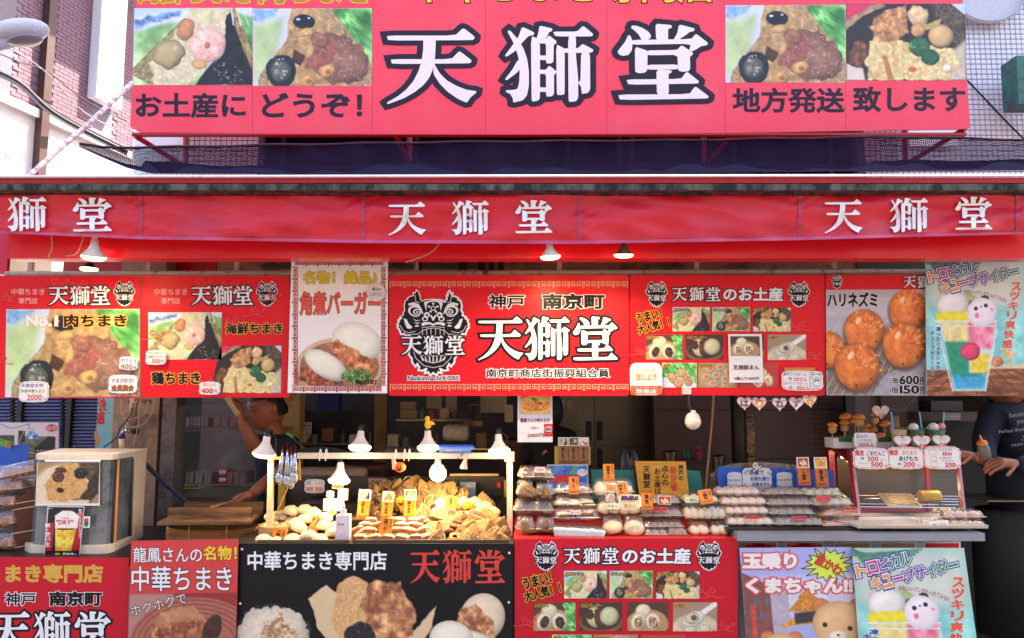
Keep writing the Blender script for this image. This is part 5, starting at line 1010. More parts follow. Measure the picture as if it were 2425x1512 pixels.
# ---------------------------------------------------------------- lower posters on the counter front
YC = 3.16; fc = FY(YC)
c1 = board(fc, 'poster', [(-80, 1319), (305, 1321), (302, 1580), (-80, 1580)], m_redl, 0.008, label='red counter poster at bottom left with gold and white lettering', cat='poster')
lettering(fc, c1, 'まき専門店', 15, 1339, 242, 1379, m_gold, bold=0.045); lettering(fc, c1, '神戸', 13, 1404, 84, 1434, m_ink, outline=0.07, omat=m_white, bold=0.02); lettering(fc, c1, '南京町', 118, 1402, 240, 1434, m_ink, outline=0.08, omat=m_white, bold=0.045)
for tx, a, b in (('①', -28, 72), ('②', 80, 167), ('③', 176, 263)): lettering(fc, c1, tx, a, 1448, b, 1542, m_white, outline=0.05)
fc2 = FY(YC - 0.03)
c2 = board(fc2, 'poster', [(311, 1281), (565, 1277), (557, 1580), (300, 1580)], pm('coral_print', (0.85, 0.28, 0.27), 0.4, var=0.02), 0.006, label='coral poster with white lettering above a braised pork photo', cat='poster')
lettering(fc2, c2, '龍鳳さんの', 316, 1297, 478, 1332, m_white, outline=0.04, omat=m_brown, bold=0.01); lettering(fc2, c2, '名物！', 483, 1294, 560, 1326, m_yel, outline=0.05, omat=m_brown, bold=0.03); lettering(fc2, c2, '中華ちまき', 312, 1342, 548, 1400, m_white, outline=0.04, omat=m_brown, bold=0.01)
photo(fc2, c2, ((306, 1407), (560, 1404), (557, 1580), (300, 1580)), img(pic_pork, 140, 97), 0.001); lettering(fc2, c2, 'ホクホクで', 308, 1420, 443, 1444, m_card, rot=-14, outline=0.05, omat=m_brown, w=0.002)
fk = FY(YC - 0.01); m_blk = pm('black_poster', (0.05, 0.055, 0.085), 0.4, var=0.04)
c3 = board(fk, 'poster', [(566, 1291), (1216, 1288), (1212, 1580), (560, 1580)], m_blk, 0.008, label='black counter poster with red shop name and three dumpling photos', cat='poster')
lettering(fk, c3, '中華ちまき専門店', 587, 1307, 915, 1350, m_white, bold=0.02)
for tx, a, b in (('①', 972, 1042), ('②', 1048, 1117), ('③', 1124, 1196)): lettering(fk, c3, tx, a, 1302, b, 1382, m_redtxt)
for p, (x0, y0, x1, y1) in enumerate(((562, 1430, 752, 1600), (730, 1356, 1034, 1576), (1012, 1405, 1216, 1570))):
 W_ = int((x1 - x0) * 0.62); im, mkk = pic_black(W_, int(W_ * (y1 - y0) / (x1 - x0)), p); photo(fk, c3, pq(x0, y0, x1, y1), im, 0.001, mask=mkk)
for x, y in ((573, 1301), (569, 1430), (1206, 1310), (1205, 1427)): fpoly(fk, c3, 'rivet', [ellp(x, y, 3, 3, 10)], m_card, 0.002)
fr5 = FY(YC)
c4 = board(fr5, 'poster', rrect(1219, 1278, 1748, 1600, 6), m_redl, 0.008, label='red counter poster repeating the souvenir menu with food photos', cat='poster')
omiyage(fr5, c4, 1218, 1263, 1.146)
V_ = []
# ---- right counter front
cf = slab('counter_front', 1750, 1283, 2284, 1600, YC + 0.10, 0.05, pm('pale_panel', (0.74, 0.76, 0.80), 0.5, var=0.03), label='pale grey counter front panel with a row of framed menus', cat='counter panel')
fm = FY(YC + 0.10)
for x0, x1, gold in ((1751, 1842, 1), (1860, 1951, 1), (1975, 2064, 0), (2083, 2170, 0), (2188, 2275, 0)):
 fpoly(fm, cf, 'menu_sheet', [rect(x0, 1283.5, x1, 1320)], m_white, 0.0008); fpoly(fm, cf, 'menu_face', [rect(x0 + 3, 1287, x1 - 4, 1320)], m_redp if gold or x0 > 2100 else pm('sand', (0.75, 0.60, 0.45), 0.5), 0.0013)
 if gold:
  lettering(fm, cf, '①②③', x0 + 32, 1286, x0 + 58, 1293, m_ink, w=.002); fpoly(fm, cf, 'corner_knot', strokes([[(x0 + 5, 1290), (x0 + 28, 1290)], [(x0 + 5, 1294), (x0 + 16, 1294)], [(x0 + 8, 1288), (x0 + 8, 1298)], [(x0 + 13, 1288), (x0 + 13, 1298)], [(x1 - 6, 1290), (x1 - 30, 1290)], [(x1 - 6, 1294), (x1 - 17, 1294)], [(x1 - 9, 1288), (x1 - 9, 1298)], [(x1 - 14, 1288), (x1 - 14, 1298)]], 1.4), m_gold, .002)
fbr = FY(YC - 0.02)
c5 = board(fbr, 'poster', [(1751, 1298), (2016, 1296), (2048, 1600), (1774, 1600)], pm('white_poster', 0), 0.005, label='poster of round bear-shaped buns with pink bubble lettering', cat='poster')
photo(fbr, c5, ((1751, 1298), (2016, 1296), (2048, 1600), (1774, 1600)), img(pic_bear, 150, 170), 0.001)
m_bub = pm('bubble_red', (0.86, 0.36, 0.38), 0.4)
lettering(fbr, c5, '玉乗り', 1761, 1312, 1885, 1346, m_card, outline=0.15, omat=m_bub, bold=0.06, w=.002); lettering(fbr, c5, 'くまちゃん!!', 1769, 1371, 2018, 1404, m_card, outline=0.15, omat=m_bub, bold=0.06, w=.002)
st = []; scx, scy = 1962, 1338
for k in range(30): a = 2 * math.pi * k / 30; r = (1.0 if k % 2 == 0 else 0.62) * (1 + 0.12 * math.sin(k * 2.3)); st.append((scx + 60 * r * math.cos(a) , max(scy + 42 * r * math.sin(a), 1299)))
fpoly(fbr, c5, 'starburst', [st], pm('lime_print', (0.85, 0.92, 0.35), 0.4), .0022); fpoly(fbr, c5, 'starburst_line', strokes([st + st[:1]], 1.6), m_ink, .0026)
lettering(fbr, c5, '激かわ', 1930, 1325, 1996, 1351, m_redtxt, rot=28, outline=0.05, bold=0.03, w=.003)
ftt = FY(YC - 0.05)
def TT(u, v): # leaning poster: quad (2016,1298) (2283,1298) .. lower right drifts
 return (2017 + u * 2.66 + v * (0.20 + 0.0018 * u), 1298 + v * 2.72)
c6 = board(ftt, 'poster', [TT(0, 0), TT(100, 0), TT(100, 112), TT(0, 112)], pm('white_poster', 0), 0.012, label='leaning poster of the tropical drink standing in front of the counter', cat='poster')
tropical(ftt, c6, TT, 170, 238, 1)
# ---------------------------------------------------------------- stall interior
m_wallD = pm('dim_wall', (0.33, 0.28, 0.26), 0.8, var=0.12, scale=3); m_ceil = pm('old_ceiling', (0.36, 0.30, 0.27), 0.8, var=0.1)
m_beige = pm('beige_plaster', (0.66, 0.58, 0.50), 0.85, var=0.08, scale=5, c2=(0.52, 0.44, 0.38), mixs=4, bump=0.15, bscale=60)
m_gcol = pm('grey_steel', (0.42, 0.41, 0.45), 0.5, var=0.12, c2=(0.28, 0.24, 0.25), mixs=6)
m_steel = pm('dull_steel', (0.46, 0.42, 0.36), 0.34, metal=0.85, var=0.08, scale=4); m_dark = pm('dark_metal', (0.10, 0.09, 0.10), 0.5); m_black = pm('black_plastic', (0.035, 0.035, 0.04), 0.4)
m_wood = pm('light_wood', (0.72, 0.55, 0.36), 0.6, var=0.15, scale=14, stretch=(1, 1, 8), bump=0.1); m_wood2 = pm('worn_wood', (0.52, 0.38, 0.24), 0.7, var=0.25, scale=18, c2=(0.30, 0.20, 0.12), mixs=9, stretch=(0.6, 1, 5), bump=0.2)
m_bamboo = pm('bamboo', (0.80, 0.62, 0.38), 0.5, var=0.12, scale=30, stretch=(0.5, 0.5, 6)); m_ybar = pm('yellow_post', (0.72, 0.62, 0.22), 0.6, var=0.1); m_orange = pm('orange_wood', (0.88, 0.52, 0.16), 0.5, var=0.12, scale=20, stretch=(1, 1, 7))
m_cream_p = pm('aged_cream', (0.90, 0.84, 0.73), 0.45, var=0.05, c2=(0.74, 0.62, 0.48), mixs=9, mixlo=0.6, mixhi=0.75)
m_bluep = pm('blue_plastic', (0.05, 0.36, 0.78), 0.4, var=0.05); m_paper = pm('old_paper', (0.70, 0.62, 0.48), 0.8, var=0.08)
shop = empty('stall_interior', (0, 5.5, 0), 'dim stall interior walls and ceiling behind the hanging boards', 'stall')
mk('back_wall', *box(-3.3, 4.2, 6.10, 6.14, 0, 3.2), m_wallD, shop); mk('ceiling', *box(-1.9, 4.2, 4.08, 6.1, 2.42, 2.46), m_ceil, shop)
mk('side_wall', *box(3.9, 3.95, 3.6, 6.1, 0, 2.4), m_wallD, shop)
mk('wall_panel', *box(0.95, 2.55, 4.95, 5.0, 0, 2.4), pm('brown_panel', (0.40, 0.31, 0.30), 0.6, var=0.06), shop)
for z in (1.52, 1.20): mk('panel_joint', *box(0.95, 2.55, 4.945, 4.95, z, z + 0.006), m_dark, shop)
slab('beige_wall', 263, 560, 372, 1600, 4.05, 0.12, m_beige, label='beige plaster wall end with pipe and tap at the left of the kitchen', cat='wall')
slab('steel_column', 371, 900, 404, 1600, 3.98, 0.12, m_gcol, label='grey steel column between the plaster wall and the kitchen', cat='column')
# louvred shutters of the neighbour
lv = empty('louvre_shutter', P(110, 1100, 4.9), 'blue-grey louvred shutters of the neighbouring shop at left', 'shutter')
m_slat = pm('slat_blue', (0.56, 0.58, 0.74), 0.4, var=0.04); slab('backing', -60, 880, 263, 1500, 4.98, 0.02, m_dark, lv)
base_me = None
for x0, x1 in ((-60, 24), (36, 144), (154, 262)):
 for j in range(30):
  y = 905 + j * 8.1; a = P(x0, y, 4.93); b = P(x1, y, 4.93)
  mk('slat', [(a.x, 4.965, a.z), (b.x, 4.965, b.z), (b.x, 4.925, a.z - 0.018), (a.x, 4.925, a.z - 0.018), (a.x, 4.93, a.z - 0.0205), (b.x, 4.93, a.z - 0.0205)], [(0, 1, 2, 3), (3, 2, 5, 4)], m_slat, lv)
for x in (24, 143): slab('mullion', x, 890, x + 11, 1500, 4.90, 0.05, pm('brown_frame', (0.20, 0.16, 0.17), 0.5), lv)
bn = slab('banner', 222, 930, 265, 1300, 4.35, 0.008, pm('banner_teal', (0.55, 0.78, 0.80), 0.45, var=0.06, scale=4), label='narrow pale teal banner with orange lettering against the shutters', cat='banner'); f_ = FY(4.35)
lettering(f_, bn, '快', 233, 945, 251, 974, m_redtxt, bold=.05); lettering(f_, bn, '感', 230, 976, 247, 1004, m_redtxt, bold=.05)
fpoly(f_, bn, 'starfish', [[(228, 1012), (232, 1035), (236, 1040), (230, 1062), (226, 1044), (222, 1034)]], GRAD[0])
# board with dark photos
o = board(FY(4.2), 'picture_board', rect(-60, 1001, 139, 1080), m_card, 0.006, label='white picture board with landscape photos behind the blue sheet at far left', cat='picture board'); photo(FY(4.2), o, pq(-2, 1001, 137, 1079), img(pic_board, 110, 62), .001)
fpoly(FY(4.2), o, 'oval_badge', [ellp(122, 1014, 14, 8.5)], pm('plum', (0.36, 0.08, 0.25), 0.4), .002); lettering(FY(4.2), o, '秘密', 109, 1008, 135, 1020, m_pink, bold=.05, w=.003)
lettering(FY(4.2), o, '真昆布使用', 86, 1066, 126, 1071, m_card, outline=.1, w=.003)
board(FY(3.75), 'blue_sheet', [(-60, 1066), (68, 1051), (66, 1108), (-60, 1112)], m_bluep, 0.006, label='bright blue plastic sheet clipped upright behind the left packs', cat='plastic sheet')
ck = empty('clip', P(20, 1056, 3.73), 'wooden clothes peg clipped on the blue sheet', 'clip'); slab('jaw', 14, 1046, 18, 1062, 3.73, .01, m_wood, ck); slab('jaw', 20, 1046, 24, 1062, 3.73, .01, m_wood, ck)
slab('side_shelf', -60, 1078, 140, 1084, 4.1, 0.25, m_steel, label='thin shelf edge below the picture board at far left', cat='shelf')
# pipe, tap, wires on the plaster wall
pp = empty('wall_pipe', P(317, 1010, 3.98), 'beige vertical pipe on the plaster wall', 'pipe'); V, Fc = tube([P(317, 940, 3.98), P(314, 1012, 3.98)], 0.019, 12); mk('tube', V, Fc, pm('pipe_beige', (0.70, 0.58, 0.50), 0.5), pp, smooth=True); slab('bracket', 303, 948, 352, 956, 3.97, .03, m_gcol, pp)
tp = empty('water_tap', P(300, 1020, 3.95), 'chrome water tap with blue hose joint on the plaster wall', 'tap'); m_chr = pm('chrome', (0.7, 0.7, 0.72), 0.15, metal=1)
slab('plate', 312, 1016, 323, 1029, 3.99, .03, m_black, tp); V, Fc = tube([P(314, 1022, 3.96), P(300, 1020, 3.93), P(292, 1022, 3.93), P(289, 1032, 3.93)], 0.009, 8); mk('spout', V, Fc, m_chr, tp, smooth=True)
V, Fc = tube([P(299, 1020, 3.93), P(299, 1008, 3.93)], 0.005, 6); mk('handle', V, Fc, m_chr, tp); V, Fc = tube([P(289, 1031, 3.93), P(288, 1039, 3.93)], 0.017, 12); mk('blue_joint', V, Fc, pm('joint_blue', (0.1, 0.2, 0.6), 0.4), tp, smooth=True)
V, Fc = tube([P(288, 1039, 3.93), P(289, 1064, 3.9)], 0.0135, 12); mk('hose', V, Fc, m_cream_p, tp, smooth=True)
m_wht = pm('pale_wire', (0.72, 0.60, 0.54), 0.6)
ws = empty('wall_wires', P(330, 960, 3.96), 'loops of pale electric wire hanging on the plaster wall', 'wires')
for pts in ([(233, 942), (246, 972), (275, 979), (305, 972), (326, 950)], [(286, 946), (288, 980), (310, 993), (345, 978), (352, 950)], [(291, 950), (294, 990), (310, 1010), (340, 1005), (362, 975), (366, 945)], [(334, 945), (331, 975), (326, 1015), (315, 1060)]): wire('wire', [(x, y, 3.95) for x, y in pts], 0.003, m_wht, ws)
V, Fc = tube(curve_pts([P(*p, 3.95) for p in ((316, 955), (308, 985), (284, 1015), (275, 1037), (246, 1060))]), 0.004, 5); mk('black_wire', V, Fc, m_black, ws)
# kitchen bay with shelves
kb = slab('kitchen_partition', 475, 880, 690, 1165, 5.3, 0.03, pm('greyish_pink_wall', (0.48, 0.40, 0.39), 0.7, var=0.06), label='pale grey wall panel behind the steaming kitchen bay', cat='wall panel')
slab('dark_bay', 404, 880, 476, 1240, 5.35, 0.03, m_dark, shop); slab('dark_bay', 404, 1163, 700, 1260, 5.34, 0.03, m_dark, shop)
rk = empty('wire_rack', P(520, 1240, 4.8), 'steel wire rack with stored packaging in the kitchen bay', 'rack'); m_post = pm('rack_post', (0.55, 0.42, 0.38), 0.4)
V, Fc = tube([P(437, 930, 4.7), P(428, 1178, 4.7)], 0.011, 8); mk('post', V, Fc, m_post, rk)
for yy in (1013, 1149):
 for d in (0, 8): V, Fc = tube([P(436, yy + d, 4.7), P(690, yy + d, 4.7)], 0.003, 5); mk('shelf_wire', V, Fc, m_ybar if yy > 1100 else m_post, rk)
 n = 26; zz = [(436 + i * 254 / n, yy + (i % 2) * 8) for i in range(n + 1)]; V, Fc = tube([P(x, y, 4.7) for x, y in zz], 0.002, 4); mk('shelf_zigzag', V, Fc, m_ybar if yy > 1100 else m_post, rk)
 a = P(436, yy, 4.7); b = P(690, yy, 4.7); mk('shelf', *box(a.x, b.x, 4.71, 5.15, a.z - 0.004, a.z), m_gcol, rk)
m_clr = clear()
def stored(x0, y0, x1, y1, mat, label, n=6):
 e = empty('stored_packs', P((x0 + x1) / 2, y1, 4.8), label, 'packaging', )
 for k in range(n): slab('lid', x0 + (x1 - x0) * k / n, y0, x0 + (x1 - x0) * (k + 0.85) / n, y1, 4.75, 0.18, mat, e)
stored(440, 989, 494, 1010, pm('milky_plastic', (0.55, 0.47, 0.46), 0.3), 'row of nested clear lids on the upper rack shelf')
stored(505, 990, 582, 1011, pm('pinkish_pack', (0.62, 0.42, 0.40), 0.5), 'bagged trays on the upper rack shelf beside the lids', 4)
stored(440, 1120, 504, 1146, pm('milky_plastic', 0), 'bundle of white trays on the lower rack shelf', 3)
for i, y in enumerate((1113, 1131)):
 o = slab('red_white_box', 518, y, 535, y + 15, 4.75, 0.12, m_redtxt, label=('upper' if i == 0 else 'lower') + ' of two red and white boxes stacked on the lower rack shelf', cat='box'); slab('label', 519, y + 1, 535, y + 9, 4.747, 0.003, m_card, o)
stored(538, 1118, 582, 1146, pm('pinkish_pack', 0), 'bagged trays right of the red boxes on the lower rack shelf', 3)
slab('blue_strap', 0, 0, 1, 1, 1, .01, m_dark) if False else None
V, Fc = tube([P(340, 1095, 3.75), P(392, 1148, 3.8), P(452, 1198, 3.85)], 0.013, 6); mk('blue_strap', V, Fc, pm('strap_navy', (0.12, 0.18, 0.30), 0.6), label='dark blue strap slanting down from the warming case to the steamer', cat='strap')
slab('steel_worktop', 404, 1178, 640, 1186, 4.2, 0.6, m_steel, label='steel worktop edge behind the steamer', cat='worktop')
slab('yellow_pillar', 661, 900, 706, 1300, 4.75, 0.12, pm('pillar_yellow', (0.66, 0.55, 0.30), 0.6, var=0.08), label='dull yellow pillar behind the man in the kitchen', cat='pillar')
mk('gilded_picture', *hexa([P(661, 925, 4.0), P(707, 925, 4.0), P(688, 965, 4.0), P(680, 960, 4.0)], [P(661, 925, 4.05), P(707, 925, 4.05), P(688, 965, 4.05), P(680, 960, 4.05)]), m_wood2, label='corner of a gilded wooden frame above the man', cat='frame')
# dark kitchen centre
ks = [('storage_box', 948, 952, 985, 972, 5.2, pm('cream_box', (0.56, 0.47, 0.34), 0.6), 'cream box on the dim kitchen shelf, upper of the two'), ('storage_box', 948, 972, 988, 993, 5.15, pm('cream_box', 0), 'cream box with red label on the dim kitchen shelf, lower of the two'), ('blue_crate', 752, 930, 802, 972, 5.0, pm('crate_blue', (0.07, 0.10, 0.40), 0.5), 'dark blue crate high on the kitchen shelf'), ('note_paper', 1056, 935, 1082, 976, 5.3, m_paper, 'creased note sheet pinned in the kitchen, left one'), ('note_paper', 1138, 935, 1200, 978, 5.35, m_paper, 'wide note sheet pinned in the kitchen beside the dark screen'), ('wall_calendar', 1010, 933, 1046, 968, 5.4, m_paper, 'calendar sheet hanging in the kitchen'), ('desk_lamp_box', 1098, 997, 1142, 1010, 4.9, pm('cream_box', 0), 'low cream box under the small dark screen')]
for n_, a, b, c, d, Y, m, lb in ks: slab(n_, a, b, c, d, Y, 0.1 if 'paper' not in n_ and 'cal' not in n_ else 0.004, m, label=lb, cat=n_.split('_')[1])
tv = slab('small_screen', 1112, 957, 1137, 990, 4.95, 0.02, m_black, label='small dark tablet screen on a stand in the kitchen', cat='screen'); slab('screen_face', 1114, 961, 1135, 988, 4.948, 0.003, m_glassd, tv)
o = slab('yellow_frame_door', 886, 915, 915, 1120, 5.2, 0.05, pm('door_yellow', (0.50, 0.40, 0.20), 0.6), label='yellowish door frame in the dim kitchen', cat='door frame')
slab('kitchen_shelf', 936, 993, 1120, 998, 5.1, 0.3, m_steel, label='kitchen shelf under the cream boxes', cat='shelf')
slab('dark_cabinet', 706, 975, 885, 1140, 5.4, 0.3, m_black, label='black cabinet left of the yellowish door frame', cat='cabinet'); slab('papers', 715, 1000, 738, 1040, 5.35, .004, m_paper, label='paper sheets stuck on the black cabinet', cat='paper')
# hanging kitchen stuff, big brown pots, bags
def pot(x, y0, y1, rx, Y, mat, label, nm='brown_pot'):
 a = P(x, y1, Y); b = P(x, y0, Y); r = rx / F * Y; V, Fc = lathe([(0, 0), (r * .9, 0), (r, .02), (r, b.z - a.z - .02), (r * 1.04, b.z - a.z), (r * .96, b.z - a.z), (r * .94, b.z - a.z - .02), (0, b.z - a.z - .05)], 32); return mk(nm, V + np.array(a), Fc, mat, smooth=True, label=label, cat='pot')
m_pot = pm('brown_lacquer', (0.28, 0.13, 0.09), 0.5, var=0.1)
pot(873, 1098, 1135, 58, 4.35, m_pot, 'wide dark brown tub behind the dumpling display'); pot(1235, 1040, 1130, 60, 4.9, m_pot, 'tall brown wooden barrel in the kitchen behind the right post')
V, Fc = bevbox(.16, .1, .1, .03); o = mk('plastic_bag', xf(V, P(1080, 1025, 4.6)), Fc, pm('bag_white', (0.62, 0.58, 0.50), 0.4, bump=.5), smooth=True, label='crumpled white plastic bag on the kitchen counter behind the blue tray', cat='bag')
V, Fc = bevbox(.50, .08, .07, .03); mk('crumpled_film', xf(V, P(760, 1122, 4.0)), Fc, pm('film', (0.5, 0.45, 0.42), 0.2, bump=.8), smooth=True, label='crumpled clear film bundle behind the black display back', cat='film')
# fridge
fg = slab('fridge', 1308, 880, 1712, 1300, 5.45, 0.6, m_steel, label='large stainless steel fridge with four doors in the kitchen', cat='fridge');
for a, b, c, d in ((1312, 885, 1404, 1054), (1409, 885, 1537, 1054), (1312, 1060, 1404, 1290), (1409, 1060, 1537, 1290), (1545, 885, 1705, 1290)):
 dr = slab('door', a, b, c, d, 5.43, 0.018, m_steel, fg)
 if c < 1540 :
  hx = 1395 if c < 1405 else 1421; hy = 1020 if b < 1000 else 1085; slab('handle', hx - 6, hy - 22, hx + 6, hy + 24, 5.41, 0.02, m_black, dr)
for i, (a, b, c, d) in enumerate(((1323, 948, 1338, 969), (1342, 949, 1356, 971), (1376, 953, 1388, 974), (1371, 995, 1386, 1017))): slab('note', a, b, c, d, 5.425, .003, m_paper, label=('leftmost', 'second', 'rightmost', 'lowest')[i] + ' of the paper notes stuck on the fridge door', cat='note', group='notes on the fridge')
V, Fc = tube(curve_pts([P(*p, 5.3) for p in ((1566, 930), (1562, 962), (1556, 985), (1570, 990), (1600, 987))]), 0.017, 10); mk('black_hose', V, Fc, m_black, smooth=True, label='black hose curving beside the steel fridge', cat='hose')
pot(1588, 1068, 1120, 16, 4.7, m_steel, 'steel pot on the stove behind the wooden sign', 'steel_pot'); pot(1702, 1078, 1120, 14, 4.6, m_steel, 'dark kettle behind the teal folder', 'kettle')
for i, x in enumerate((1482, 1502)):
 sb = empty('spray_bottle', P(x, 1120, 4.3), ('left' if i == 0 else 'right') + ' one of two spray bottles behind the teal sheet', 'bottle'); V, Fc = lathe([(0, 0), (.03, 0), (.03, .1), (.012, .13), (.012, .15), (0, .15)], 14); mk('body', V + np.array(P(x, 1128, 4.3)), Fc, pm('bottle_blue', (0.25, 0.3, 0.4), 0.3), sb, smooth=True)
 mk('trigger', *hexa([P(x - 10, 1089, 4.28), P(x + 10, 1094, 4.28), P(x + 4, 1101, 4.28), P(x - 12, 1112, 4.28)], [P(x - 10, 1089, 4.31), P(x + 10, 1094, 4.31), P(x + 4, 1101, 4.31), P(x - 12, 1112, 4.31)]), pm('trigger_cream', (0.7, 0.62, 0.5), 0.4), sb)
# right side
slab('dark_pole', 1741, 900, 1768, 1200, 4.6, 0.08, m_black, label='black pole between the brown panels', cat='pole'); slab('film_roll', 1768, 930, 1787, 1106, 4.4, 0.05, pm('foil_film', (0.32, 0.26, 0.24), 0.2, metal=.6, bump=.7, bscale=25), label='crinkled wrapped post beside the black pole', cat='post')
V, Fc = tube(curve_pts([P(*p, 3.9) for p in ((1690, 930), (1686, 1000), (1680, 1060), (1671, 1165))]), 0.006, 6); mk('hanging_stick', V, Fc, m_wood, label='thin pale stick leaning behind the packs', cat='stick')
wm = empty('wire_mesh', P(1950, 1110, 4.3), 'black wire mesh screen left of the skewers', 'mesh')
for i in range(6): V, Fc = tube([P(1918 + i * 11, 930, 4.3), P(1921 + i * 11, 1110, 4.3)], .0015, 4); mk('wire', V, Fc, m_black, wm)
for i in range(15): V, Fc = tube([P(1916, 932 + i * 12, 4.3), P(1976, 934 + i * 12, 4.3)], .0015, 4); mk('wire', V, Fc, m_black, wm)
slab('grey_partition', 2005, 900, 2090, 1130, 4.7, 0.05, pm('partition', (0.44, 0.38, 0.38), 0.6), label='grey partition behind the skewers', cat='partition'); slab('black_pole', 2004, 900, 2026, 1040, 4.5, 0.05, m_black, label='black upright just behind the skewers', cat='pole')
slab('cloth_curtain', 2090, 900, 2178, 1130, 4.65, 0.05, pm('drape', (0.40, 0.31, 0.28), 0.8, bump=.3, bscale=6), label='brown cloth drape behind the drink cups', cat='curtain')
mc = slab('range_machine', 2182, 976, 2352, 998, 4.5, 0.35, pm('machine_brown', (0.36, 0.28, 0.25), 0.4), label='brown grey machine hood with vent slots behind the drink cups', cat='machine')
for k in range(5): slab('vent', 2235, 980 + k * 3.2, 2275, 981.3 + k * 3.2, 4.49, .012, m_card, mc)
slab('microwave', 2205, 950, 2280, 974, 4.6, 0.3, pm('machine_grey', (0.28, 0.27, 0.25), 0.4), label='dim grey appliance standing on the machine hood', cat='appliance')
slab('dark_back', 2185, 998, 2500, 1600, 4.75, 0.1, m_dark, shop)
V, Fc = tube(curve_pts([P(*p, 4.3) for p in ((2090, 960), (2130, 975), (2160, 950), (2172, 930))]), 0.006, 6); mk('grey_tube', V, Fc, m_gcol, smooth=True, label='grey tube drooping behind the drink cups', cat='tube')
# small things on the kitchen shelves
CL = [(720, 1048, 16, 26, 'jar', 'white lidded'), (742, 1052, 20, 22, 'tin', 'dull green'), (775, 1046, 26, 30, 'box', 'brown cardboard'), (812, 1050, 14, 34, 'bottle', 'dark soy'), (838, 1052, 24, 22, 'bowl_stack', 'pale'), (1002, 992, 14, 26, 'bottle', 'green glass'), (1024, 992, 20, 18, 'tin', 'red'), (1052, 992, 22, 24, 'box', 'cream'), (1078, 992, 12, 22, 'jar', 'brown spice'), (930, 1060, 26, 30, 'box', 'yellowed'), (962, 1060, 18, 22, 'jar', 'orange lidded'), (1140, 1060, 24, 34, 'box', 'tall brown'), (1172, 1060, 18, 24, 'tin', 'steel'), (1205, 1000, 20, 40, 'box', 'hanging brown'), (1625, 1085, 20, 22, 'jar', 'steel lidded'), (1655, 1088, 16, 30, 'bottle', 'tall dark'), (2120, 1012, 20, 26, 'tin', 'grey')]
cm = [(.6, .55, .45), (.25, .32, .22), (.42, .28, .16), (.16, .08, .05), (.66, .6, .5), (.12, .28, .16), (.5, .1, .08), (.6, .5, .36), (.35, .2, .1)]
for i, (x, y, w, h, n_, a_) in enumerate(CL):
 Y = 4.85 if x < 1600 else 4.4; c = P(x, y, Y); r = w / F * Y / 2; H_ = h / F * Y; m = pm('clutter_%d' % (i % 9), cm[i % 9], .5, var=.12, scale=30); lb = f'{a_} {n_.replace("_", " ")} on a shelf in the dim kitchen ' + ('behind the steamed buns' if x < 860 else 'behind the leaf dumplings' if x < 1120 else 'near the brown barrel' if x < 1300 else 'behind the wooden sign' if x < 1700 else 'behind the drink cups')
 if n_ == 'box': mk(n_, *box(c.x - r, c.x + r, Y, Y + .12, c.z, c.z + H_), m, label=lb, cat='box')
 else: V, Fc = lathe([(0, 0), (r, 0), (r, H_ * .7), (r * (.45 if n_ == 'bottle' else .95), H_ * .82), (r * (.4 if n_ == 'bottle' else .95), H_), (0, H_)], 16); mk(n_, V + np.array(c), Fc, m, label=lb, cat=n_.split('_')[0])
for y, a, b in ((1050, 706, 860), (1062, 915, 1215)): slab('kitchen_ledge', a, y, b, y + 4, 4.83, .25, m_steel, label=('left' if a < 800 else 'right') + ' steel ledge with jars in the dim kitchen', cat='shelf')
# ---------------------------------------------------------------- counters
m_stg = pm('counter_steel', (0.55, 0.56, 0.60), 0.35, metal=0.3, var=0.08, scale=5)
def ctop(x0, x1, y, Yf, Yb_, mat, name, **k):
 a = P(x0, y, Yf); b = P(x1, y, Yf); return mk(name, *box(a.x, b.x, Yf, Yb_, a.z - 0.03, a.z), mat, **k)
m_redc = pm('red_counter', (0.82, 0.16, 0.16), 0.4)
ctop(545, 1216, 1288, 3.17, 3.95, m_dark, 'display_counter', label='dark counter base carrying the lit dumpling display', cat='counter'); CT1 = P(800, 1288, 3.17).z
red_counter = ctop(1218, 1745, 1276, 3.17, 4.0, m_redc, 'red_counter', label='red counter top under the stacked clear packs', cat='counter'); CT2 = P(1400, 1276, 3.17).z
ce = ctop(1746, 2332, 1263, 3.14, 3.95, m_stg, 'steel_counter', label='steel edged counter carrying shumai packs and warming case', cat='counter'); slab('steel_edge', 1746, 1264, 2332, 1282, 3.13, 0.01, m_stg, ce); CT3 = P(2000, 1263, 3.14).z
slab('black_rack', 1722, 1253, 2036, 1262, 3.2, 0.5, m_black, label='black slatted rack under the shumai packs', cat='rack')
# ---------------------------------------------------------------- food prototypes
rnd = random.Random(7)
m_bun = pm('bun_dough', (0.90, 0.81, 0.64), 0.55, var=0.04, scale=20, bump=0.12, bscale=40, sss=0.1); m_meat = pm('glazed_pork', (0.50, 0.25, 0.14), 0.35, var=0.25, scale=50, bump=0.4, bscale=60); m_bean = pm('bean_paste', (0.30, 0.10, 0.07), 0.5, var=0.3, scale=60, bump=.5)
def leafmat(i, c, c2):
 return pm('bamboo_leaf_%d' % i, c, 0.62, var=0.22, scale=12, c2=c2, mixs=7, mixlo=0.44, mixhi=0.56, stretch=(7, .8, 1), bump=0.5, bscale=16)
m_leaf = [leafmat(1, (0.60, 0.45, 0.27), (0.34, 0.23, 0.13)), leafmat(2, (0.46, 0.34, 0.20), (0.68, 0.53, 0.33)), leafmat(3, (0.38, 0.27, 0.17), (0.56, 0.42, 0.26)), leafmat(4, (0.72, 0.58, 0.36), (0.46, 0.33, 0.18))]
m_string = pm('string', (0.85, 0.78, 0.62), 0.7)
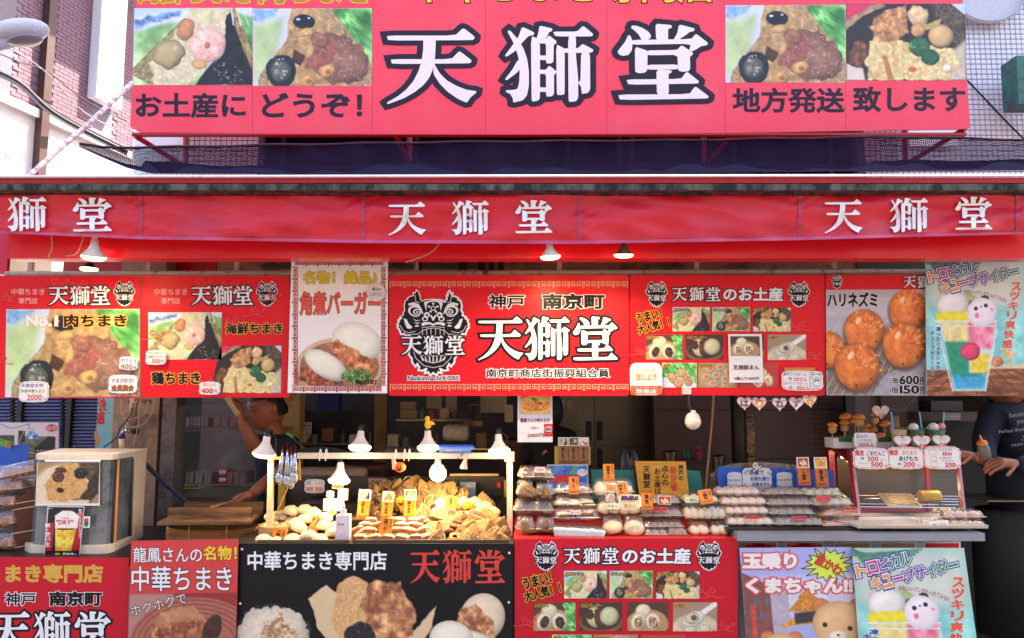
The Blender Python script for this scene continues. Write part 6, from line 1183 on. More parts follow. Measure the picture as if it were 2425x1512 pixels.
def pleated(n=40, m=14, pl=12, amp=0.10, flat=0.72):
 V, Fc = sphere(n, m); V = V.copy(); r = np.hypot(V[:, 0], V[:, 1]); a = np.arctan2(V[:, 1], V[:, 0]); up = np.clip(V[:, 2], 0, 1)
 k = 1 + amp * np.sin(a * pl + 3 * up) * up * (r > 0.02) * np.minimum(r * 2.5, 1); V[:, 0] *= k; V[:, 1] *= k; V[:, 2] *= flat; V[:, 2] += 0.10 * np.exp(-(r / 0.18) ** 2) * (V[:, 2] > 0); V[:, 2] = np.maximum(V[:, 2], -0.42); return V, Fc
def me_of(name, V, Fc, mat, smooth=True):
 me = bpy.data.meshes.new(name); me.from_pydata(np.asarray(V).tolist(), [], Fc); me.materials.append(mat)
 if smooth: me.polygons.foreach_set('use_smooth', np.ones(len(me.polygons), bool))
 return me
BUN = [me_of('steamed_bun', *pleated(40, 14, 12), m_bun), me_of('steamed_bun', *pleated(36, 14, 9, 0.13, 0.8), m_bun), me_of('steamed_bun', *pleated(24, 10, 1, 0.0, 0.7), m_bun)]
def zongzi_mesh(seed, el=1.0):
 rs = np.random.RandomState(seed); V, Fc = sphere(48, 30); V = V.copy()
 tet = np.array([(1, 0.2, -0.55), (-0.85, 0.6, -0.55), (-0.2, -1.0, -0.5), (0.05, 0.05, 1.05)]) + rs.randn(4, 3) * 0.12; tet[:, 0] *= el
 tet /= np.linalg.norm(tet, axis=1)[:, None]; nf = -tet; d = V @ nf.T; rr = 0.40 / np.maximum(d.max(1), .28); r = (np.minimum(rr, 1.12) * .74 + .26 * .74) * (1 + .03 * rs.randn()); V = V * r[:, None]; V[:, 0] *= el
 V += 0.010 * np.sin(V[:, [1, 2, 0]] * 23 + rs.rand() * 6)
 for k in range(3):                      # leaf folds as creases
  n = rs.randn(3); n /= np.linalg.norm(n); s = V @ n - 0.1 * rs.randn(); V *= (1 + 0.05 * np.tanh(s * 30))[:, None]
 return V, Fc
def zongzi_strings(seed, el=1.0):
 mb = MB()
 for k, ax in enumerate(((1, 0.15, 0.2), (0.25, 1, 0.3))):
  ax = Vector(ax).normalized(); u = ax.orthogonal().normalized(); v = ax.cross(u); off = 0.12 * (k - 0.5)
  pts = [ax * off + (u * math.cos(t) + v * math.sin(t)) * 0.62 for t in [2 * math.pi * i / 20 for i in range(21)]]
  pts = [Vector((p.x * el, p.y, p.z)) for p in pts]; mb.add(*tube(pts, 0.024, 5, False))
 bow = [Vector((0, -0.72, 0.1)), Vector((0.18, -0.80, 0.24)), Vector((0.05, -0.76, 0.3)), Vector((0, -0.72, 0.1)), Vector((-0.2, -0.8, -0.05)), Vector((-0.1, -0.76, -0.2))]; mb.add(*tube(bow, 0.025, 4)); return np.concatenate(mb.V), mb.F
ZM = [me_of('zongzi', *zongzi_mesh(i, (1, 1.25, 0.95, 1.1)[i % 4]), m_leaf[i % 4]) for i in range(8)]; ZS = [me_of('string', *zongzi_strings(i, (1, 1.25, 0.95, 1.1)[i % 4]), m_string) for i in range(4)]
def flapm():
 mb = MB()
 for s, a in ((1, 0.4), (-1, 2.2)):
  q = [(0.25 * s, -0.66, 0.55), (0.62 * s, -0.5, 0.1), (0.45 * s, -0.66, -0.35), (0.05 * s, -0.76, 0.0)]; mb.add(q, [(0, 1, 2, 3)])
 return np.concatenate(mb.V), mb.F
LF = me_of('leaf_flap', *flapm(), m_leaf[3], False)
from mathutils import Euler
def zongzi(px, py, Y, w, i, rot, label, group='leaf-wrapped dumplings heaped on the lit display', parent=None):
 e = bpy.data.objects.new('zongzi', ZM[i % 8]); COL.objects.link(e); e.location = P(px, py, Y); e.rotation_euler = rot; r = w / F * Y / 1.75; e.scale = (r, r, r)
 if parent is None: props(e, label, 'zongzi', group)
 else: e.parent = parent; e.location = P(px, py, Y) - wloc(parent)
 link_part('string', ZS[i % 4], e)
 if i % 3 == 0 and parent is None: link_part('leaf_flap', LF, e)
 return e
def bun(px, py, Y, w, i=0, rot=(0, 0, 0), label=None, group=None, parent=None, sz=1.0, name='steamed_bun', cat='bun'):
 e = bpy.data.objects.new(name, BUN[i % 3]); COL.objects.link(e); e.location = P(px, py, Y); e.rotation_euler = rot; r = w / F * Y / 2; e.scale = (r, r, r * sz)
 if parent is None: props(e, label, cat, group)
 else: e.parent = parent; e.location = P(px, py, Y) - wloc(parent)
 return e
# folded bun with pork
def clam_mesh():
 n = 20; V = []; Fc = []
 # bun: a thick folded disc, C-shaped profile swept across its width
 prof = [(-0.95, 0.20), (-0.5, 0.36), (0.1, 0.44), (0.6, 0.36), (0.92, 0.12), (0.92, -0.12), (0.6, -0.36), (0.1, -0.44), (-0.5, -0.36), (-0.95, -0.20), (-0.9, -0.15), (-0.5, -0.15), (0.1, -0.13), (0.5, -0.05), (0.5, 0.05), (0.1, 0.13), (-0.5, 0.15), (-0.9, 0.12)]
 m = len(prof)
 for j in range(n + 1):
  t = -1 + 2 * j / n; k = math.sqrt(max(1 - t * t, 0.03)); kz = k ** 0.5
  for y, z in prof: V.append((t, (y - 0.0) * k * 0.8 * 1.0 - 0.0, z * kz))
 for j in range(n):
  for i in range(m): Fc.append((j * m + i, j * m + (i + 1) % m, (j + 1) * m + (i + 1) % m, (j + 1) * m + i))
 Fc += [tuple(range(m)), tuple(n * m + i for i in range(m))[::-1]]; return np.array(V), Fc
CB = me_of('pork_bun', *clam_mesh(), m_bun); V, Fc = bevbox(1.75, 1.25, 0.36, 0.1, 3); V[:, 2] += .03 * np.sin(V[:, 0] * 9); V[:, 0] *= (1 - 0.25 * (V[:, 1] / 0.7) ** 2); CM = me_of('pork_filling', V + np.array([0, -0.40, 0]), Fc, m_meat)
def porkbun(px, py, Y, w, rot, label=None, group='folded pork buns piled in the display tray', parent=None):
 e = bpy.data.objects.new('pork_bun', CB); COL.objects.link(e); e.location = P(px, py, Y); e.rotation_euler = rot; r = w / F * Y / 2; e.scale = (r, r, r * 1.4)
 if parent is None: props(e, label, 'bun', group)
 else: e.parent = parent; e.location = P(px, py, Y) - wloc(parent)
 link_part('filling', CM, e); return e
# ---------------------------------------------------------------- lit display: stepped base, back board, frame
disp = empty('display_stand', (P(920, 1288, 3.2).x, 3.4, CT1), 'black stepped display stand with upright back board behind the dumplings', 'display stand')
a, b = P(640, 1288, 3.2).x, P(1196, 1288, 3.2).x
for y0, h in ((3.40, .01), (3.52, .05), (3.63, .10)): mk('step', *box(a, b, y0, 3.92, CT1, CT1 + h), m_dark, disp)
slab('back_board', 668, 1130, 1195, 1290, 3.93, 0.03, pm('black_board', (0.17, 0.16, 0.16), 0.35, var=0.15, scale=5, c2=(0.25, 0.23, 0.21), mixs=5), disp)
tr = slab('steel_ledge', 828, 1228, 1000, 1232, 3.40, 0.10, m_steel, label='thin steel tray rim holding the upper dumplings', cat='tray')
for i, (a, b, c, d) in enumerate(((610, 1286, 828, 1291), (836, 1285, 1206, 1290))):
 q = P(a, d, 3.19); r_ = P(c, d, 3.19); t = empty('food_tray', ((q.x + r_.x) / 2, 3.3, CT1), ('left' if i == 0 else 'right') + ' shallow steel tray at the front of the lit display', 'tray')
 mk('tray_base', *box(q.x, r_.x, 3.19, 3.55, CT1 + .001, CT1 + .004), m_steel, t); mk('tray_lip', *box(q.x, r_.x, 3.186, 3.19, CT1, CT1 + .012), m_steel, t)
# frame
m_rusty = pm('rusty_white', (0.90, 0.85, 0.76), 0.5, var=0.05, c2=(0.35, 0.20, 0.12), mixs=14, mixlo=0.60, mixhi=0.68)
frm = empty('lamp_rack', P(930, 1288, 3.36), 'white painted rusty square tube frame over the lit display', 'frame')
V, Fc = tube([P(700, 1081, 3.40), P(1200, 1081, 3.36)], 0.0205, 4);
slab('top_rail', 702, 1073.5, 1200, 1087, 3.38, 0.025, m_rusty, frm); slab('corner_joint', 1195, 1071, 1218, 1094, 3.37, 0.04, m_rusty, frm); slab('right_post', 1200.5, 1093, 1214, 1290, 3.375, 0.028, m_rusty, frm)
lp = empty('wooden_post', P(640, 1288, 3.36), 'pale wooden post at the left of the lit display', 'post'); mk('post', *hexa([P(635, 1088, 3.36), P(647, 1088, 3.36), P(643, 1248, 3.36), P(630, 1250, 3.36)], [P(635, 1088, 3.39), P(650, 1088, 3.40), P(647, 1248, 3.40), P(630, 1250, 3.40)]), pm('post_wood', (0.86, 0.78, 0.60), 0.6, var=.1, scale=14, stretch=(1, 1, 6)), lp); slab('crossbar', 634, 1083, 672, 1088.5, 3.36, 0.04, m_ybar, lp)
slab('yellow_bar', 658, 1140, 674, 1222, 3.88, 0.02, m_ybar, label='yellow upright bar behind the left buns', cat='bar'); slab('yellow_bar', 1193.5, 1138, 1201, 1246, 3.88, 0.02, m_ybar, label='yellow upright bar beside the right end of the back board', cat='bar')
slab('pale_strip', 1065, 1122.5, 1181, 1128, 3.86, 0.02, pm('strip_cream', (0.85, 0.72, 0.48), 0.5), label='cream strip along the top of the black back board', cat='strip')
V, Fc = tube([P(684, 1150, 3.6), P(652, 1222, 3.45)], 0.004, 6); mk('bamboo_stick', V, Fc, m_bamboo, label='thin bamboo stick leaning down to the small buns', cat='stick')
# ladles hanging
lg = [(672, 1052, 661, 1143, 0), (682, 1050, 678, 1148, 1), (692, 1058, 689, 1152, 2), (700, 1054, 696, 1140, 3)]
for i, (x0, y0, x1, y1, k) in enumerate(lg):
 e = empty('tongs', P(x1, y1, 3.30), ('leftmost', 'second', 'third', 'rightmost')[i] + ' of the steel tongs hanging from the display frame', 'tongs', 'steel tongs hanging at the frame corner')
 for dx in (-2, 2): V, Fc = tube([P(x0, y0, 3.33), P((x0 + x1) / 2 + dx, (y0 + y1) / 2, 3.31), P(x1 + dx * 1.6, y1 - 14, 3.30)], [0.005, 0.006, 0.008], 6); mk('arm', V, Fc, m_chr, e, smooth=True)
 V, Fc = sphere(12, 8); mk('scallop', xf(V * np.array([.018, .010, .026]), P(x1, y1 - 8, 3.295)), Fc, m_chr, e, smooth=True)
bb2 = empty('whisk_bundle', P(705, 1140, 3.34), 'small bundle of bamboo sticks hanging beside the tongs', 'bundle')
for d in range(5): V, Fc = tube([P(710, 1090, 3.35), P(703 + d * 2, 1112, 3.34), P(700 + d * 3, 1138, 3.34)], .0025, 5); mk('stick', V, Fc, m_bamboo, bb2)
# cable ties, coils on rail
cc = empty('cable_coil', P(930, 1068, 3.42), 'tangle of black cable lying on top of the display frame rail', 'cable')
rs = random.Random(3)
for k in range(9): wire('loop', [(900 + rs.random() * 10, 1072 - rs.random() * 3, 3.40), (925 + rs.random() * 20, 1056 + rs.random() * 14, 3.43), (965 + rs.random() * 15, 1058 + rs.random() * 12, 3.41), (992 + rs.random() * 8, 1072, 3.40)], .0035, m_black, cc)
for k in range(4): wire('loop', [(705, 1070, 3.40), (735 + rs.random() * 15, 1060 + k * 3, 3.42), (790, 1062 + k * 2, 3.43), (832, 1072, 3.40)], .003, m_black, cc)
for i, x in enumerate((757, 771, 936, 957, 968)): V, Fc = tube(curve_pts([P(x, 1092, 3.37), P(x - 1, 1078, 3.362), P(x + 2, 1064, 3.37), P(x + 4, 1080, 3.362)]), .0022, 5); mk('cable_tie', V, Fc, m_card, frm)
slab('cable_clip', 0, 0, 1, 1, 1, .01, m_dark) if False else None
# blue dish on the rail
a = P(1079, 1073, 3.42); V, Fc = bevbox(.145, .10, .032, .012, 2); V[:, 0] *= 1 + (V[:, 2] > 0) * .22; V[:, 1] *= 1 + (V[:, 2] > 0) * .2; ds = mk('blue_dish', V + np.array(a) + np.array([0, 0, .016]), Fc, pm('dish_blue', (0.35, 0.52, 0.85), 0.35), smooth=False, label='shallow blue plastic dish on top of the display frame', cat='dish'); V, Fc = bevbox(.15, .10, .004, .001, 1); mk('dish_inside', V * np.array([1.08, 1, 1]) + np.array(a) + np.array([0, 0, .034]), Fc, pm('dish_blue_in', (0.25, 0.42, 0.8), 0.3), ds)
# ---------------------------------------------------------------- dumplings, upper heap
def pos(px, py): return 3.27 + max(0, 1283 - py) * 0.0030
HINT = ['pointed tip up', 'lying on its side', 'plump and rounded', 'with a flat leaf fold', 'pale and sunlit by the lamp', 'dark brown leaf', 'string crossed in front', 'half hidden behind others']
ups = [(889, 1158, 38, 0), (917, 1152, 36, 1), (942, 1152, 40, 5), (975, 1150, 50, 2), (997, 1158, 40, 3), (1022, 1158, 34, 4), (1038, 1168, 44, 3), (1068, 1163, 40, 6), (1092, 1178, 48, 7), (872, 1190, 30, 0), (884, 1175, 32, 2), (900, 1183, 32, 1), (924, 1178, 34, 5), (950, 1172, 34, 4), (1003, 1178, 42, 6), (1018, 1190, 46, 3), (1046, 1182, 40, 7), (880, 1212, 34, 0), (912, 1206, 40, 2), (935, 1200, 30, 1), (988, 1190, 36, 4), (1002, 1212, 46, 5), (1030, 1206, 40, 6), (1143, 1187, 42, 4), (867, 1222, 32, 0), (897, 1222, 28, 5), (986, 1222, 34, 3), (1052, 1198, 34, 2)]
low = [(1044, 1230, 52, 1), (1066, 1219, 46, 5), (1092, 1232, 50, 2), (1130, 1240, 60, 6), (1160, 1232, 56, 3), (1025, 1262, 48, 0), (1054, 1256, 44, 4), (1076, 1248, 40, 7), (1095, 1262, 34, 1), (1118, 1270, 46, 2), (1143, 1258, 54, 5), (1172, 1270, 50, 3), (1197, 1264, 42, 6), (1034, 1280, 56, 1), (1062, 1240, 40, 3), (1108, 1248, 44, 0), (1185, 1245, 44, 7), (1098, 1283, 40, 4), (1146, 1284, 44, 6), (1190, 1284, 44, 2)]
used_lab = {}
def zlab(px, py, row):
 A_ = [('left of the first orange tag', 880), ('beside the first orange tag', 905), ('between the first two orange tags', 935), ('above the yellow ornament', 960), ('right of the third orange tag', 1000), ('under the globe bulb', 1035), ('left of the small orange tag', 1060), ('above the small orange tag', 1085), ('right of the small orange tag', 2000)] if row == 'upper' else [('touching the folded pork buns', 1040), ('left of the pumpkin cup', 1070), ('above the pumpkin cup', 1100), ('right of the pumpkin cup', 1128), ('at the middle of the right heap', 1155), ('left of the white corner post', 1182), ('against the white corner post', 2000)]
 return f'leaf-wrapped zongzi in the {row} heap, {next(a for a, b in A_ if px < b)}, {"small" if py % 3 == 0 else "pointed" if py % 3 == 1 else "stout"}, {"topmost" if py < (1160 if row == "upper" else 1236) else "second" if py < (1180 if row == "upper" else 1250) else "third" if py < (1196 if row == "upper" else 1263) else "fourth" if py < (1212 if row == "upper" else 1275) else "lowest"} layer'
k = 0
for row, L in (('upper', ups), ('lower', low)):
 for j, (x, y, w, i) in enumerate(L):
  lb = zlab(x, y, row)
  used_lab[lb] = 1
  zongzi(x, y, pos(x, y) + (0.0 if row == 'lower' else 0.02), w * 1.12, i + j, (rnd.uniform(-.6, .6), rnd.uniform(-.6, .6), rnd.uniform(-3, 3)), lb)
# fillers so that the heap has no holes
for x, y in ((905, 1165), (930, 1165), (960, 1185), (965, 1205), (1060, 1180), (880, 1200), (1025, 1225), (1110, 1225), (1150, 1250), (1015, 1200), (890, 1204), (932, 1216), (957, 1216), (975, 1222), (1008, 1226), (1050, 1160), (1085, 1172), (875, 1176)): zongzi(x, y, pos(x, y) + .09, 48, int(x) % 8, (1, .4, x), zlab(x, y, 'upper').replace('leaf-wrapped', 'half buried').replace('in the upper heap', 'at the back') + (' deeper' if x in (930, 965, 1150, 957, 1008) else ' farther' if x in (890, 932, 975, 1050) else ' rearmost' if x in (1085, 875) else ''))
# pork burgers rows
rows = [(1276, [853, 887, 921, 953, 986, 1006]), (1259, [846, 875, 938, 968, 1000]), (1246, [867, 900, 952, 984]), (1236, [878, 925, 950, 979, 992])]
for ri, (y, xs_) in enumerate(rows):
 for ci, x in enumerate(xs_):
  t = rnd.uniform(-.18, .18) + (-.5 if x > 990 or x < 850 else 0)
  porkbun(x, y, pos(x, y), 35, (R(-14) + rnd.uniform(-.1, .1), t, rnd.uniform(-.25, .25)), f'white folded pork bun, {("front", "second", "third", "back")[ri]} row, {("first", "second", "third", "fourth", "fifth", "sixth")[ci]} from the left')
# steamed buns, left pile
bl_ = [(691, 1212, 38, 0), (724, 1210, 38, 0), (742, 1218, 42, 0), (708, 1252, 38, 1), (768, 1248, 36, 1), (625, 1281, 40, 2), (691, 1281, 42, 2), (732, 1272, 42, 2), (759, 1281, 42, 2), (790, 1266, 40, 2), (800, 1250, 36, 1), (700, 1238, 30, 0), (770, 1228, 36, 0), (722, 1232, 34, 1), (655, 1283, 30, 2)]
for j, (x, y, w, i) in enumerate(bl_):
 bun(x, y, pos(x, y) - 0.02, w, i, (R(15), rnd.uniform(-.3, .3), rnd.uniform(0, 3)), f'{["large pleated", "large pleated", "big lamp-lit", "mid-sized pleated", "round pleated", "smooth oval", "smooth oval", "tilted smooth", "smooth oval", "leaning smooth", "pleated", "small pleated", "shadowed pleated", "half hidden pleated", "flattened smooth"][j]} white bun, {["top left of the pile", "top middle of the pile", "top right of the pile", "below the orange block tag", "right of the orange block tag", "front left corner", "front behind the small orange tag", "front middle, leaning right", "front row near the hand gel", "behind the hand gel", "upper right near the hand gel", "between basket and large buns", "beside the bright slips", "under the top buns", "just right of the front corner bun"][j]}', 'white steamed buns at the left of the lit display')
# basket with small buns
bk = empty('bamboo_basket', P(656, 1268, 3.40), 'small round bamboo steamer basket filled with little buns', 'basket'); c = P(656, 1264, 3.40)
V, Fc = lathe([(0, 0), (.078, 0), (.080, .045), (.074, .047), (.072, .02), (0, .02)], 32); mk('rim', V + np.array(c) - np.array([0, 0, .005]), Fc, m_bamboo, bk, smooth=False); V, Fc = lathe([(.0815, .012), (.0815, .022)], 32); mk('band', V + np.array(c) - np.array([0, 0, .005]), Fc, m_wood, bk)
sm = [(633, 1246), (650, 1243), (668, 1246), (682, 1240), (640, 1234), (655, 1228), (672, 1228), (690, 1232), (660, 1252), (676, 1252), (645, 1256), (652, 1219), (668, 1216), (636, 1225), (706, 1228)]
for j, (x, y) in enumerate(sm): bun(x, y, 3.40 + (1256 - y) * .0028, 21, j, (rnd.uniform(-.3, .5), 0, j), f'thumb-sized pleated bun in the small bamboo basket, {("front", "front", "front", "front", "middle", "middle", "middle", "middle", "front", "front", "front", "top", "top", "outer left", "outer right")[j]} row, {("leftmost", "second", "third", "rightmost", "leftmost", "second", "third", "rightmost", "lower third", "lower rightmost", "lower left", "left", "right", "single", "single")[j]}', 'little buns in the bamboo basket')
# ducklings and pumpkins among food
m_duck = pm('duck_yellow', (0.95, 0.72, 0.12), 0.4); m_pump = pm('pumpkin_orange', (0.93, 0.42, 0.08), 0.35, var=.05)
def bead(px, py, Y, w, mat, label, name, cat, face=True, sq=0.85, ring=0):
 V, Fc = sphere(28, 14); V = V.copy(); a = np.arctan2(V[:, 1], V[:, 0]); V[:, :2] *= (1 + ring * np.abs(np.sin(a * 4)))[:, None]; r = w / F * Y / 2; V[:, 2] *= sq
 o = mk(name, V * r + np.array(P(px, py, Y)), Fc, mat, smooth=True, label=label, cat=cat); c = P(px, py, Y)
 if face:
  fr = FL((c.x, c.y - r * 1.0, c.z), Y / F, 0, 0, 0); w2 = w / 2
  fpoly(fr, o, 'face', [[(-w2 * .45, -w2 * .05), (-w2 * .28, -w2 * .35), (-w2 * .1, -w2 * .05)], [(w2 * .1, -w2 * .05), (w2 * .28, -w2 * .35), (w2 * .45, -w2 * .05)], [(-w2 * .5, w2 * .12), (0, w2 * .26), (w2 * .5, w2 * .12), (w2 * .3, w2 * .42), (0, w2 * .52), (-w2 * .3, w2 * .42)]], m_ink, -0.0 + .001)
 return o
bead(808, 1277, 3.27, 29, m_pump, 'orange jack-o-lantern bead with carved face in front of the hand gel', 'pumpkin', 'pumpkin', ring=.06)
bead(947, 1107, 3.34, 27, m_pump, 'small smiling pumpkin lantern hanging from the display rail', 'pumpkin_lantern', 'lantern', ring=.05);
bead(951, 1187, 3.48, 28, m_duck, 'yellow smiling ornament between the orange tags', 'ornament', 'ornament'); bead(1109, 1200, 3.48, 26, m_duck, 'yellow smiling ornament among the white buns', 'ornament', 'ornament'); bead(1020, 1246, 3.45, 18, m_duck, 'small yellow ornament at the edge of the lower heap', 'ornament', 'ornament', False)
V, Fc = lathe([(.012, .012), (.024, .016), (.030, 0), (.026, -.02), (.0, -.03)], 20); mk('pumpkin_cup', xf(V, P(1078, 1276, 3.27), (R(25), 0, 0)), Fc, m_pump, smooth=True, label='open orange pumpkin cup at the front of the leaf dumplings', cat='ornament')
# cut red bean buns right of heap
for j, (x, y, w, r_) in enumerate(((1046, 1202, 44, 1.1), (1040, 1220, 42, .7), (1028, 1234, 38, 0), (1143, 1205, 40, 0), (1138, 1222, 40, .8), (1085, 1228, 30, .2))):
 e = porkbun(x, y, pos(x, y) + .01, w, (R(65), r_, .2), f'cut bun showing red bean paste, {("standing on edge", "leaning left", "lowest at left", "upper right", "lower right", "small and half buried")[j]}', 'cut red bean buns on the dumpling heap'); e.children[0].data = CMB if 'CMB' in globals() else e.children[0].data
 if 'CMB' not in globals():
  CMB = CM.copy(); CMB.materials[0] = m_bean; e.children[0].data = CMB
for j, (x, y, w) in enumerate(((1117, 1218, 36), (1168, 1213, 34), (1100, 1190, 36), (1125, 1192, 40), (1060, 1215, 36), (1150, 1200, 34), (1085, 1205, 34))): bun(x, y, pos(x, y) + .02, w, 2, (R(10), 0, j), f'smooth white bun {("with stamped top at the heap centre", "at the far right of the heap", "behind the yellow ornament left", "behind the yellow ornament right", "below the orange block tag", "between the cut buns", "left of the stamped bun")[j]}', 'smooth white buns among the leaf dumplings')
# ---------------------------------------------------------------- wooden price blocks
def block(px, py, w, h, Y, label, txt='', price='400円', side=None, roll=0, tilt=12, ph=None, mat=None, group='orange wooden price blocks', dark=False):
 fr = frame_at(px, py, Y, roll, tilt); x0, y0, x1, y1 = -w / 2, -h / 2, w / 2, h / 2
 o = board(fr, 'price_block', rrect(x0, y0, x1, y1, 1.5, 2), mat or m_orange, 0.016, label=label, cat='price tag', group=group)
 if txt: lettering(fr, o, txt, -w * .22, y0 + h * .08, w * .12, y0 + h * .70, m_ink, vertical=True, bold=.02, w=.0008)
 if side: lettering(fr, o, side, w * .24, y0 + h * .06, w * .42, y0 + h * .45, m_brown, vertical=True, w=.0008)
 if price: lettering(fr, o, price, -w * .38, y1 - h * .2, w * .38, y1 - h * .06, m_ink, w=.0008)
 if ph is not None:
  fpoly(fr, o, 'photo_card', [rect(x0 - 1, y0 - w * .9, x1 + 1, y0 + 1)], m_card, -.003); photo(fr, o, pq(x0 + 1.5, y0 - w * .82, x1 - 1.5, y0 - 2), img(ph, 20, 14), -.002)
 return o
T_ = [(860, 1207, 27, 42, 3.44, 'third tag: upright block for seafood zongzi, left one', '海鮮ちまき', '500円', 'テイクアウト', 3, pic_seafood), (916, 1209, 25, 40, 3.44, '', '肉ちまき', '400円', '人気No1', 3, pic_meat), (970, 1207, 26, 44, 3.44, '', '鶏ちまき', '400円', '直火焼き', 0, pic_chicken), (1068, 1194, 26, 36, 3.46, '', '麻蓉まん', None, '天獅堂の', 8, None), (913, 1250, 30, 46, 3.30, '', '角煮バーガー', '400円', '本格派', 8, None), (660, 1271, 30, 36, 3.28, '', '小龍包', '300円', '定番', 8, None)]
LB = ['upright orange price block for seafood zongzi, leftmost behind the small rail', 'upright orange price block for meat zongzi next to the yellow ornament', 'upright orange price block for chicken zongzi right of the ornament', 'small orange price block half buried among the white buns', 'orange price block leaning on the folded pork buns, 400 yen', 'orange price block in front of the small bamboo basket, 300 yen']
for lb, (x, y, w, h, Y, _, t, p, s_, rl, phf) in zip(LB, T_): block(x, y, w, h, Y, lb, t, p, s_, rl, 10, phf)
block(751, 1240, 24, 38, 3.38, 'orange wooden block tag lying tilted across the large buns', '肉まん', '300円', '手作り', 32, 30)
# paper slips and gel bottle
card(745, 1152, 48, 32, 3.80, 'clipped wavy card with two 300 yen prices on the black back board', [('焼売', -19, -12, -8, -3, m_blue), ('小ロン', 2, -11, 20, -4, m_green), ('300', -19, 2, -3, 10, m_redtxt, dict(bold=.03)), ('300', 2, 2, 18, 10, m_redtxt, dict(bold=.03))], amp=1.2, rim=pm('pale_blue', 0))
card(893, 1146, 40, 24, 3.86, 'pinkish printed slip on the back board above the dumplings', [('お持ち帰り', -15, -8, 15, -2, m_blue), ('できます', -12, 1, 12, 7, m_ink)], 'rect', base=pm('slip_pink', (0.75, 0.58, 0.48), 0.6), cat='paper slip', name='paper_slip')
card(911, 1144, 15, 10, 3.85, 'tiny oval badge beside the pinkish slip', [('MF', -4, -3, 4, 3, m_ink)], 'oval', cat='badge', name='badge')
o, fr_ = card(1108, 1160, 36, 34, 3.86, 'pale blue picture card stuck on the black back board', [('JAPAN', -14, -6, 14, 1, m_pink, dict(bold=.05))], 'rect', base=pm('sky_card', (0.60, 0.80, 0.86), 0.4, var=.1, scale=12), cat='picture card', name='picture_card', roll=1); fpoly(fr_, o, 'white_dome', [ellp(0, -4, 9, 9, 20, 0, 180, 360)], m_card, .001)
card(1181, 1149, 9, 14, 3.9, 'tiny orange sticker on the black back board', [], 'oval', base=m_redtxt, cat='sticker', name='sticker')
for i, (x, y, w, h, r_) in enumerate(((800, 1150, 26, 17, 4), (812, 1171, 24, 26, 2), (782, 1171, 20, 17, 0), (790, 1196, 48, 28, 0), (782, 1217, 26, 15, -35))):
 o, fr_ = card(x, y, w, h, 3.50 - i * .02, ('orange photo slip hanging under the cone lamp', 'blank white slip lit by the cone lamp', 'small white cloud-shaped card floating on the board', 'white plastic box glowing under the cone lamp', 'photo card tilted over the buns')[i], [], 'wavy' if i == 2 else 'rect', roll=r_, cat='slip', name='slip')
 if i in (0, 4): photo(fr_, o, pq(-w / 2 + 2, -h / 2 + 2, w / 2 - 2, h / 2 - 2), img(pic_fried, 16, 10), .001)
gb = empty('gel_bottle', P(812, 1288, 3.24), 'white hand gel pump bottle standing in front of the display', 'bottle'); m_gel = pm('gel_white', (0.90, 0.82, 0.84), 0.35)
slab('body', 795, 1221, 827, 1286, 3.24, .045, m_gel, gb); slab('neck', 806, 1208, 818, 1222, 3.25, .02, m_gel, gb); slab('pump', 810, 1196, 816, 1209, 3.255, .01, m_gel, gb); slab('nozzle', 803, 1196, 816, 1200, 3.252, .012, m_gel, gb); lettering(FY(3.24), gb, '手指消毒', 799, 1240, 815, 1245, m_ink); fpoly(FY(3.24), gb, 'dot', [ellp(799, 1239, 2, 2, 8)], m_pink)
# ---------------------------------------------------------------- clear packs
m_lid = clear('clear_lid', gloss=0.12, rough=0.10, haze=0.05, top=.6); m_trayp = clear('clear_tray', gloss=0.05, rough=0.1, haze=0.03, top=.4)
m_prawn = pm('prawn_dumpling', (0.92, 0.80, 0.68), 0.5, var=0.06, scale=30, c2=(0.86, 0.52, 0.38), mixs=22, mixlo=0.55, mixhi=0.68); m_shu = pm('meat_shumai', (0.66, 0.55, 0.43), 0.6, var=0.2, scale=60, c2=(0.55, 0.45, 0.36), mixs=30, bump=.4); m_gyo = pm('gyoza_skin', (0.80, 0.76, 0.60), 0.5, var=0.12, scale=40); m_roll = pm('fried_roll', (0.80, 0.42, 0.14), 0.4, var=0.2, scale=14, c2=(0.92, 0.62, 0.25), mixs=10); m_loaf = pm('brown_rice_roll', (0.62, 0.40, 0.26), 0.5, var=0.2, scale=25); m_foil = pm('foil', (0.80, 0.81, 0.84), 0.25, metal=0.9, var=.05, bump=.6, bscale=30)
BALL = {n: me_of('dumpling', *pleated(20, 10, 10, 0.07, 0.85), m) for n, m in (('prawn', m_prawn), ('shumai', m_shu), ('gyoza', m_gyo), ('loaf', m_loaf))}
V, Fc = sphere(16, 8); BALL['roll'] = me_of('spring_roll', V * np.array([.55, 1.6, .6]), Fc, m_roll); BALL['fried'] = me_of('fried_ball', V * np.array([1, 1, .75]), Fc, pm('fried_ball', (0.76, 0.46, 0.22), .5, var=.2, scale=20))
def lidmesh(sx, sy, h, ribs=6):
 nx, ny = 28, 12; V = []; Fc = []
 for j in range(ny + 1):
  for i in range(nx + 1):
   x = -1 + 2 * i / nx; y = -1 + 2 * j / ny; e = 1 - max(abs(x) ** 14, abs(y) ** 8); z = h * max(e, 0) ** 0.3 * (1 - 0.25 * abs(y) ** 2) + 0.02 * h * math.sin(ribs * 2 * math.pi * x) * e
   V.append((x * sx * (1 - .06 * (z / h if h else 0)), y * sy * (1 - .1 * (z / h if h else 0)), z))
 for j in range(ny):
  for i in range(nx): a = j * (nx + 1) + i; Fc.append((a, a + 1, a + nx + 2, a + nx + 1))
 return np.array(V), Fc
